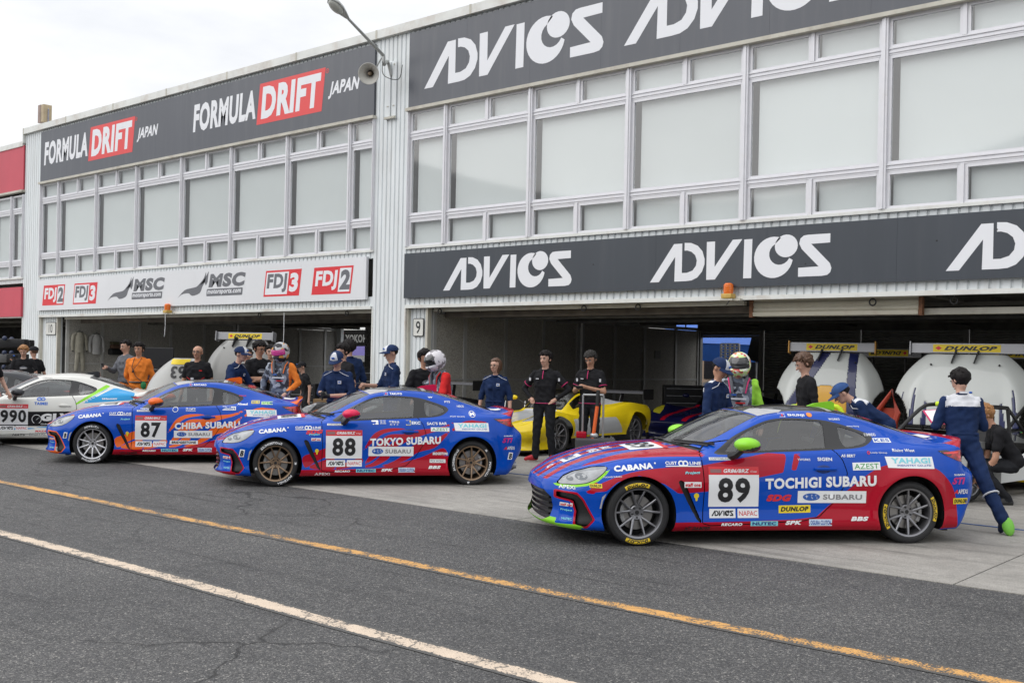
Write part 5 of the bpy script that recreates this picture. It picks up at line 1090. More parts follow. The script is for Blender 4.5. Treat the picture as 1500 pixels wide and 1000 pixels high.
car88, P88 = coupe('race_coupe', 'blue race coupe with red streaks, number 88 and bronze wheels', cpos(403, 713, 53.7), R(53.7), .955, liv_flame(2), M88, BRONZE, 'paired', MAG, MAG, st88, [tbrd(105, -60), tbrd(170, -20)])
car87, P87 = coupe('race_coupe', 'blue race coupe with orange flame streaks, number 87 and silver wheels', cpos(134, 679, 53), R(53), .93, liv_flame(2), M87, SILV, 'straight', ORANGE, ORANGE, st87, [[(WHITE, [('t', 'POTENZA', 92, .240, .268, 50, .05, 0), ('t', 'BRIDGESTONE', 268, .240, .268, 66, .05, 0)])], tbrd(170, -20)])

car990, P990 = coupe('race_coupe', 'white race coupe with number 990, black band and green and cyan stripes', (-19.60, 8.16, 0), R(54), .93, liv990, M990, GUN, 'paired', PGREY, PGREY, st990, [tbrd(92, 268), tbrd(170, -20)])
carblk, Pb = coupe('race_coupe', 'plain matt black coupe at the far left, mostly hidden', (-22.75, 8.4, 0), R(57), .93, liv_black, {0: PGREY, 1: PBLACK, 2: PBLACK, 3: PBLACK, 4: PBLACK}, GUN, 'paired', PBLACK, PBLACK, lambda P, r: P.lay([text2d('PETRONAS', -.40, 2.35, .40, 2.48, .02)], REDP, .004, (0, 0, 1.9), (0, -1, 0), (1, 0, 0), (0, 0, -1)) if False else None, [[(WHITE, [('t', 'POTENZA', 92, .240, .268, 50, .05, 0)])], [(WHITE, [('t', 'POTENZA', 92, .240, .268, 50, .05, 0)])]])
# ================================================================== PEOPLE
SKIN = mat('skin', (.50, .29, .21), .5, var=.08, vscale=14); SKIN2 = mat('skin_tanned', (.42, .22, .14), .5, var=.08, vscale=14); HAIRB = mat('hair_black', (.010, .008, .008), .65, spec=.2, var=.4, vscale=60, bump=.4, bscale=120); HAIRBR = mat('hair_brown', (.085, .040, .020), .5, var=.4, vscale=60, bump=.4, bscale=120); HAIRO = mat('hair_ginger_blond', (.32, .15, .05), .5, var=.3, vscale=60, bump=.4, bscale=120); HAIRG = mat('hair_greying', (.030, .028, .026), .7, spec=.2, var=.5, vscale=60, bump=.4, bscale=120)
def cloth(n, c, bump=.35): return mat(n, c, .85, spec=.2, var=.18, vscale=7, bump=bump, bscale=22)
C_NAVY = cloth('navy_coverall', (.010, .024, .075)); C_BLK = cloth('black_cotton', (.012, .012, .014)); C_TRO = cloth('black_trousers', (.016, .017, .020)); C_ORG = cloth('orange_coverall', (.72, .20, .03)); C_WHT = cloth('white_yoke', (.62, .63, .66)); C_GRY = cloth('grey_cloth', (.12, .125, .14)); C_PNK = mat('pink_piping', (.55, .02, .14), .7); C_RSHOE = mat('red_shoe', (.50, .02, .03), .6); C_BSHOE = mat('black_shoe', (.015, .015, .015), .6); C_GLOVE = mat('black_glove', (.012, .012, .012), .8); C_RED = cloth('red_suit_panel', (.52, .02, .02)); C_LIME = cloth('lime_suit_panel', (.30, .62, .06)); SOLE_G = mat('lime_sole', (.16, .45, .05), .7)
def camo(name, a, b, c, sc=16):
    if name in MATS: return MATS[name]
    m = bpy.data.materials.new(name); m.use_nodes = True; n = m.node_tree.nodes; l = m.node_tree.links; p = n['Principled BSDF']; t = n.new('ShaderNodeTexCoord'); v = n.new('ShaderNodeTexVoronoi'); v.inputs['Scale'].default_value = sc; l.new(t.outputs['Object'], v.inputs['Vector']); s = n.new('ShaderNodeSeparateColor'); l.new(v.outputs['Color'], s.inputs[0]); r_ = n.new('ShaderNodeValToRGB'); r_.color_ramp.interpolation = 'CONSTANT'; e = r_.color_ramp.elements; e[0].color = (*a, 1); e[1].position = .4; e[1].color = (*b, 1); q = e.new(.72); q.color = (*c, 1); l.new(s.outputs[0], r_.inputs[0]); l.new(r_.outputs[0], p.inputs['Base Color']); p.inputs['Roughness'].default_value = .75; MATS[name] = m; return m
C_SUIT = camo('driver_suit_patterned', (.03, .035, .05), (.10, .12, .16), (.30, .33, .38)); H_GREEN = camo('helmet_green_dots', (.55, .72, .30), (.70, .72, .62), (.55, .12, .10), 26); H_WHITE = camo('helmet_white_pattern', (.66, .64, .66), (.62, .60, .63), (.20, .19, .20), 24); H_ORG = camo('helmet_orange_lines', (.03, .03, .035), (.45, .45, .46), (.60, .28, .06), 13)
VISOR = mat('visor_dark', (.01, .01, .012), .08, coat=1); VISP = mat('visor_pink', (.55, .05, .25), .15, coat=1); BEIGE = cloth('beige_cloth', (.40, .38, .31)); LIPS = mat('lips', (.34, .13, .11), .6); NV_CAP = cloth('navy_cap', (.015, .03, .085))
def person(label, pos, H=1.75, face=0, shirt=C_BLK, trousers=C_TRO, shoes=C_BSHOE, skin=SKIN, sleeves='short', hands='skin', hair=HAIRB, hat=None, hstyle='short', lean=0, twist=0, head=(0, 0), arms=None, legs=None, yoke=False, glasses=False, female=False, extras=(), group=None, legw=1.0, arm_col=None):
    pos = Vector(pos); to = Vector((-pos.x, -pos.y, 0)).normalized(); rz = math.atan2(to.y, to.x) + math.pi / 2 - R(face)
    root = empty('person', label, 'person', pos, rz, group); s = H / 1.75; wid = .9 if female else 1.0
    def up(p, k=1.0):      # upper body bends forward at the hips
        p = Vector(p); p = Vector((p.x * math.cos(R(twist)) - p.y * math.sin(R(twist)), p.x * math.sin(R(twist)) + p.y * math.cos(R(twist)), p.z)); q = p - Vector((0, 0, .95)); q = Matrix.Rotation(R(lean) * k, 3, 'X') @ q; return q + Vector((0, 0, .95)) if lean == 0 else q + Vector((0, math.sin(R(lean)) * .10, .95))
    prim = []  # (label, p0, p1, r0, r1, flat)
    def cap(lab, a, b, r0, r1): prim.append((lab, Vector(a), Vector(b), r0, r1))
    SH, TR, SK, SO, HA = 0, 1, 2, 3, 4
    legs = legs or {}
    for k, sx in (('R', -1), ('L', 1)):
        hip = Vector((.092 * sx, 0, .92)); kn = Vector(legs.get('k' + k, (.105 * sx, -.02, .49))); an = Vector(legs.get('a' + k, (.12 * sx, .03, .09))); toe = legs.get('t' + k)
        toe = Vector(toe) if toe else an + Vector((.03 * sx, -.15, -.045))
        cap(TR, hip, kn, .088 * legw, .062 * legw); cap(TR, kn, an, .062 * legw, .052 * legw); cap(TR, an + (kn - an) * .06, an, .054 * legw, .056 * legw)
        cap(SO, an + Vector((0, .025, -.04)), an.lerp(toe, .55) + Vector((0, 0, -.012)), .042, .040); cap(SO, an.lerp(toe, .4), toe, .038, .032)
    cap(TR, (-.06, 0, .94), (.06, 0, .94), .105 * wid, .105 * wid)
    T = [up((0, .005, .99), .3), up((0, 0, 1.08), .7), up((0, 0, 1.22)), up((0, .01, 1.34)), up((0, .01, 1.415))]
    wx = [.075, .072, .085, .10, .085]; rr = [.108, .100, .108, .108, .078]
    X = up((1, 0, .95)) - up((0, 0, .95)); X.normalize()
    for i in range(5):
        w = wx[i] * wid; cap(SH, T[i] - X * w, T[i] + X * w, rr[i] * (.93 if female else 1), rr[i] * (.93 if female else 1))
        if i < 4: 
            for q in (-1, 0, 1): cap(SH, T[i] + X * q * wx[i] * wid, T[i + 1] + X * q * wx[i + 1] * wid, rr[i] * .97, rr[i + 1] * .97)
    if female:
        for q in (-1, 1): cap(SH, up((.065 * q, -.07, 1.27)), up((.065 * q, -.07, 1.27)), .062, .062)
    neck0, neck1 = up((0, .012, 1.43)), up((0, -.005, 1.54)); 
    hy, hp = head; HC = up((0, -.012, 1.64)); Mh = Matrix.Rotation(R(lean) * .85, 3, 'X') @ Matrix.Rotation(-R(hy), 3, 'Z') @ Matrix.Rotation(R(hp), 3, 'X')
    def hd(p): return HC + Mh @ (Vector((p[0], p[1], p[2])) * 1.08)
    cap(SK, neck0, neck1, .054 * wid, .050 * wid); cap(SK, neck1, hd((0, .02, -.05)), .05, .052)
    cap(SK, hd((0, .018, .030)), hd((0, -.008, .022)), .091, .084); cap(SK, hd((0, -.005, .0)), hd((0, -.030, -.052)), .077, .055); cap(SK, hd((0, -.045, -.078)), hd((0, -.050, -.080)), .032, .028)
    cap(SK, hd((0, -.088, .0)), hd((0, -.105, -.026)), .011, .016)
    for q in (-1, 1): cap(SK, hd((.079 * q, .015, .005)), hd((.081 * q, .015, -.025)), .014, .011); cap(SK, hd((.03 * q, -.065, -.02)), hd((.035 * q, -.06, -.02)), .022, .022)
    arms = arms or {}
    dm = {'short': .55, 'long': 1.0, 'elbow': .95}
    ends = {}
    for k, sx in (('R', -1), ('L', 1)):
        shd = up((.175 * sx * wid, .01, 1.405)); e, w = arms.get(k, ((.255 * sx, .03, 1.13), (.275 * sx, -.04, .875)))
        rel = arms.get('abs', False); e = Vector(e) if rel else up(e); w = Vector(w) if rel else up(w)
        cap(SH, up((.10 * sx, .01, 1.40)), shd, .066, .066 * wid)
        if sleeves == 'long': cap(SH, shd, e, .066 * wid, .052 * wid); cap(SH, e, w, .052 * wid, .040)
        elif sleeves == 'elbow': cap(SH, shd, e, .068 * wid, .058); cap(SH, e, e.lerp(w, .18), .057, .052); cap(SK, e, w, .042, .028)
        elif sleeves == 'black': cap(SH, shd, shd.lerp(e, .6), .070 * wid, .062); cap(HA, shd, e, .05, .045); cap(HA, e, w, .044, .034)
        else: cap(SH, shd, shd.lerp(e, .62), .068 * wid, .064 * wid); cap(SK, shd, e, .048 * wid, .042 * wid); cap(SK, e, w, .042 * wid, .028 * wid)
        d = (w - e).normalized(); hm = arms.get('h' + k, 'relaxed'); fw = d.copy()
        if hm == 'hip': fw = (d + Vector((-.2 * sx, -.9, -.2))).normalized()
        pc = w + fw * .055; cap(HA if hands != 'skin' else SK, w, w + fw * .085, .030, .034); ends[k] = (w, fw, sx, hm)
    # surface: union of the rounded limbs, remeshed into one skin
    b = MB(); dm_ = SKIN
    for lab, p0, p1, r0, r1 in prim:
        n = 10; d = p1 - p0
        if d.length < 1e-4: b.ell(p0, (r0, r0, r0), dm_, 12); continue
        dn = d.normalized(); pts = []; rad = []
        for a in (-88, -60, -30, 0): pts.append(p0 + dn * r0 * math.sin(R(a))); rad.append(max(.0008, r0 * math.cos(R(a))))
        for a in (0, 30, 60, 88): pts.append(p1 + dn * r1 * math.sin(R(a))); rad.append(max(.0008, r1 * math.cos(R(a))))
        # drop the duplicate ring when it would fold
        b.tube(pts, rad, dm_, n)
    me = b.mesh('body', recalc=False); o = bpy.data.objects.new('tmp', me); COL.objects.link(o)
    m1 = o.modifiers.new('r', 'REMESH'); m1.mode = 'VOXEL'; m1.voxel_size = .0115; m2 = o.modifiers.new('s', 'SMOOTH'); m2.iterations = 3; m2.factor = .5
    dg = bpy.context.evaluated_depsgraph_get(); ev = o.evaluated_get(dg); nm = bpy.data.meshes.new_from_object(ev); bpy.data.objects.remove(o); bpy.data.meshes.remove(me)
    co = np.empty(len(nm.vertices) * 3); nm.vertices.foreach_get('co', co); co = co.reshape(-1, 3); no = np.empty(len(nm.vertices) * 3); nm.vertices.foreach_get('normal', no); no = no.reshape(-1, 3)
    P0 = np.array([list(p[1]) for p in prim]); P1 = np.array([list(p[2]) for p in prim]); R0 = np.array([p[3] for p in prim]); R1 = np.array([p[4] for p in prim]); LB = np.array([p[0] for p in prim])
    d = P1 - P0; dd = np.maximum((d ** 2).sum(1), 1e-9); t = np.clip(((co[:, None] - P0) * d).sum(2) / dd, 0, 1); dist = np.linalg.norm(co[:, None] - (P0 + t[..., None] * d), axis=2) - (R0 + (R1 - R0) * t)
    lab = LB[dist.argmin(1)]
    # cloth folds
    isc = (lab == SH) | (lab == TR); kx = 31.0
    q = co + rz
    fold = (np.sin(q[:, 2] * 38 + 3 * np.sin(q[:, 0] * 17) + 2.2 * np.sin(q[:, 1] * 23 + q[:, 2] * 9)) * .0035 + np.sin(q[:, 2] * 71 + q[:, 0] * 40) * .0016 + np.sin(q[:, 0] * 45 - q[:, 2] * 21 + q[:, 1] * 30) * .002)
    co = co + no * (fold * isc)[:, None]
    nm.vertices.foreach_set('co', co.ravel()); fi = np.zeros(len(nm.polygons), int); vl = [lab[p.vertices[0]] for p in nm.polygons]
    mats_ = [shirt, trousers, skin, shoes, (arm_col or C_GLOVE) if sleeves == 'black' or hands != 'skin' else skin, C_WHT, C_LIME, C_RED, C_ORG]
    nm.materials.clear()
    for m_ in mats_: nm.materials.append(m_)
    cen = np.array([co[p.vertices[0]] for p in nm.polygons]); fi = np.array(vl)
    if yoke:
        up_ = (Matrix.Rotation(-R(lean), 3, 'X')); loc = (cen - np.array([0, math.sin(R(lean)) * .10, .95])) @ np.array(up_).T if lean else cen - np.array([0, 0, .95]); zz = loc[:, 2] + .95
        fi[(fi == 0) & (zz > (1.345 if yoke == 'back' else 1.37)) & (loc[:, 1] > -.0) & (np.abs(loc[:, 0]) < .19)] = 5
    for e in extras:
        if e[0] == 'arm': fi[(fi == 0) & (cen[:, 0] * e[2] > .165)] = {'lime': 6, 'red': 7, 'orange': 8}[e[1]]
        if e[0] == 'shoulder': fi[(fi == 0) & (cen[:, 0] * e[2] > .165) & (cen[:, 2] > 1.02)] = {'lime': 6, 'red': 7, 'orange': 8}[e[1]]
    nm.polygons.foreach_set('material_index', fi); nm.polygons.foreach_set('use_smooth', [True] * len(fi)); nm.name = 'body'
    # fingers joined to the body mesh
    b = MB(); hm_ = mats_[4] if hands != 'skin' else skin
    for w, fw, sx, hmode in ends.values():
        side = fw.cross(Vector((0, 0, 1))) if abs(fw.z) < .8 else Vector((0, 1, 0)).cross(fw) * sx; side.normalize()
        if hmode in ('hold', 'grip'): side = (fw.cross(Vector((0, 0, 1)))).normalized()
        pn = fw.cross(side).normalized(); curl = {'relaxed': .35, 'hip': .15, 'hold': 1.0, 'grip': 1.2, 'flat': .05}[hmode]
        if hmode in ('hold', 'grip') and pn.z > 0: pn = -pn
        for i, ln in enumerate((.072, .080, .074, .058)):
            o_ = w + fw * .085 + side * (.026 - .0175 * i); a = 0; pts = [o_ - fw * .02]; p = o_.copy()
            for seg in (.45, .32, .23):
                a += curl * .6; dr = (fw * math.cos(a) + pn * math.sin(a)).normalized(); pts.append(p.copy()); p = p + dr * ln * seg
            pts.append(p); b.tube(pts, [.0095, .009, .0085, .0075, .0055], hm_, 6)
        tb = w + fw * .03 + side * .03; b.tube([tb, tb + (fw * .6 + side * .6) .normalized() * .03, tb + (fw * .8 + side * .35 + pn * .4 * curl) * .062], [.012, .0105, .007], hm_, 6)
    fm = b.mesh('fingers'); bm = bmesh.new(); bm.from_mesh(nm); off = len(nm.materials); nm.materials.append(hm_); n0 = len(bm.faces); bm.from_mesh(fm); bm.faces.ensure_lookup_table()
    for i in range(n0, len(bm.faces)): bm.faces[i].material_index = off; bm.faces[i].smooth = True
    bm.to_mesh(nm); bm.free(); bpy.data.meshes.remove(fm)
    body = link('body', nm, root); body.scale = (s, s, s)
    def child(b_, name, par=root):
        o_ = b_.build(name, par); o_.scale = (s, s, s); return o_
    def hv(src, name):
        src.v = [tuple(hd(p)) for p in src.v]; return child(src, name)
    # face
    if hat not in ('helmet',):
        b = MB()
        for q in (-1, 1):
            b.ell((.031 * q, -.083, .008), (.015, .006, .0062), mat('eye_white', (.5, .48, .46), .3), 8); b.ell((.031 * q, -.0865, .008), (.010, .0045, .0066), BLACKP, 8); b.ell((.032 * q, -.085, .027), (.023, .007, .0058), HAIRB if hair is None else hair, 8, (0, 0, .15 * q))
        b.ell((0, -.0865, -.058), (.024, .007, .0052), LIPS, 8); hv(b, 'face_details')
    if glasses:
        b = MB()
        for q in (-1, 1):
            b.tube([(.033 * q + .023 * math.cos(a), -.098, .006 + .017 * math.sin(a)) for a in np.linspace(0, 6.283, 13)], .0024, BLACKP, 5, False); b.tube([(.056 * q, -.096, .012), (.082 * q, .01, .008)], .0022, BLACKP, 5)
        b.tube([(-.011, -.1, .01), (.011, -.1, .01)], .002, BLACKP, 5); hv(b, 'glasses')
    def hair_mesh(style, m):
        b = MB(); vv = []; ff = []; n, h = 28, 18; rnd = random.Random(int(abs(pos.x * 100)))
        for j in range(h + 1):
            p = math.pi * j / h
            for i in range(n):
                t_ = 2 * math.pi * i / n; x, y, z = math.sin(p) * math.cos(t_), math.sin(p) * math.sin(t_), math.cos(p)
                k = 1 + .10 * noise.noise(Vector((x * 4, y * 4, z * 4 + pos.x))) + (.07 * noise.noise(Vector((x * 11, y * 11, z * 9))) if style != 'curly' else .16 * noise.noise(Vector((x * 9, y * 9, z * 9))))
                vol = {'short': (.092, .110, .100), 'thick': (.102, .118, .114), 'curly': (.104, .116, .116), 'long': (.092, .108, .100), 'buzz': (.084, .100, .088)}[style]; q = [vol[0] * x * k, .012 + vol[1] * y * (k if y > 0 else (1 + (k - 1) * .4) * (1 + .10 * y)), .028 + vol[2] * z * k]
                fr = -y - .30 + (0 if z > .42 else 0)
                cl = lambda t__: min(1, max(0, t__)); zt = {'thick': .30, 'curly': .30, 'long': .42, 'buzz': .5}.get(style, .40) + .10 * math.sin(9 * t_)
                f = cl((-y - .28) / .14) * cl((zt - z) / .14 + .5); g = cl((-.02 - z) / .35) * cl((.40 - y) / .3) * (1 - f); h_ = cl((-.40 - z) / .3)
                q = [q[0] * (1 - .28 * f) * (1 - .22 * g * (style != 'long')) * (1 - .25 * h_ * (style != 'long')), q[1] * (1 - .42 * f) * (1 - .12 * g) * (1 - .22 * h_), q[2] * (1 - .2 * f) + .01 * f]
                if z < -.45: q[2] = max(q[2], -.085 if style != 'long' else -.15)
                if style == 'long' and z < -.1 and y > -.3: q[2] -= .05
                vv.append(tuple(q))
        for j in range(h):
            for i in range(n): ff.append((j * n + i, (j + 1) * n + i, (j + 1) * n + (i + 1) % n, j * n + (i + 1) % n))
        b.add(vv, ff, m, True)
        if style in ('thick', 'short', 'curly'):
            for _ in range({'short': 30, 'thick': 60, 'curly': 110}[style]):
                a, z = rnd.uniform(-math.pi, math.pi), rnd.uniform(.15, .95); y = math.sin(a) * math.sqrt(1 - z * z); x = math.cos(a) * math.sqrt(1 - z * z)
                if y < -.55 and z < .45: continue
                p = Vector((.09 * x, .012 + .105 * y, .03 + .10 * z)); L_ = .024 if style != 'curly' else .022; dr = Vector((x + rnd.uniform(-.5, .5), y - .4 + rnd.uniform(-.4, .4), .1 - .2 * z)); b.tube([p, p + dr * L_ * .7, p + dr * L_ + Vector((0, 0, -.012))], [.013, .010, .003], m, 5)
        if style == 'long': b.tube([(-.01, .10, .03), (-.03, .13, -.06), (-.05, .10, -.16), (-.07, .06, -.24)], [.03, .028, .02, .006], m, 8); b.tube([(-.078, -.02, .05), (-.085, .0, -.05), (-.078, 0, -.09)], [.014, .012, .004], m, 6)
        hv(b, 'hair')
    if hat == 'helmet':
        e = {q[0]: q[1] for q in extras if isinstance(q, tuple) and len(q) == 2}; b = MB(); hmc = e['helmet']; vis = e.get('visor', VISOR); vv = []; ff = []; n, h = 28, 20
        def hs(x, y, z, k=1.0): return ((.130 * x) * k, (-.008 + .158 * y * (1.08 if y < 0 and z < 0 else 1)) * k, (.008 + .142 * z * (1 if z > 0 else 1.12)) * k)
        for j in range(h + 1):
            p = math.pi * (.0 + .80 * j / h)
            for i in range(n):
                t_ = 2 * math.pi * i / n; x, y, z = math.sin(p) * math.cos(t_), math.sin(p) * math.sin(t_), math.cos(p)
                inside = (y < -.50 and -.20 < z < .34); k = .90 if inside else 1.0
                if inside: pass
                vv.append(hs(x, y, z, k))
        fa, fb = [], []
        for j in range(h):
            for i in range(n):
                q = (j * n + i, (j + 1) * n + i, (j + 1) * n + (i + 1) % n, j * n + (i + 1) % n); c_ = sum((Vector(vv[k_]) for k_ in q), Vector()) / 4
                (fb if (c_.y < -.085 and -.022 < c_.z < .052) else fa).append(q)
        b.add(vv, fa, hmc, True); b.add(vv, fb, BLACKP, True); ho = hv(b, 'helmet')
        b = MB(); dz = .05 if vis is VISOR else .0; vv = []; ff = []
        for j in range(5):
            for i in range(13):
                a = R(-155 + 130 * i / 12 + 0); z = .02 + dz * .9 + .05 * (j / 4 - .35) * (1.3 if vis is VISOR else 1.6); zz = (z - .008) / .142; q = math.sqrt(max(0, 1 - zz * zz)); vv.append((.1335 * q * math.cos(a), -.008 + .163 * q * math.sin(a), z))
        for j in range(4):
            for i in range(12): ff.append((j * 13 + i, j * 13 + i + 1, (j + 1) * 13 + i + 1, (j + 1) * 13 + i))
        b.add(vv, ff, vis, True); o2 = hv(b, 'visor')
        b = MB(); b.ell((0, -.090, .012), (.055, .014, .025), skin, 10)
        for q in (-1, 1): b.ell((.028 * q, -.103, .012), (.012, .005, .006), BLACKP, 8)
        hv(b, 'face_details')
    elif hat == 'cap':
        e = {q[0]: q[1] for q in extras if isinstance(q, tuple) and len(q) == 2}; cm_ = e.get('capmat', NV_CAP); b = MB(); vv = []; ff = []; n = 20
        for j in range(8):
            p = math.pi / 2 * j / 7
            for i in range(n): t_ = 2 * math.pi * i / n; vv.append((.098 * math.sin(p) * math.cos(t_), .010 + .114 * math.sin(p) * math.sin(t_), .038 + .092 * math.cos(p)))
        f1 = []; f2 = []
        for j in range(7):
            for i in range(n):
                q = (j * n + i, (j + 1) * n + i, (j + 1) * n + (i + 1) % n, j * n + (i + 1) % n); a = (i + .5) / n * 360
                (f2 if 225 < a < 315 and j > 0 and e.get('capfront', True) else f1).append(q)
        b.add(vv, f1, cm_, True); b.add(vv, f2, C_WHT if e.get('capfront', True) else cm_, True); co_ = hv(b, 'cap')
        b = MB(); vv = []; bd = e.get('brim', -1)
        for j in range(4):
            for i in range(11): a = R(205 + 130 * i / 10); k = j / 3; vv.append(((.098 + .012 * k) * math.cos(a), bd * -1 * (.010 + (.114 + .075 * k * (math.sin(math.pi * i / 10) ** .5)) * math.sin(a)), .040 - .012 * k - .02 * k * abs(math.cos(a))))
        b.add(vv, [(j * 11 + i, j * 11 + i + 1, (j + 1) * 11 + i + 1, (j + 1) * 11 + i) for j in range(3) for i in range(10)], cm_, True); b.add([(p[0], p[1], p[2] - .006) for p in vv], [(j * 11 + i, j * 11 + i + 1, (j + 1) * 11 + i + 1, (j + 1) * 11 + i) for j in range(3) for i in range(10)], cm_, True)
        if True: hv(b, 'cap_brim')
        b = MB(); b.ell((0, -.100, .078), (.028, .010, .016), SBLUE, 10); hv(b, 'cap_badge')
        hair_mesh('buzz', hair or HAIRB)
    elif hair is not None: hair_mesh(hstyle, hair)
    # clothing details
    def on_torso(b_, name): b_.v = [tuple(up(p)) for p in b_.v]; return child(b_, name)
    b = MB(); fr = .118
    if shirt is C_NAVY:
        for q in (-1, 1): b.tube([(.06 * q, -.06, 1.475), (.13 * q, -.078, 1.44), (.215 * q, -.045, 1.40)], .0045, C_WHT, 5)
        b.tube([(.0, -.115, 1.42), (0, -.122, 1.2), (0, -.118, 1.0)], .004, NV_CAP, 5); b.tube([(.06 * math.cos(a), .0 + .062 * math.sin(a), 1.478 + .012 * math.sin(a)) for a in np.linspace(0, 6.283, 15)], .016, C_NAVY, 6, False); on_torso(b, 'collar_and_piping')
        b = MB(); b.box((.085, -.121, 1.32), (.055, .008, .045), C_WHT); b.box((.085, -.126, 1.322), (.03, .004, .018), SBLUE); on_torso(b, 'chest_badge'); 
        b = MB(); b.box((0, 0, 1.035), (.30, .222, .03), C_NAVY, bev=.012); on_torso(b, 'waistband')
    if ('polo',) in extras or 'polo' in extras:
        b = MB(); b.tube([(.06 * math.cos(a), .062 * math.sin(a), 1.478 + .012 * math.sin(a)) for a in np.linspace(0, 6.283, 15)], .014, C_BLK, 6, False); b.tube([(.0, -.085, 1.46), (.0, -.118, 1.38), (0, -.124, 1.33)], .006, C_PNK, 5); b.tube([(.19 * math.cos(a), .122 * math.sin(a), .94) for a in np.linspace(0, 6.283, 19)], .005, C_PNK, 5, False); b.box((-.09, -.122, 1.33), (.05, .006, .012), C_WHT); on_torso(b, 'shirt_trim')
        b = MB(); b.tube([(p[0], p[1], p[2]) for p in [(.155 * math.cos(a), .118 * math.sin(a), z) for z in (.93, 1.03) for a in (0,)]], .001, C_BLK, 4)
        for k in 'RL':
            w, fw, sx, _ = ends[k]; e_ = arms.get(k, ((.255 * sx, .03, 1.13),))[0]; sh_ = up((.175 * sx, .01, 1.405)); e_ = up(e_); c_ = sh_.lerp(e_, .66); ax = (e_ - sh_).normalized(); a1 = ax.cross(Vector((0, 1, 0))).normalized(); a2 = ax.cross(a1); bb = MB(); bb.tube([c_ + (a1 * math.cos(t_) + a2 * math.sin(t_)) * .065 for t_ in np.linspace(0, 6.283, 15)], .006, C_PNK, 5, False); child(bb, 'sleeve_hem')
            bb = MB(); c2 = sh_.lerp(e_, .35) + Vector((.0, -.066, 0)); bb.box(c2, (.03, .008, .05), C_WHT); child(bb, 'sleeve_badge')
    if 'print' in extras: b = MB(); b.ell((0, -.118, 1.27), (.085, .012, .045), C_GRY, 12); b.box((0, -.132, 1.27), (.12, .004, .018), C_WHT); on_torso(b, 'shirt_print')
    if 'backprint' in extras: b = MB(); b.box((0, .122, 1.36), (.12, .008, .05), C_WHT); b.box((0, .124, 1.31), (.08, .008, .02), C_WHT); on_torso(b, 'shirt_print')
    if 'hans' in extras:
        cc = [e[1] for e in extras if isinstance(e, tuple) and e[0] == 'hans'][0] if any(isinstance(e, tuple) and e[0] == 'hans' for e in extras) else C_PNK; b = MB()
        for q in (-1, 1): b.tube([(.11 * q, .06, 1.47), (.10 * q, -.04, 1.48), (.085 * q, -.10, 1.42), (.07 * q, -.128, 1.30)], [.02, .022, .022, .018], C_GRY, 8); b.tube([(.13 * q, -.04, 1.475), (.115 * q, -.105, 1.42), (.09 * q, -.135, 1.29)], .009, cc, 6)
        b.box((0, -.124, 1.22), (.2, .008, .022), C_WHT); b.box((.03, -.124, 1.17), (.12, .008, .016), C_RED); b.box((-.05, -.124, 1.27), (.06, .008, .02), SBLUE); on_torso(b, 'neck_restraint')
    if 'vest' in extras:
        b = MB(); b.box((-.05, -.120, 1.15), (.05, .008, .09), C_WHT); b.tube([(-.16, -.08, 1.2), (0, -.125, 1.1), (.16, -.08, 1.2)], .006, C_RED, 5); b.tube([(-.16, -.08, 1.05), (0, -.125, .99), (.16, -.08, 1.05)], .006, C_RED, 5); b.box((.1, -.118, 1.32), (.05, .006, .02), C_RED); on_torso(b, 'vest_print')
    if 'radio' in extras:
        b = MB(); b.tube([(-.07, -.05, 1.48), (-.10, -.115, 1.3), (-.02, -.13, 1.12), (.10, -.12, 1.02)], .006, BLACKP, 5); b.tube([(.07, -.05, 1.48), (.0, -.12, 1.34), (-.07, -.125, 1.25)], .004, BLACKP, 5); b.box((-.07, -.13, 1.22), (.035, .03, .05), BLACKP, bev=.008); b.tube([(.165 * math.cos(a), .125 * math.sin(a), 1.01) for a in np.linspace(0, 6.283, 19)], .018, BLACKP, 6, False); on_torso(b, 'radio_and_belt')
        b = MB(); b.ell((.13, -.13, .95), (.055, .03, .075), mat('green_pouch', (.01, .16, .05), .8, bump=.3, bscale=30), 12); b.tube([(.13, -.13, 1.03), (.13, -.13, 1.0)], .02, mat('green_pouch', (.01, .16, .05)), 6); on_torso(b, 'green_pouch')
    if 'knee_stripe' in extras:
        for k, sx in (('R', -1), ('L', 1)):
            kn = Vector(legs.get('k' + k, (.105 * sx, -.02, .49))); an = Vector(legs.get('a' + k, (.12 * sx, .03, .09))); c_ = kn.lerp(an, .35); ax = (an - kn).normalized(); a1 = ax.cross(Vector((0, 1, 0))).normalized(); a2 = ax.cross(a1); bb = MB(); bb.tube([c_ + (a1 * math.cos(t_) + a2 * math.sin(t_)) * .066 * legw for t_ in np.linspace(0, 6.283, 15)], .010, C_WHT, 5, False); child(bb, 'reflective_band')
    return root, ends, up, s
def stand(px, d): p = at(px, 500, d); return (p.x, p.y, .008)
def held(root, w, dims, m, label, cat, off=(0, 0, 0), rot=(0, 0, 0), s=1.0, parts=()):
    """a thing in a hand: top-level, placed in world space"""
    bpy.context.view_layer.update() if False else None
    M = Matrix.Translation(root.location) @ Matrix.Rotation(root.rotation_euler.z, 4, 'Z'); p = M @ ((Vector(w) + Vector(off)) * s)
    b = MB(); b.box((0, 0, 0), dims, m, bev=min(dims) * .25)
    for c_, d_, mm in parts: b.box(c_, d_, mm)
    return b.build(cat.replace(' ', '_'), label=label, cat=cat, loc=p, rot=(rot[0], rot[1], rot[2] + root.rotation_euler.z))
DOWN = None
HIP = {'R': ((-.39, .06, 1.16), (-.215, -.05, 1.01)), 'L': ((.39, .06, 1.16), (.215, -.05, 1.01)), 'hR': 'hip', 'hL': 'hip'}
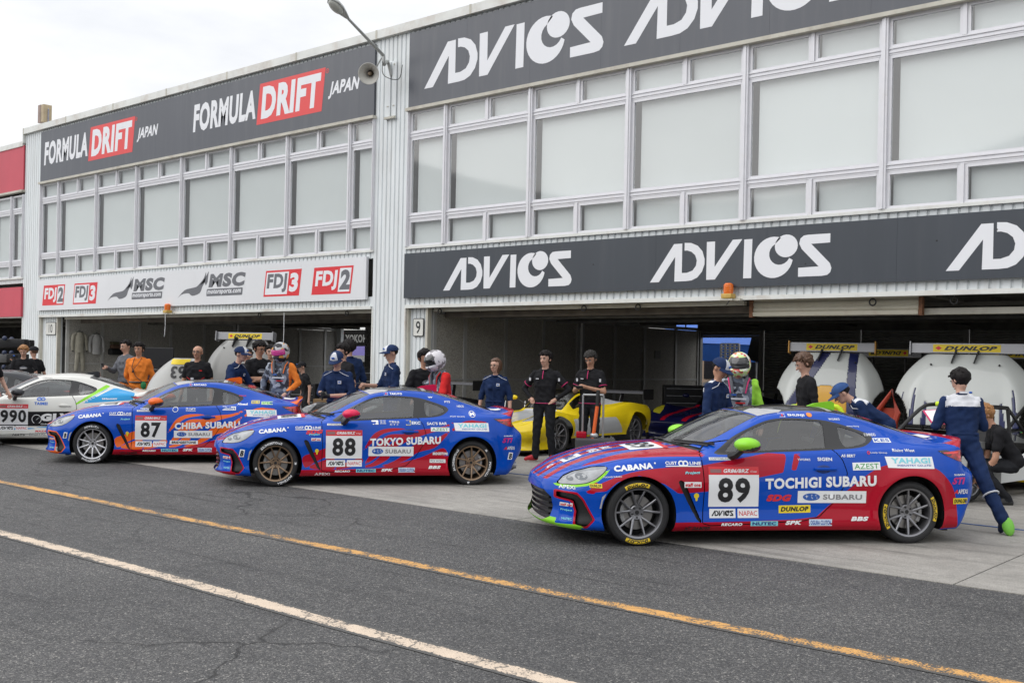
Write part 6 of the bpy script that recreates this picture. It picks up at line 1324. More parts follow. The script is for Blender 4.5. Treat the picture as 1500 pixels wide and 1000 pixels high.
PHONE = {'R': ((-.255, -.03, 1.13), (-.06, -.27, 1.20)), 'L': ((.255, -.03, 1.13), (.06, -.27, 1.20)), 'hR': 'hold', 'hL': 'hold'}
CROSS = {'R': ((-.26, -.06, 1.14), (.08, -.21, 1.17)), 'L': ((.26, -.06, 1.14), (-.08, -.19, 1.13)), 'hR': 'relaxed', 'hL': 'relaxed'}
def H_(px, top, d): hor = CY + (px - 750) * math.tan(ROLL); return CAMZ + (hor - top) / FPX * d
def pp(label, px, top, d, fac=1.0, **k):
    return person(label, stand(px, d), H_(px, top, d) * fac, **k)
# --- left block
pp('young person with ginger blond bowl cut and black T-shirt behind the black coupe', 35, 508, 23.2, hair=HAIRO, hstyle='thick', head=(15, 18), extras=('print',), arms=CROSS)
pp('person in a dark cap with long brown hair behind the ginger haired one', 50, 509, 24.2, hair=HAIRBR, hat='cap', face=150, extras=(('capfront', False), ('capmat', C_BLK)), female=True)
pp('person in black cap and sunglasses in the shade of the far left garage', 21, 520, 24.6, hat='cap', glasses=True, extras=(('capfront', False), ('capmat', C_BLK)), female=True)
pp('person in black T-shirt cut off by the left edge, forearm showing', -13, 506, 17.9, face=-60, arms={'R': ((-.28, 0, 1.12), (-.22, -.2, .98)), 'L': ((.28, -.05, 1.14), (.2, -.2, .95))})
r_, en, up_, s_ = pp('man in black jacket holding a phone behind the orange marshal', 185, 500, 22.3, face=55, shirt=C_GRY, sleeves='long', hair=HAIRB, arms={'R': ((-.25, -.1, 1.15), (-.12, -.33, 1.22)), 'hR': 'hold'}, head=(0, 12))
held(r_, en['R'][0], (.07, .014, .14), BLACKP, 'black phone in the hand of the man in the black jacket', 'phone', (0.02, -.11, .03), (.3, 0, 0), s_)
pp('marshal in orange coverall with radio strap and green pouch', 204, 504, 21.3, face=15, shirt=C_ORG, trousers=C_ORG, sleeves='long', skin=SKIN2, hstyle='thick', extras=('radio',), head=(10, 5), arms={'R': ((-.25, .06, 1.14), (-.16, .14, .95)), 'L': ((.25, .06, 1.14), (.16, .14, .95))})
# --- behind car 87
pp('bald man in glasses and dark striped vest beside the upright white cowl', 290, 508, 19.2, face=20, shirt=C_BLK, trousers=C_TRO, skin=SKIN2, hair=None, glasses=True, extras=('vest',), sleeves='short')
pp('mechanic in navy and blue cap reaching a gloved arm over the 87 car roof', 340, 512, 18.1, 1.03, face=-62, shirt=C_NAVY, trousers=C_NAVY, sleeves='elbow', hands='glove', hat='cap', lean=16, head=(0, -6), arms={'R': ((-.27, -.12, 1.14), (-.20, -.36, 1.10)), 'L': ((.24, -.20, 1.18), (.16, -.42, 1.10)), 'hR': 'grip', 'hL': 'grip'})
pp('man in black T-shirt half hidden between the blue cap and the glasses wearer', 363, 513, 19.8, hair=HAIRG, shirt=C_BLK)
pp('tall man in black printed T-shirt with glasses and folded arms looking down', 380, 502, 18.6, face=-25, hstyle='thick', glasses=True, extras=('print',), arms=CROSS, head=(-15, 15), skin=SKIN2)
pp('man in black T-shirt just left of the orange helmet', 397, 508, 19.4, face=0, hstyle='thick', arms=CROSS)
pp('driver in patterned orange sleeved suit and dark orange helmet with pink visor', 412, 506, 17.9, face=20, shirt=C_SUIT, trousers=C_SUIT, sleeves='long', hat='helmet', extras=('hans', ('helmet', H_ORG), ('visor', VISP), ('shoulder', 'orange', 1), ('hans', mat('orange_strap', (.7, .16, .02), .6))), head=(10, 18), arms={'R': ((-.28, -.02, 1.14), (-.25, -.12, .92)), 'L': ((.30, 0, 1.14), (.18, -.2, .98))})
pp('person in black cap deep in the shade behind the orange sleeved driver', 449, 531, 22.5, 1.0, face=70, hat='cap', extras=(('capfront', False), ('capmat', C_BLK)), lean=10)
# --- around car 88
r_, en, up_, s_ = pp('mechanic in navy and capped, looking down at black gloves by the 88 windscreen', 497, 522, 15.5, 1.03, face=25, shirt=C_NAVY, trousers=C_NAVY, sleeves='elbow', hands='glove', hat='cap', head=(0, 22), lean=6, arms={'R': ((-.27, -.05, 1.14), (-.13, -.27, 1.17)), 'L': ((.27, -.05, 1.12), (-.02, -.25, 1.13)), 'hR': 'grip', 'hL': 'grip'})
pp('man in black T-shirt with glasses behind the gloved mechanic', 503, 506, 17.6, face=55, hstyle='thick', glasses=True, head=(0, 12))
pp('mechanic in navy standing turned away below the YOKOHAMA banner', 512, 500, 18.9, face=150, shirt=C_NAVY, trousers=C_NAVY, sleeves='elbow', hstyle='thick', yoke=False)
r_, en, up_, s_ = pp('slim mechanic in navy with white fronted cap, facing left with a phone by the pillar', 574, 508, 17.2, face=72, shirt=C_NAVY, trousers=C_NAVY, sleeves='elbow', hat='cap', head=(0, 8), arms={'R': ((-.22, -.10, 1.12), (-.12, -.36, 1.14)), 'L': ((.22, .0, 1.12), (.16, -.22, 1.06)), 'hR': 'hold'})
held(r_, en['R'][0], (.07, .14, .012), BLACKP, 'black phone held by the slim mechanic at the pillar', 'phone', (0, -.12, .03), (.2, 0, 0), s_)
pp('smiling man in black printed T-shirt talking to the white helmeted driver', 622, 515, 16.0, face=-25, hstyle='thick', extras=('print',), skin=SKIN2, head=(-5, 12), arms={'R': ((-.29, -.02, 1.12), (-.2, -.2, 1.0)), 'L': ((.27, -.08, 1.12), (.1, -.28, 1.05))})
pp('driver in red and grey suit and white helmet leaning over the 88 roof', 652, 516, 15.6, face=60, shirt=C_SUIT, trousers=C_SUIT, sleeves='long', hat='helmet', extras=('hans', ('helmet', H_WHITE), ('shoulder', 'red', 1), ('hans', C_RED)), lean=14, head=(0, 12), arms={'R': ((-.26, -.16, 1.16), (-.16, -.42, 1.12)), 'L': ((.27, -.16, 1.18), (.10, -.42, 1.12)), 'hR': 'relaxed'})
pp('woman in navy work uniform with brown ponytail and glasses', 727, 527, 17.0, face=18, shirt=C_NAVY, trousers=C_NAVY, sleeves='elbow', hair=HAIRBR, hstyle='long', glasses=True, female=True, head=(18, 2))
pp('young man in black polo with hands on hips and red shoes', 800, 517, 17.25, face=22, shirt=C_BLK, shoes=C_RSHOE, sleeves='black', arm_col=C_BLK, hstyle='thick', arms=HIP, head=(12, 4), extras=('polo',), legw=1.12, legs={'kR': (-.12, -.03, .49), 'aR': (-.14, -.02, .09), 'tR': (-.26, -.13, .04), 'aL': (.13, .05, .09), 'tL': (.14, -.12, .04)}, hands='skin')
r_, en, up_, s_ = pp('man in black polo with greying hair looking down at a phone', 866, 517, 17.35, face=25, shirt=C_BLK, shoes=C_BSHOE, hair=HAIRG, hstyle='thick', arms=PHONE, head=(0, 24), extras=('polo',), skin=SKIN2, legw=1.12)
held(r_, (en['R'][0] + en['L'][0]) / 2, (.12, .012, .065), BLACKP, 'black phone held in both hands by the greying man', 'phone', (0, -.13, .0), (.7, 0, 0), s_)
# --- around car 89
pp('mechanic in navy overalls with white yoke and cap beside the 89 windscreen', 1046, 527, 12.7, face=-62, shirt=C_NAVY, trousers=C_NAVY, sleeves='long', hat='cap', yoke='back', lean=8, head=(0, 22), skin=SKIN2, arms={'R': ((-.26, -.04, 1.13), (-.22, -.22, .95)), 'L': ((.24, -.1, 1.12), (.12, -.3, .98))})
pp('driver in lime and dark patterned suit with green dotted helmet', 1084, 522, 13.1, face=5, shirt=C_SUIT, trousers=C_SUIT, sleeves='long', hat='helmet', extras=('hans', ('helmet', H_GREEN), ('shoulder', 'lime', 1)), head=(0, 12))
pp('person with tousled brown hair and black T-shirt facing left by the yellow striped cowl', 1184, 521, 13.7, face=72, hair=HAIRBR, hstyle='curly', sleeves='black', arm_col=C_BLK, extras=('backprint',), head=(0, 22), lean=4)
pp('mechanic in blue cap bent low over the far side of the 89 car', 1292, 534, 12.7, 1.0, face=80, shirt=C_NAVY, trousers=C_NAVY, sleeves='long', hat='cap', yoke='back', lean=52, head=(0, -8), extras=(('capfront', False), ('capmat', cloth('faded_blue_cap', (.03, .07, .19)))), arms={'R': ((-.2, -.12, 1.2), (-.12, -.35, 1.18)), 'L': ((.2, -.12, 1.2), (.12, -.35, 1.18))})
r_, en, up_, s_ = person('mechanic in navy overalls with white back yoke walking off with a pink clipboard, lime soles', (-3.64, 11.38, .008), 1.61, face=158, shirt=C_NAVY, trousers=C_NAVY, shoes=mat('navy_shoe', (.01, .02, .06), .7), sleeves='elbow', yoke='back', hstyle='thick', hair=HAIRB, lean=7, head=(-20, 18), legw=1.28, extras=('knee_stripe', 'backlogo'), arms={'R': ((-.25, -.02, 1.13), (-.1, -.25, 1.2)), 'L': ((.27, -.04, 1.13), (.12, -.28, 1.17)), 'hR': 'hold', 'hL': 'hold'}, legs={'kR': (-.17, .22, .53), 'aR': (-.26, .48, .16), 'tR': (-.27, .42, .03), 'kL': (.08, -.12, .50), 'aL': (.08, -.05, .09)})
M_ = Matrix.Translation(r_.location) @ Matrix.Rotation(r_.rotation_euler.z, 4, 'Z')
b = MB(); b.ell(M_ @ Vector((-.27, .50, .085)), (.06, .045, .10), SOLE_G, 12, (.5, 0, r_.rotation_euler.z)); b.v = [tuple(M_.inverted() @ Vector(p)) for p in b.v]; b.build('shoe_sole', r_)
b = MB(); b.box((0, .125, 1.375), (.13, .006, .022), C_WHT); b.ell((-.045, .129, 1.375), (.02, .004, .012), SBLUE, 8); b.v = [tuple(up_(p)) for p in b.v]; b.build('back_logo', r_)
held(r_, en['L'][0], (.22, .30, .012), mat('clipboard_pink', (.55, .03, .12), .5), 'pink clipboard with paper held by the walking mechanic', 'clipboard', (.0, -.10, .07), (-.5, .1, 0), s_, [((0, 0, .008), (.19, .26, .004), WHITE)])
pp('person with curly ginger hair crouching at the right edge over a car part', 1478, 600, 12.9, 1.0, face=75, hair=HAIRO, hstyle='curly', lean=0) if False else person('person with curly ginger hair crouching at the right edge over a car part', stand(1483, 13.0), 1.72, face=75, hair=HAIRO, hstyle='curly', skin=SKIN2, lean=30, head=(0, 10), arms={'R': ((-.2, -.2, 1.15), (-.12, -.42, 1.0)), 'L': ((.2, -.2, 1.15), (.12, -.42, 1.0))}, legs={'kR': (-.16, -.38, .92), 'aR': (-.14, -.05, .52), 'kL': (.16, -.38, .92), 'aL': (.14, -.05, .52)})
cr_ = [o for o in COL.objects if o.get('label', '').startswith('person with curly ginger')][0]; cr_.location.z = -.44
# ================================================================== GARAGE FITTINGS
FRAME = mat('partition_frame_grey', (.42, .42, .41), .5, .2, var=.1); FRAMEW = mat('partition_frame_pale', (.60, .60, .58), .5, .2, var=.1)
BOARD = mat('perforated_board', (.36, .345, .31), .8, var=.35, vscale=40, bump=.5, bscale=60); BOARD2 = mat('perforated_board_far', (.48, .465, .425), .8, var=.35, vscale=40, bump=.5, bscale=60)
def partition(X, posts, z_mid, label, fm, bm_, top=2.78, y0=17.35, y1=29.2):
    e = empty('partition', label, 'partition', (X, y0, 0)); 
    for i in range(len(posts)):
        b = MB(); y = posts[i] - y0; w = .05; b.box2((0, y - w, .01), (.07, y + w, top), fm); b.build('post', e)
        if i < len(posts) - 1:
            y2 = posts[i + 1] - y0
            if y2 - y > .3:
                b = MB(); b.box2((.012, y + w + .004, .05), (.034, y2 - w - .004, top - .1), bm_); b.build('panel', e)
                b = MB(); b.box2((.005, y + w, z_mid - .02), (.062, y2 - w, z_mid + .02), fm); b.build('rail', e)
                b = MB(); b.box2((.0, y + w, top - .09), (.068, y2 - w, top), fm); b.build('rail', e)
    for y in (1.6, 5.2, 8.4, 11): b = MB(); b.box2((.02, y, top + .002), (.05, y + .03, 2.97), fm); b.build('hanger', e)
    return e
partition(-17.4, [17.42, 18.45, 19.92, 21.4, 22.86, 23.1, 24.6, 26.1, 27.8, 29.1], 1.17, 'grey framed partition of dark perforated boards along the left of the near garage', FRAME, BOARD)
partition(-34.95, [17.5, 18.75, 20.15, 21.4, 22.8, 24.15, 24.35, 25.9, 27.3, 28.6, 29.2], 1.25, 'pale framed partition with hanging suits along the left of garage ten', FRAMEW, BOARD2, 2.84)
partition(-.95, [17.42, 20, 23, 26, 29.1], 1.17, 'framed partition at the right end of the near garage', FRAME, BOARD)
SHUT = mat('dark_roller_shutter', (.30, .30, .285), .55, .3, var=.15); CSH = mat('cream_roller_shutter', (.50, .47, .38), .5, var=.08, dirt=.45, dcol=(.2, .1, .05), dscale=3)
def shutter(x0, x1, z0, z1, y, m, label, pitch=.075, post=True):
    e = empty('roller_shutter', label, 'shutter', (x0, y, 0)); b = MB(); z = z0; k = 0
    prof = []
    while z < z1: prof += [(0, z), (-.016, z + pitch * .3), (-.016, z + pitch * .62), (0, z + pitch * .92)]; z += pitch
    n = len(prof); v = [(x, p[0], p[1]) for x in (0, x1 - x0) for p in prof]; b.add(v, [(i, i + 1, n + i + 1, n + i) for i in range(n - 1)], m); b.build('shutter_curtain', e, recalc=False)
    b = MB(); b.box2((0, -.035, z0 - .07), (x1 - x0, .01, z0 - .002), m); b.build('bottom_bar', e); return e
POST = mat('shutter_post_grey', (.28, .28, .26), .5, .2)
# near garage back wall: opening, then shutters between posts
bx_ = [-15.22, -12.22, -9.27, -6.3, -3.3, -1.0]
nm_ = ['behind the helmeted driver', 'behind the brown haired person', 'between the two upright cowls', 'behind the right upright cowl', 'at the far right of the near garage']
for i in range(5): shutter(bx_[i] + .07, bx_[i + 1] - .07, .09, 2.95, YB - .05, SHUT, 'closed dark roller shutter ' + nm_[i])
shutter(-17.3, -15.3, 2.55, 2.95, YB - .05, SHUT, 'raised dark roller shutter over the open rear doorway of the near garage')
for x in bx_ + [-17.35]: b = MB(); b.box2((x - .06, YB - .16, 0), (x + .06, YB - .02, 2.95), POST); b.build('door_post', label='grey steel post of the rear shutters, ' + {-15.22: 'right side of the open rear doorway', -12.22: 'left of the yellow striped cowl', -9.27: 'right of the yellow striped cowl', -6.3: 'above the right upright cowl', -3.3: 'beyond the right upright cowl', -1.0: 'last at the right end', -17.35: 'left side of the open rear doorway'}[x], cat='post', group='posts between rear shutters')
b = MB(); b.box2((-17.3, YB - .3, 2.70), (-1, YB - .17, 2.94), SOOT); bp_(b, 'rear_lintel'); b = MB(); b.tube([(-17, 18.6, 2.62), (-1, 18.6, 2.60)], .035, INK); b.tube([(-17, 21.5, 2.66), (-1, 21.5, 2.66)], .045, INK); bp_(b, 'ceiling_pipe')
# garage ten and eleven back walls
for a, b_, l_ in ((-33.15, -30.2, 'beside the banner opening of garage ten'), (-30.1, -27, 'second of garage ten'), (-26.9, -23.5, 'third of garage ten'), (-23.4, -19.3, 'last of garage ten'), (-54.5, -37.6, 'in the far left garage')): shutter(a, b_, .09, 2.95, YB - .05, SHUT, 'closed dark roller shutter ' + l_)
# cut the rear wall openings: doorways are left between wall pieces below 2.95 m
# half lowered cream shutter and door boxes under the lintel
e = shutter(-9.25, -6.29, 2.59, 2.80, 17.42, CSH, 'half lowered cream slatted shutter under the near lintel', .10)
b = MB(); b.box2((-9.32, 17.38, 2.5), (-9.25, 17.48, 2.80), mat('rust', (.18, .08, .04), .8, var=.4, vscale=20)); b.box2((-6.28, 17.38, 2.5), (-6.22, 17.48, 2.80), mat('rust', (.18, .08, .04))); b.box2((-9.25, 17.55, 2.52), (-1.0, 17.75, 2.62), CREAM); b.box2((-17.3, 17.7, 2.60), (-9.35, 17.9, 2.72), mat('rusty_beam', (.14, .12, .10), .8, var=.3)); b.box2((-17.3, 17.33, 2.72), (-9.4, 17.45, 2.80), CREAM); bp_(b, 'door_track')
b = MB(); b.box2((-34.8, 17.33, 2.72), (-19.3, 17.45, 2.80), CREAM); b.box2((-34.8, 17.9, 2.62), (-19.3, 18.1, 2.74), mat('rusty_beam', (.14, .12, .10))); b.box2((-34.8, 20.4, 2.66), (-19.3, 20.6, 2.79), SOOT); bp_(b, 'door_track')
# hanging pull cords
for px, d, L_ in ((242, 29.5, .62), (416, 26.6, .95)):
    p = at(px, 460, d); b = MB(); b.tube([(0, 0, 0), (.01, 0, -L_ * .5), (-.01, 0, -L_ * .9)], .008, WHITE, 5); b.tube([(-.01, 0, -L_ * .9), (-.02, 0, -L_)], .02, STEEL, 6); b.build('pull_cord', label='pale pull cord hanging in garage ten ' + ('left' if px < 300 else 'right, above the helmeted driver'), cat='cord', loc=(p.x, p.y, 2.72))
# suits hanging on the far partition
def hanging(y, z, kind, label):
    e = empty('hanging_suit' if kind == 'suit' else 'hanging_shirt', label, 'clothing', (-34.80, y, z)); m = BEIGE if kind == 'suit' else mat('pale_undershirt', (.50, .50, .49), .85, var=.1, bump=.3, bscale=15); b = MB()
    L_ = 1.12 if kind == 'suit' else .72; b.tube([(.06, 0, -.05), (.07, 0, -.22), (.08, 0, -.5), (.07, 0, -.72)], [.10, .17, .15, .165], m, 12)
    for q in (-1, 1): b.tube([(.06, .10 * q, -.07), (.07, .21 * q, -.16), (.08, .25 * q, -.42), (.08, .25 * q, -.66)], [.05, .065, .055, .045], m, 10)
    if kind == 'suit':
        for q in (-1, 1): b.tube([(.08, .06 * q, -.7), (.09, .10 * q, -1.0), (.07, .12 * q, -1.35)], [.09, .08, .06], m, 10); b.ell((.08, .25 * q, -.68), (.03, .03, .03), BLACKP, 8)
    b.v = [(p[0] * .6 + .02, p[1] + .012 * math.sin(p[2] * 17), p[2]) for p in b.v]; b.build('cloth', e); b = MB(); b.tube([(.06, -.15, -.06), (.06, 0, .0), (.06, .15, -.06)], .01, BLACKP, 6); b.tube([(.06, 0, 0), (.06, 0, .09)], .005, BLACKP, 5); b.build('hanger', e)
def part10_y(px):
    d = RGT[0] * (px - 750) / FPX + FWD[0]; return -34.8 / d * (FWD[1] + RGT[1] * (px - 750) / FPX)
hanging(part10_y(115), 2.35, 'suit', 'beige racing suit hanging on the partition beside the 10 jamb'); hanging(part10_y(140), 2.30, 'shirt', 'white long sleeved undershirt hanging beside the beige suit')
b = MB(); b.box((0, 0, .12), (.25, .5, .22), BLK, bev=.06); b.box((.04, .02, .30), (.22, .46, .14), mat('brown_bag', (.09, .05, .03), .8), bev=.05); b.box((.03, 0, .42), (.2, .42, .10), mat('olive_bag', (.07, .065, .03), .8), bev=.04); b.build('bag_pile', label='dark and brown bags hung on the partition left of the orange marshal', cat='bags', loc=(-34.68, part10_y(167), 1.55), kind=None)
# number tag on the near partition
b = MB(); b.box((0, 0, 0), (.01, .3, .24), mat('faded_paper', (.24, .24, .23), .8)); o_ = b.build('paper_note', label='faded paper note on the near partition', cat='note', loc=(-17.35, 26.8, 1.9))
# rear outside seen through doorways
PAVE = CON
b = MB(); TENT = mat('blue_tarpaulin', (.02, .13, .55), .6, var=.1); b.add([(-21.5, 32, 2.45), (-16.2, 32, 2.30), (-16.2, 36, 3.6), (-21.5, 36, 3.6), (-21.5, 32, 1.80), (-16.2, 32, 1.74), (-21.5, 32.02, 2.45), (-16.2, 32.02, 2.30)], [(0, 1, 2, 3), (4, 5, 7, 6)], TENT)
e = empty('blue_tent', 'blue tarpaulin tent seen through the rear doorway behind the green helmet', 'tent', (-18.5, 33, 0)); b.v = [(p[0] + 18.5, p[1] - 33, p[2]) for p in b.v]; b.build('canopy', e)
for x in (-2.9, 2.2):
    for y in (-.9, 2.9): b = MB(); b.tube([(x, y, 0), (x, y, 2.2)], .025, STEEL); b.build('pole', e)
e = empty('perforated_rack', 'white perforated steel rack standing in the rear doorway', 'rack', (-16.9, 30.3, 0)); RK = mat('rack_white', (.62, .62, .61), .5); b = MB()
for x in (-.32, -.16, 0, .16, .32): b.box2((x - .028, -.02, 0), (x + .028, .02, 2.32), RK)
for k in range(26): b.box2((-.32, -.018, .05 + k * .09), (.32, .018, .09 + k * .09), RK)
b.build('lattice', e)
e = empty('paddock_building', 'low tan paddock building behind the tents beyond the garages', 'building', (-30, 50, 0)); b = MB(); b.box2((-35, 0, 0), (35, 8, 3.4), mat('tan_wall', (.30, .22, .16), .8, var=.1)); b.build('wall', e); b = MB(); b.box2((-36, -.4, 3.4), (36, 8.4, 3.7), CAP); b.build('roof', e)
for k in range(14): b = MB(); b.box2((-33 + 4.8 * k, -.05, .9), (-30.4 + 4.8 * k, -.01, 2.3), CTRIM); b.build('window', e)
def van(name, label, loc, col, rz=0):
    e = empty(name, label, 'van', loc, rz); m = mat('van_paint', col, .35, coat=.5); b = MB(); b.prism([(-2.2, .35), (-2.2, .95), (-1.7, 1.1), (-1.2, 1.85), (-.9, 1.95), (2.1, 1.95), (2.2, 1.8), (2.2, .35)], -.85, .85, m); b.build('body', e)
    b = MB(); b.prism([(-1.55, 1.12), (-1.12, 1.75), (-.5, 1.78), (-.5, 1.12)], -.86, .86, CTRIM); b.prism([(-.35, 1.12), (-.35, 1.78), (1.9, 1.75), (1.9, 1.12)], -.86, .86, CTRIM); b.build('side_windows', e)
    for x in (-1.4, 1.4):
        for s in (-1, 1): b = MB(); b.lathe([(.0, .88 * s), (.19, .88 * s), (.31, .86 * s), (.31, .66 * s), (0, .66 * s)], RUB, 20, (x, 0, .31), 'Y'); b.build('wheel', e)
van('parked_van', 'white van seen beyond the rear doorway of the near garage', (-18.8, 36.5, 0), (.7, .7, .7), R(5)); van('parked_van', 'white van seen beyond the YOKOHAMA banner', (-40.3, 37.5, 0), (.65, .66, .68), R(12))
b = MB(); e = empty('rear_display_screen', 'black slanted display panel in the rear doorway right of the green helmet', 'screen', (-15.75, 29.9, 1.85)); b.box((0, 0, .3), (.5, .06, .75), BLK, (0, R(14), 0)); b.build('housing', e); b = MB(); b.tube([(.0, 0, 0), (0, 0, -1.8)], .03, STEEL); b.build('stand', e)
e = empty('banner', 'black banner reading YOKOHAMA behind the garage ten rear doorway', 'banner', (-37.3, 31.4, 2.15)); b = MB(); b.box2((0, 0, 0), (2.9, .02, .72), BLACKP); b.build('cloth', e); flat_print('lettering', [text2d('YOKOHAMA', .38, .16, 2.7, .52, .05)], e, (0, 0, 0), (1, 0, 0), (0, 0, 1), (0, -1, 0), .004, WHITE); flat_print('red_corner', [poly2d([(.06, .2), (.3, .6), (.06, .6)])], e, (0, 0, 0), (1, 0, 0), (0, 0, 1), (0, -1, 0), .004, REDP)
b = MB(); b.box2((-35.25, YB - .1, 0), (-34.62, YB + .05, 2.95), CLAD); b.build('ribbed_post', label='pale post beside the YOKOHAMA doorway', cat='post')
e = empty('purple_tent', 'purple and white pointed tent behind the YOKOHAMA banner opening', 'tent', (-38.6, 34.5, 0)); PT = mat('purple_canvas', (.16, .13, .42), .7); b = MB(); b.add([(-1.6, -.8, 1.75), (1.6, -.8, 1.75), (1.6, 1.6, 1.75), (-1.6, 1.6, 1.75), (1.1, .4, 3.0)], [(0, 1, 4), (1, 2, 4), (2, 3, 4), (3, 0, 4)], PT); b.build('canopy', e)
b = MB(); b.box2((-1.6, -.83, 1.45), (1.6, -.81, 1.748), WHITE); b.build('valance', e); flat_print('lettering', [text2d('RAYS TECH', -.7, 1.53, .6, 1.66, .03)], e, (0, -.83, 0), (1, 0, 0), (0, 0, 1), (0, -1, 0), .004, BLACKP) if False else None
for x in (-1.5, 1.5): b = MB(); b.tube([(x, -.7, 0), (x, -.7, 1.75)], .03, STEEL); b.build('pole', e)

# ================================================================== LOW RACING CARS
RACER = [
 [(-.95,0,.42),(-.94,.2,.42),(-.92,.42,.42),(-.88,.62,.42),(-.80,.78,.43),(-.68,.87,.45)],
 [(-.85,0,.50),(-.84,.2,.50),(-.80,.42,.505),(-.72,.62,.52),(-.62,.78,.54),(-.52,.90,.52)],
 [(-.6,0,.56),(-.6,.2,.56),(-.55,.40,.575),(-.45,.6,.64),(-.40,.78,.66),(-.34,.92,.58)],
 [(-.25,0,.60),(-.25,.2,.60),(-.22,.40,.62),(-.15,.6,.73),(-.12,.80,.73),(-.10,.93,.62)],
 [(0,0,.63),(0,.2,.63),(0,.40,.65),(0,.6,.745),(0,.80,.745),(0,.93,.63)],
 [(.3,0,.67),(.3,.2,.67),(.3,.40,.68),(.3,.6,.72),(.3,.80,.71),(.3,.92,.60)],
 [(.55,0,.70),(.57,.22,.70),(.62,.42,.70),(.64,.6,.69),(.62,.78,.66),(.6,.89,.57)],
 [(.66,0,.76),(.69,.23,.755),(.75,.44,.74),(.80,.56,.70),(.8,.76,.65),(.8,.87,.56)],
 [(1.05,0,1.00),(1.07,.24,.99),(1.10,.42,.94),(1.1,.56,.75),(1.1,.76,.64),(1.1,.86,.56)],
 [(1.4,0,1.10),(1.4,.25,1.09),(1.4,.40,1.03),(1.4,.57,.78),(1.4,.78,.66),(1.4,.87,.58)],
 [(1.8,0,1.07),(1.8,.26,1.06),(1.8,.42,1.00),(1.8,.58,.80),(1.8,.80,.72),(1.8,.89,.62)],
 [(2.2,0,.98),(2.2,.28,.97),(2.2,.46,.93),(2.2,.62,.82),(2.2,.82,.80),(2.2,.93,.66)],
 [(2.6,0,.88),(2.6,.3,.88),(2.6,.50,.87),(2.6,.66,.86),(2.6,.84,.84),(2.6,.95,.68)],
 [(3.0,0,.82),(3.0,.3,.82),(3.0,.50,.82),(3.0,.66,.83),(3.0,.82,.81),(3.0,.93,.68)],
 [(3.35,0,.80),(3.35,.3,.80),(3.34,.50,.80),(3.32,.66,.80),(3.3,.80,.78),(3.28,.88,.68)]]
RW = 2.62
def racer_shell():
    S = build_shell(RACER, prof=([(0, 0), (.3, .01), (.6, -.02), (.85, .0), (1, .06)], [(0, 0), (.2, .03), (.45, .02), (.7, -.02), (1, .03)], [(0, 0), (.3, -.02), (.7, -.05), (1, -.1)]), bottoms=(.10, .11, .3), haunch=((0, .31, .36, .015), (RW, .31, .37, .02)), rows=18)
    for cx, r_ in ((0, .36), (RW, .375)):
        i = S.cut(lambda A: np.hypot(A[:, 0] - cx, A[:, 2] - .31) - r_, lambda s: (s.cen()[:, 1] < -.6)); S.part[i] = -1
    i = S.cut(lambda A: np.where(A[:, 6] < 0, 1, np.maximum(np.maximum(6.95 - A[:, 6], A[:, 6] - 9.2), A[:, 7] - 1.95))); S.part[i] = 5
    i = S.cut(lambda A: np.where(A[:, 6] < 0, 1, np.maximum(np.maximum(7.6 - A[:, 6], A[:, 6] - 9.8), np.maximum(2.12 - A[:, 7], A[:, 7] - 2.85)))); S.part[i] = 3
    i = S.poly([0, 1], [(-.62, -.50), (-.40, -.56), (-.16, -.66), (-.14, -.80), (-.36, -.80), (-.55, -.72)], lambda s: (s.cen()[:, 6] > 0) & (s.cen()[:, 0] < 0)); S.part[i] = 9
    return S
RS0 = racer_shell()
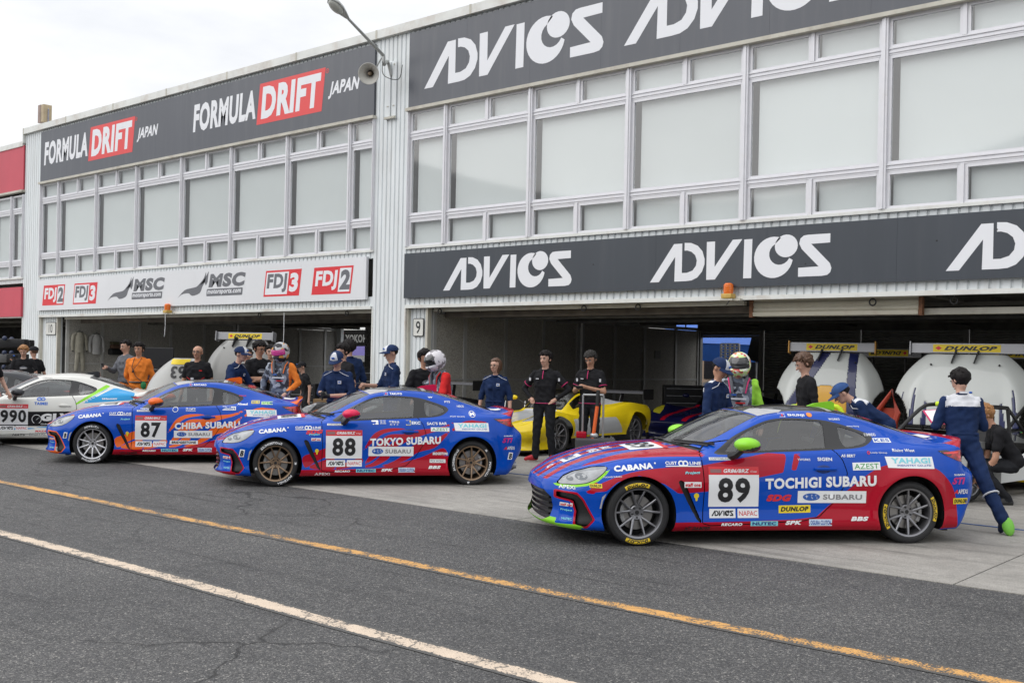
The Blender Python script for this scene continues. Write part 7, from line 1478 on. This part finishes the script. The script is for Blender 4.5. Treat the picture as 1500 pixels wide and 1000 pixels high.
def racer(label, pos, rot, livery, mats, lens, wing=True, wingz=1.12, letters=None, rim=GUN):
    import copy
    S = copy.deepcopy(RS0); livery(S); root = empty('racing_car', label, 'race car', pos, rot)
    for pid, nm, sk, dm, mi_ in ((0, 'body_shell', 0, None, 'both'), (5, 'windscreen', .003, CGLASS, 'both'), (3, 'side_window', .003, CGLASS, 'near'), (3, 'side_window', .003, CGLASS, 'far'), (9, 'headlight', 0, lens, 'near'), (9, 'headlight', 0, lens, 'far')):
        me = part_mesh(S, S.part == pid, nm, mats, sk, mi_, dm)
        if me: link(nm, me, root)
    b = MB(); b.box2((-.7, -.55, .07), (3.2, .55, .4), DARK); b.box2((.4, -.8, .07), (2.2, .8, .16), BLK); b.box2((.45, -.45, .4), (.6, .45, .6), DARK); b.box2((2.0, -.45, .4), (3.0, .45, .72), DARK); b.build('underbody', root)
    b = MB(); b.prism([(-1.0, -.75), (-.9, -.88), (-.5, -.93), (-.5, .93), (-.9, .88), (-1.0, .75)], .085, .105, BLK, 'Z'); b.build('front_splitter', root)
    b = MB(); b.prism([(1.35, .2), (1.6, .2), (1.95, .85), (1.85, .88)], -.2, .2, BLK); b.tube([(1.9, -.4, .4), (1.9, -.36, .98), (1.9, .36, .98), (1.9, .4, .4)], .02, STEEL); b.build('seat_and_hoop', root)
    rme = rim_mesh('paired', rim) if 'racer' not in RIMS else RIMS['racer']; RIMS['racer'] = rme
    for x in (0, RW):
        for s in (-1, 1): w = link('wheel', TYRE_ME, root, loc=(x, .79 * s, .31)); w.rotation_euler = (0, 0, 0 if s < 0 else math.pi); w.scale = (1.06, 1.1, 1.06); link('rim', rme, w); link('brake_disc', DISC_ME, w)
    for s in (-1, 1):
        b = MB(); b.ell((.92, .80 * s, .93), (.05, .09, .045), mats[0], 12); b.tube([(.95, .76 * s, .92), (1.0, .58 * s, .80)], .012, BLK, 6); b.build('mirror', root)
    if wing:
        b = MB(); b.prism([(3.05, wingz), (3.12, wingz + .028), (3.25, wingz + .03), (3.36, wingz + .05), (3.37, wingz + .04), (3.25, wingz + .005), (3.1, wingz - .008)], -.86, .86, mat('wing_carbon', (.12, .12, .13), .35, coat=.5)); w = b.build('rear_wing', root)
        for s in (-1, 1): b = MB(); b.prism([(3.0, wingz - .12), (3.0, wingz + .09), (3.42, wingz + .09), (3.42, wingz - .12)], .86 * s - .005, .86 * s + .005, BLK); b.build('end_plate', w); b = MB(); b.prism([(2.98, .78), (3.1, wingz), (3.2, wingz), (3.14, .78)], .3 * s - .008, .3 * s + .008, BLK); b.build('wing_stay', w)
    bvh = BVHTree.FromPolygons(S.A[:, :3].tolist(), S.T[S.part >= 0].tolist()); P = Proj(bvh, root)
    if letters: letters(P, root)
    return root, P
def lv_y(S):
    i = S.poly([0, 2], [(.45, .60), (1.9, .60), (2.15, .30), (.45, .30)], lambda s: (s.cen()[:, 1] < -.5) & (s.part == 0)); S.paint[i] = 1
    i = S.cut(lambda A: A[:, 2] - .26, lambda s: (s.cen()[:, 1] < -.5) & (s.cen()[:, 0] > .3)); S.paint[i & (S.part == 0)] = 2
    i = S.cut(lambda A: np.where(A[:, 6] < 0, 1, np.maximum(9.6 - A[:, 6], A[:, 7] - 2.9)), lambda s: s.part == 0); S.paint[i] = 1
    i = S.cut(lambda A: np.where(A[:, 6] < 0, 1, np.maximum(A[:, 6] - 6.9, A[:, 7] - 1.6)), lambda s: s.part == 0); S.paint[i] = 1
def lv_b(S):
    i = S.poly([0, 1], [(-.9, -.2), (.9, -.3), (.9, -.42), (-.9, -.32)], lambda s: (s.cen()[:, 6] > 0) & (s.part == 0)); S.paint[i] = 1
YELP = paint('racing_yellow', (.66, .49, .01)); SILP = paint('racing_pale_silver', (.42, .43, .44)); DBL = paint('racing_dark_navy', (.006, .008, .05)); KBLK = paint('racing_gloss_black', (.008, .008, .009))
def st_y(P, r):
    P.side([text2d("Moty's", 1.45, .14, 1.85, .235, .02)], WHITE, .004); P.lay([text2d('ADVAN', -.6, .38, -.2, .44, .04, .2)], BLACKP, .006, (-1.5, 0, 0), (0, -1, 0), (0, 0, 1), (1, 0, 0)); P.lay([text2d('DUNLOP', -.75, .17, -.35, .23, .04, .2)], BLACKP, .006, (-1.5, 0, 0), (0, -1, 0), (0, 0, 1), (1, 0, 0))
fy = cpos(829, 666, 94)
racer('yellow and silver low racing car with black rear wing behind the men in polos', (-12.5, 14.75, 0), R(94), lv_y, {0: YELP, 1: SILP, 2: BLACKP}, LENS, letters=st_y, wingz=1.02)
racer('dark navy racing car with red stripe and yellow headlights in the near garage shade', (-11.9, 19.9, 0), R(90), lv_b, {0: DBL, 1: RED}, mat('yellow_lens', (.55, .50, .03), .1, coat=1), wingz=1.0)
racer('black low racing car with red line in the shade between the 87 and 88 cars', (-15.6, 13.4, 0), R(100), lv_b, {0: KBLK, 1: RED}, LENS, wingz=1.1)

# upright bodywork with wings
DUNY = mat('wing_yellow_band', (.75, .55, .01), .45); WSIL = mat('wing_silver', (.30, .30, .31), .35, .5); COWW = paint('cowl_white', (.52, .54, .52)); COWN = mat('cowl_navy', (.01, .015, .08), .4, coat=.6); COWO = mat('cowl_ochre', (.62, .32, .01), .4, coat=.6)
def wing(e, w, z, m_end, flip=False, letters=True, y=-.05):
    b = MB(); b.box((0, y, z), (w, .035, .17), WSIL, (R(-8), 0, 0), .008); wo = b.build('wing_blade', e)
    for s in (-1, 1): b = MB(); b.box((s * (w / 2 + .01), y + .02, z - .01), (.018, .2, .22), m_end, (R(-8), 0, 0)); b.build('end_plate', wo)
    n = Vector((0, -math.cos(R(8)), -math.sin(R(8)) * -1)); U = Vector((-1 if flip else 1, 0, 0)); V = Vector((0, -math.sin(R(-8)) * -1, math.cos(R(8)))); V = Vector((0, math.sin(R(8)), math.cos(R(8)))) * (-1 if flip else 1); nn = Vector((0, -math.cos(R(8)), math.sin(R(8))))
    flat_print('yellow_band', [rect(-w * .3, -.062, w * .3, .062)], wo, (0, y, z), U, V, nn, .0195, DUNY); flat_print('lettering', [text2d('DUNLOP', -w * .2, -.036, w * .27, .036, .06, .35)], wo, (0, y, z), U, V, nn, .021, BLACKP)
    flat_print('arrow_mark', [poly2d([(-w * .28, 0), (-w * .25, .035), (-w * .22, 0), (-w * .25, -.035)])], wo, (0, y, z), U, V, nn, .021, REDP)
COWG = mat('cowl_shaded_grey', (.20, .20, .19), .4, coat=.3)  # deep shade of garage ten is put into this grey
def cowl(label, loc, rz, w, z0, z1, style, number=None, wide=1.0, tags=()):
    e = empty('upright_cowl', label, 'car bodywork', loc, rz); b = MB(); nu, nv = 96, 60; V = []; 
    for j in range(nv + 1):
        t = j / nv; z = z0 + (z1 - z0) * t; hw = w / 2 * (1 - .46 * t ** 3.0)
        for i in range(nu + 1):
            u = i / nu * 2 - 1; x = hw * math.sin(u * math.pi / 2) ; x = hw * (u if abs(u) < .0 else math.copysign(abs(u) ** .85, u)); bulge = .26 * (1 - abs(u) ** 4) * (1 - .4 * t * t) + .09 * math.exp(-((abs(u) - .68) / .13) ** 2) * (1 - t) ; V.append((x, -bulge - .12 * math.sin(t * 2.4) + .35 * t, z))
    arch = lambda x, z: ((abs(x) - w * .50) / (w * .13)) ** 2 + ((z - z0 - .02) / ((z1 - z0) * .42)) ** 2 < 1
    fs = {0: [], 1: [], 2: []}
    for j in range(nv):
        for i in range(nu):
            q = (j * (nu + 1) + i, j * (nu + 1) + i + 1, (j + 1) * (nu + 1) + i + 1, (j + 1) * (nu + 1) + i); x = sum(V[k][0] for k in q) / 4; z = sum(V[k][2] for k in q) / 4; t = (z - z0) / (z1 - z0); u = (i + .5) / nu * 2 - 1
            if arch(x, z): continue
            k = 0
            if style == 'stripe':
                xx = x / w
                if abs(xx + .40 - .36 * t) > .045 and -.40 + .36 * t < xx < .17 and t < .50 - 3.2 * (xx + .02) ** 2: k = 2
                if .17 < xx < .25 or abs(xx + .40 - .36 * t) < .045: k = 1
            if style == 'flame':
                xx = x / w
                if any(abs(abs(xx) - c_ + .05 * t) < .022 * (1 - t / h_) for c_, h_ in ((.27, .42), (.355, .55), (.44, .5))) and t < .55: k = 1
                if abs(u + .0) < .10 and .18 < t < .26 + .3 * (u + .1): k = 2
            fs[k].append(q)
    for k, m in ((0, COWG if style == 'plain' else COWW), (1, COWN), (2, COWO)): 
        if fs[k]: b.add(V, fs[k], m, True)
    me = b.mesh('shell', 60, recalc=False); o = link('shell', me, e); sm = o.modifiers.new('t', 'SOLIDIFY'); sm.thickness = .02; sm.offset = 1
    b = MB()
    for s in (-1, 1): b.prism([(.12 * s - .035, z1 - .14), (.12 * s - .012, z1 - .14), (.2 * s + .02, z1 + .06), (.2 * s - .01, z1 + .06)], .02, .16, BLK) if False else b.box((.17 * s, .05, z1 - .03), (.02, .18, .22), BLK, (0, R(18), 0)); b.ell((.42 * s * w / 1.8, -.02, z1 - .16), (.018, .02, .018), BLK, 8)
    b.build('wing_stays', e); bb = MB(); bb.box((0, .25, (z0 + z1) / 2 - .1), (w * .55, .1, (z1 - z0) * .7), DARK); bb.tube([(-w * .3, .2, 0.0), (-w * .3, .2, z0 + .2)], .025, BLK); bb.tube([(w * .3, .2, 0.0), (w * .3, .2, z0 + .2)], .025, BLK); bb.build('support_frame', e)
    bm = bmesh.new(); bm.from_mesh(me); bvh = BVHTree.FromBMesh(bm); bm.free(); P = Proj(bvh, e)
    for s, x0, zz0, x1, zz1, m, sl in tags: P.lay([text2d(s, x0, zz0, x1, zz1, .04)], m, .006, (0, -1.2, 0), (1, 0, sl), (0 if not sl else -sl, 0, 1), (0, 1, 0))
    wing(e, w * .78, z1 + .11, mat('end_plate_ochre', (.6, .3, .05), .5) if style == 'stripe' else WSIL, y=.22); return e
c1 = at(1214, 600, 19.0); c2 = at(1412, 600, 17.3)
e1 = cowl('white, navy and ochre upright rear bodywork with DUNLOP wing, left of the two', (c1.x, c1.y, 0), R(16), 1.9, .72, 1.88, 'stripe', tags=(("MACY'S", .62, 1.35, .78, 1.39, REDP, 0),))
e2 = cowl('white upright rear bodywork with dark flame tips and DUNLOP wing, right of the two', (c2.x, c2.y, 0), R(12), 2.2, .72, 1.87, 'flame', tags=(('ovsyo', -.52, 1.27, -.05, 1.38, BLACKP, 0),))
# second wings lying behind, print upside down
for px, py, d, w, lab in ((1302, 517, 20.5, 1.2, 'left'), (1500, 519, 19.0, 1.5, 'right')):
    p = at(px, py, d); e = empty('spare_wing', 'spare wing with upside down DUNLOP band in the shade, ' + lab + ' one', 'wing', (p.x, p.y, 0), R(14)); wing(e, w, p.z, BLK, True); b = MB(); b.tube([(-.3, .05, 0), (-.3, .0, p.z)], .02, BLK); b.tube([(.3, .05, 0), (.3, .0, p.z)], .02, BLK); b.build('stand', e)
# garage ten: upright cowl with wing, and a leaning panel numbered 63
c3 = at(352, 560, 24.2); cowl('pale upright bodywork with DUNLOP wing in garage ten behind the blue cap', (c3.x, c3.y, 0), R(30), 1.75, .9, 1.96, 'plain')
c4 = at(268, 600, 20.5); e4 = empty('leaning_panel', 'rounded white body panel with upside down 63 leaning beside the bald man', 'car bodywork', (c4.x, c4.y, 0), R(34)); b = MB(); V = []; F = []
for j in range(15):
    for i in range(21): u = i / 20 * 2 - 1; t = j / 14; hw = .72 * (1 - .72 * t ** 3); V.append((hw * u, -.22 * (1 - u * u) - .2 * (1 - t), .55 + 1.0 * t))
for j in range(14):
    for i in range(20): F.append((j * 21 + i, j * 21 + i + 1, (j + 1) * 21 + i + 1, (j + 1) * 21 + i))
b.add(V, F, mat('panel_satin_white', (.36, .36, .345), .45, coat=.3), True); me = b.mesh('shell', 60, recalc=False); o = link('shell', me, e4); sm = o.modifiers.new('t', 'SOLIDIFY'); sm.thickness = .02
bm = bmesh.new(); bm.from_mesh(me); bvh = BVHTree.FromBMesh(bm); bm.free(); P4 = Proj(bvh, e4); P4.lay([text2d('63', .16, -.10, -.14, -.34, .03)], BLACKP, .012, (0, -1.2, 1.5), (1, 0, 0), (0, 0, 1), (0, 1, 0)); P4.lay([rect(-.16, -.07, .18, .03)], DUNY, .012, (0, -1.2, 1.5), (1, 0, 0), (0, 0, 1), (0, 1, 0), name='yellow_band')
b = MB(); b.box((0, .1, .28), (1.1, .3, .5), DARK); b.build('trestle', e4)

# stripped chassis with roll cage, in front of the right cowl
PAD = mat('lime_cage_padding', (.55, .72, .02), .6); HARN = cloth('red_harness', (.45, .01, .02)); WCH = paint('chassis_white', (.60, .61, .60))
def chassis(label, loc, rz, w=1.8):
    e = empty('stripped_race_car', label, 'race car', loc, rz); b = MB()
    b.prism([(-.9, .25), (-1.0, .45), (-.6, .62), (-.1, .70), (.5, .72), (.75, .66), (.75, .2), (-.8, .2)], -.42, .42, KBLK, 'Y'); b.prism([(.6, .18), (.6, .62), (1.4, .60), (2.4, .5), (2.4, .18)], -.5, .5, KBLK); b.build('tub', e)
    for s in (-1, 1): b = MB(); b.prism(smooth_loop([(-.75, .25), (-.7, .52), (-.35, .72), (.05, .74), (.4, .62), (.6, .45), (.5, .40), (.35, .50), (0, .66), (-.3, .62), (-.42, .4), (-.45, .25)], 3), .55 * s, .9 * s, WCH); b.prism([(.5, .42), (1.5, .50), (1.9, .62), (1.9, .40), (1.5, .22), (.5, .2)], .60 * s, .86 * s, WCH); b.build('side_fairing', e)
    b = MB()
    for s in (-1, 1):
        b.tube(smooth_loop([(.15, .50 * s, .68), (.75, .44 * s, 1.08), (1.05, .40 * s, 1.14), (1.5, .40 * s, 1.12)], 4, False), .026, BLK); b.tube([(1.5, .40 * s, 1.12), (2.3, .35 * s, .6)], .022, BLK); b.tube([(1.5, .46 * s, .5), (1.5, .40 * s, 1.12)], .026, BLK)
    b.tube([(1.5, -.4, 1.12), (1.5, .4, 1.12)], .026, BLK); b.build('roll_cage', e)
    b = MB()
    for s0, s1 in ((-.36, -.2), (.05, .36)): b.tube([(1.02, s0, 1.15), (1.02, s1, 1.15)], .036, PAD, 10)
    b.tube([(1.03, -.4, 1.15), (1.03, .4, 1.15)], .024, BLK); b.build('cage_padding', e)
    b = MB(); b.prism([(1.0, .3), (1.05, .5), (1.3, .5), (1.42, 1.0), (1.5, 1.0), (1.45, .3)], -.22, .22, BLK); b.build('seat', e)
    b = MB()
    for s in (-1, 1): b.box((1.0, .09 * s, .86), (.012, .055, .42), HARN, (0, R(8), 0)); b.box((1.0, .09 * s, .68), (.02, .065, .05), BLK)
    b.build('harness', e)
    b = MB(); b.box((.15, .1, .735), (.3, .22, .01), mat('number_chip', (.02, .25, .05), .5)); b.ell((-.1, -.1, .72), (.14, .2, .02), BRONZE, 12); b.ell((.45, .3, .73), (.05, .07, .012), REDP, 10); b.build('front_details', e)
    for x in (-.25, 2.2):
        for s in (-1, 1): w_ = link('wheel', TYRE_ME, e, loc=(x, .78 * s, .31)); w_.rotation_euler = (0, 0, 0 if s < 0 else math.pi); link('rim', RIMS['racer'], w_)
    b = MB(); b.box2((-1.05, -.7, .12), (-.98, .7, .30), DUNY); b.build('bumper_band', e)
    return e
q = at(1345, 640, 13.9); chassis('open white and black race chassis with padded roll cage behind the walking mechanic', (q.x, q.y, 0), R(78))
q = at(1478, 680, 15.6); chassis('second open white race chassis with yellow band near the crouching person', (q.x + .35, q.y, 0), R(84))
q = at(1180, 620, 16.2); e = empty('padded_frame', 'lime padded tubular frame with red cloth in front of the striped cowl', 'roll hoop', (q.x, q.y, 0), R(20)); b = MB(); b.tube(smooth_loop([(-.52, 0, .3), (-.40, 0, .80), (-.28, 0, .98), (-.1, 0, 1.02), (.25, 0, 1.03), (.5, 0, 1.0), (.6, 0, .6)], 4, False), .04, PAD, 10); b.build('padding', e)
b = MB(); b.box((-.02, -.04, .82), (.14, .03, .34), HARN); b.build('red_cloth', e); b = MB(); b.box((0, .2, .3), (1.2, .8, .5), BLK); b.build('tub', e)

# red cradle and workshop clutter in the shade
q = at(1293, 600, 17.6); b = MB(); b.tube([(-.2, 0, 0), (-.1, 0, .9), (.15, 0, 1.25), (.25, 0, .9), (.1, 0, .4)], .05, mat('orange_red_cradle', (.30, .03, .01), .5)); b.box((.05, .1, .8), (.3, .1, .35), mat('orange_red_cradle', (.3, .03, .01))); b.build('cradle', label='dark orange red engine cradle between the upright cowls', cat='cradle', loc=(q.x, q.y, 0))
def stack(px, d, n, label): 
    q = at(px, 600, d)
    for k in range(n): o = link('stacked_tyre', TYRE_ME, None, label + (', bottom' if k == 0 else ', top' if k == n - 1 else ', middle'), 'tyre', 'stacked tyres in the garages', None, (q.x + random.uniform(-.02, .02), q.y, .12 + .225 * k), (R(90), 0, random.random()))
stack(905, 26.5, 3, 'black slick tyre in the low stack behind the yellow car'); stack(560, 30.5, 3, 'black tyre stacked in garage ten near the pillar')
TB = mat('tool_chest_black', (.015, .015, .017), .45, coat=.2); 
def chest(px, d, w, h, dr, label, m=TB, dep=.5):
    q = at(px, 600, d); e = empty('tool_chest', label, 'tool chest', (q.x, q.y, 0), R(38)); b = MB(); b.box2((-w / 2, -dep / 2, .1), (w / 2, dep / 2, h), m, .01); b.build('cabinet', e)
    for k in range(dr): z = .16 + (h - .2) * k / dr; b = MB(); b.box2((-w / 2 + .03, -dep / 2 - .012, z), (w / 2 - .03, -dep / 2, z + (h - .2) / dr - .02), m); b.box2((-w / 2 + .06, -dep / 2 - .03, z + (h - .2) / dr - .05), (w / 2 - .06, -dep / 2 - .012, z + (h - .2) / dr - .035), STEEL); b.build('drawer', e)
    for x in (-.4, .4): b = MB(); b.lathe([(0, -.02), (.05, -.02), (.05, .02), (0, .02)], BLK, 12, (x * w, 0, .05), 'Y'); b.build('castor', e)
chest(233, 25.5, 1.1, 1.25, 6, 'black tool chest with drawers behind the orange marshal'); chest(252, 27.5, .9, 1.5, 7, 'taller black cabinet right of the drawer chest in garage ten'); chest(1000, 27, 1.0, 1.1, 5, 'black tool chest at the back of the near garage'); chest(430, 27.0, 1.2, .95, 4, 'black work bench chest in the shade of garage ten'); chest(545, 29.3, .9, 1.3, 5, 'dark cabinet in garage ten right of the rear doorway')
q = at(232, 540, 26); b = MB(); b.box((0, 0, 1.55), (.75, .06, .45), BLACKP, bev=.01); b.box((0, 0, 1.3), (.08, .08, .1), BLK); b.build('monitor', label='black monitor standing on the tool chest in garage ten', cat='monitor', loc=(q.x, q.y, 0), rot=(0, 0, R(38)))
for px, d, lab, hm in ((12, 27, 'far left garage', .0), (22, 28.5, 'left block, second', .2)):
    q = at(px, 560, d); e = empty('equipment_rack', 'dark equipment rack in the shade of the ' + lab, 'rack', (q.x, q.y, 0)); b = MB()
    for k in range(5): b.box((.1 * math.sin(k * 3), 0, .3 + .38 * k), (.9, .4, .22), BLK, (0, 0, k), .03); b.ell((.2, -.2, .5 + .36 * k), (.07, .06, .06), mat('blue_tin', (.01, .02, .06), .5), 10)
    b.build('boxes', e)
# trolley with orange bar beside the greying man
q = at(872, 640, 16.6); e = empty('hand_trolley', 'black case trolley with chrome handle and orange bar before the yellow car', 'trolley', (q.x, q.y, 0), R(38)); b = MB(); b.box((0, 0, .28), (.62, .36, .34), mat('case_dark_grey', (.05, .05, .055), .6), bev=.03); b.build('case', e)
b = MB(); 
for x in (-.2, .12): b.tube([(x, .1, .3), (x, .1, 1.12)], .016, STEEL)
b.tube([(-.2, .1, 1.12), (.12, .1, 1.12)], .016, STEEL); b.build('handle', e); b = MB(); b.tube([(-.04, -.06, .42), (.02, -.04, .95)], .028, mat('bar_orange', (.7, .12, .02), .4)); b.tube([(.02, -.04, .95), (.03, -.03, 1.2)], .03, BLK); b.tube([(-.07, -.07, .12), (-.04, -.06, .42)], .03, BLK); b.build('orange_bar', e)
b = MB(); b.box((-.22, 0, .50), (.16, .14, .10), RED, bev=.02); b.ell((-.02, -.05, .49), (.07, .05, .05), STEEL, 10); b.build('tools', e)
b = MB(); b.box((-.45, .1, .75), (.02, .02, 1.3), BLK); b.box((-.45, .1, 1.36), (.18, .04, .05), BLK); 
# small workshop things standing about in the shade
def item(name, label, cat, px, d, fn, rz=0.0):
    q = at(px, 600, d); b = MB(); fn(b); return b.build(name, label=label, cat=cat, loc=(q.x, q.y, .008), rot=(0, 0, rz))
item('fuel_can', 'red fuel can on the garage floor left of the left upright cowl', 'fuel can', 1128, 19.5, lambda b: (b.box((0, 0, .2), (.3, .18, .38), mat('can_red', (.45, .02, .01), .4), bev=.03), b.tube([(-.08, 0, .38), (-.08, 0, .45), (.08, 0, .45), (.08, 0, .38)], .014, BLK)))
item('fire_extinguisher', 'red fire extinguisher standing by the near partition', 'extinguisher', 690, 22.5, lambda b: (b.lathe([(0, 0), (.08, 0), (.08, .42), (.05, .50), (.02, .52), (.02, .58), (0, .58)], mat('can_red', (.45, .02, .01), .4), 16), b.tube([(0, 0, .56), (.1, 0, .5), (.1, 0, .2)], .012, BLK)))
item('floor_jack', 'long red and steel floor jack in front of the right upright cowl', 'jack', 1440, 15.2, lambda b: (b.box((0, 0, .09), (.75, .24, .08), mat('can_red', (.45, .02, .01), .4), bev=.02), b.tube([(.3, 0, .12), (1.0, 0, .75)], .018, STEEL), b.lathe([(0, -.14), (.05, -.14), (.05, .14), (0, .14)], BLK, 12, (-.33, 0, .05), 'Y')), .6)
item('folding_chair', 'black folding chair by the near partition behind the woman', 'chair', 752, 21.0, lambda b: (b.box((0, 0, .44), (.42, .4, .03), BLK), b.box((0, .19, .72), (.42, .03, .3), BLK), [b.tube([(x, -.18, 0), (x, .2, .86)], .012, STEEL) for x in (-.2, .2)], [b.tube([(x, .2, 0), (x, -.18, .44)], .012, STEEL) for x in (-.2, .2)]), .5)
item('air_hose', 'coiled blue air hose lying on the garage floor', 'hose', 1010, 20.0, lambda b: b.tube([(.28 * math.cos(a) * (1 + .05 * math.sin(a * .3)), .28 * math.sin(a), .02 + .006 * a / 6.28) for a in np.linspace(0, 31.4, 90)], .011, mat('hose_blue', (.02, .10, .35), .5), 6))
for i, (px, d, c) in enumerate(((300, 26, 'grey'), (330, 27, 'black'), (470, 25.5, 'grey'), (1120, 26, 'black'), (905, 27.8, 'grey'))):
    item('storage_crate', '%s plastic storage crate, %s' % (c, ('behind the bald man', 'under the plain upright bodywork', 'behind the gloved mechanic', 'left of the left upright cowl at the back', 'on the floor by the rear of the near partition')[i]), 'crate', px, d, lambda b: (b.box((0, 0, .18), (.6, .4, .34), mat('crate_' + c, (.12, .12, .125) if c == 'grey' else (.02, .02, .02), .6), bev=.02), b.box((0, 0, .36), (.64, .44, .04), mat('crate_' + c, (.12,) * 3), bev=.01), b.box((.05, 0, .50), (.4, .3, .24), mat('carton_brown', (.25, .16, .08), .8))), .3 * i)

# ================================================================== BEHIND THE CAMERA: unseen pit wall and trees added to darken what glass and paint mirror
WALLC = concrete_mat('pit_wall_concrete', (.28, .275, .26)); e = empty('unseen_pit_wall', 'unseen low concrete pit wall with wire fence, added to darken reflections', 'wall', (-15, -7, 0)); b = MB(); b.box2((-60, -.15, 0), (60, .15, 1.1), WALLC); b.build('wall', e); b = MB()
for x in range(-60, 61, 3): b.tube([(x, 0, 1.1), (x, 0, 3.2)], .04, STEEL, 6)
for z in (1.3, 1.8, 2.3, 2.8, 3.15): b.tube([(-60, 0, z), (60, 0, z)], .012, STEEL, 4)
b.build('fence', e)
LEAF = mat('leaf_green', (.035, .060, .022), .7, var=.4, vscale=.4); BARK = mat('bark', (.06, .045, .035), .9)
def tree_mesh(seed):
    rd = random.Random(seed); v = []; f = []
    for k in range(1500):
        a, z, rr = rd.uniform(0, 6.283), rd.uniform(0, 1), rd.random() ** .4; r0 = 4.2 * math.sqrt(max(.05, 1 - (z * 1.9 - .9) ** 2)) * rr * (1 + .25 * math.sin(a * 3 + seed)); c = Vector((r0 * math.cos(a), r0 * math.sin(a), 3 + 8.5 * z)); s = rd.uniform(.3, .7); d1 = Vector((rd.uniform(-1, 1), rd.uniform(-1, 1), rd.uniform(-.6, .6))).normalized() * s; d2 = d1.cross(Vector((rd.uniform(-1, 1), rd.uniform(-1, 1), 1))).normalized() * s
        n = len(v); v += [c + d1, c + d2, c - d1, c - d2]; f.append((n, n + 1, n + 2, n + 3))
    b = MB(); b.add(v, f, LEAF); cr = b.mesh('crown', recalc=False); b = MB(); b.tube([(0, 0, 0), (.1, 0, 3), (0, .2, 7)], [.35, .25, .08], BARK, 8); b.tube([(.1, 0, 3), (1.5, .6, 6)], [.15, .05], BARK, 6); b.tube([(.1, 0, 3.4), (-1.4, -.8, 6.4)], [.14, .04], BARK, 6); return cr, b.mesh('trunk')
TM = [tree_mesh(s) for s in (1, 2, 3)]; b = MB()
for k in range(34):
    x = -110 + k * 5.6 + random.uniform(-1.5, 1.5); yy = -62 + random.uniform(-5, 5); s = random.uniform(.85, 1.35); a = random.uniform(0, 6)
    for me, m in zip(TM[k % 3], (LEAF, BARK)): b.add([(x + s * (v.co.x * math.cos(a) - v.co.y * math.sin(a)), yy + s * (v.co.x * math.sin(a) + v.co.y * math.cos(a)), s * v.co.z) for v in me.vertices], [tuple(p.vertices) for p in me.polygons], m)
b.build('distant_woodland', recalc=False, label='unseen belt of green trees beyond the track behind the camera', cat='trees', kind='stuff')
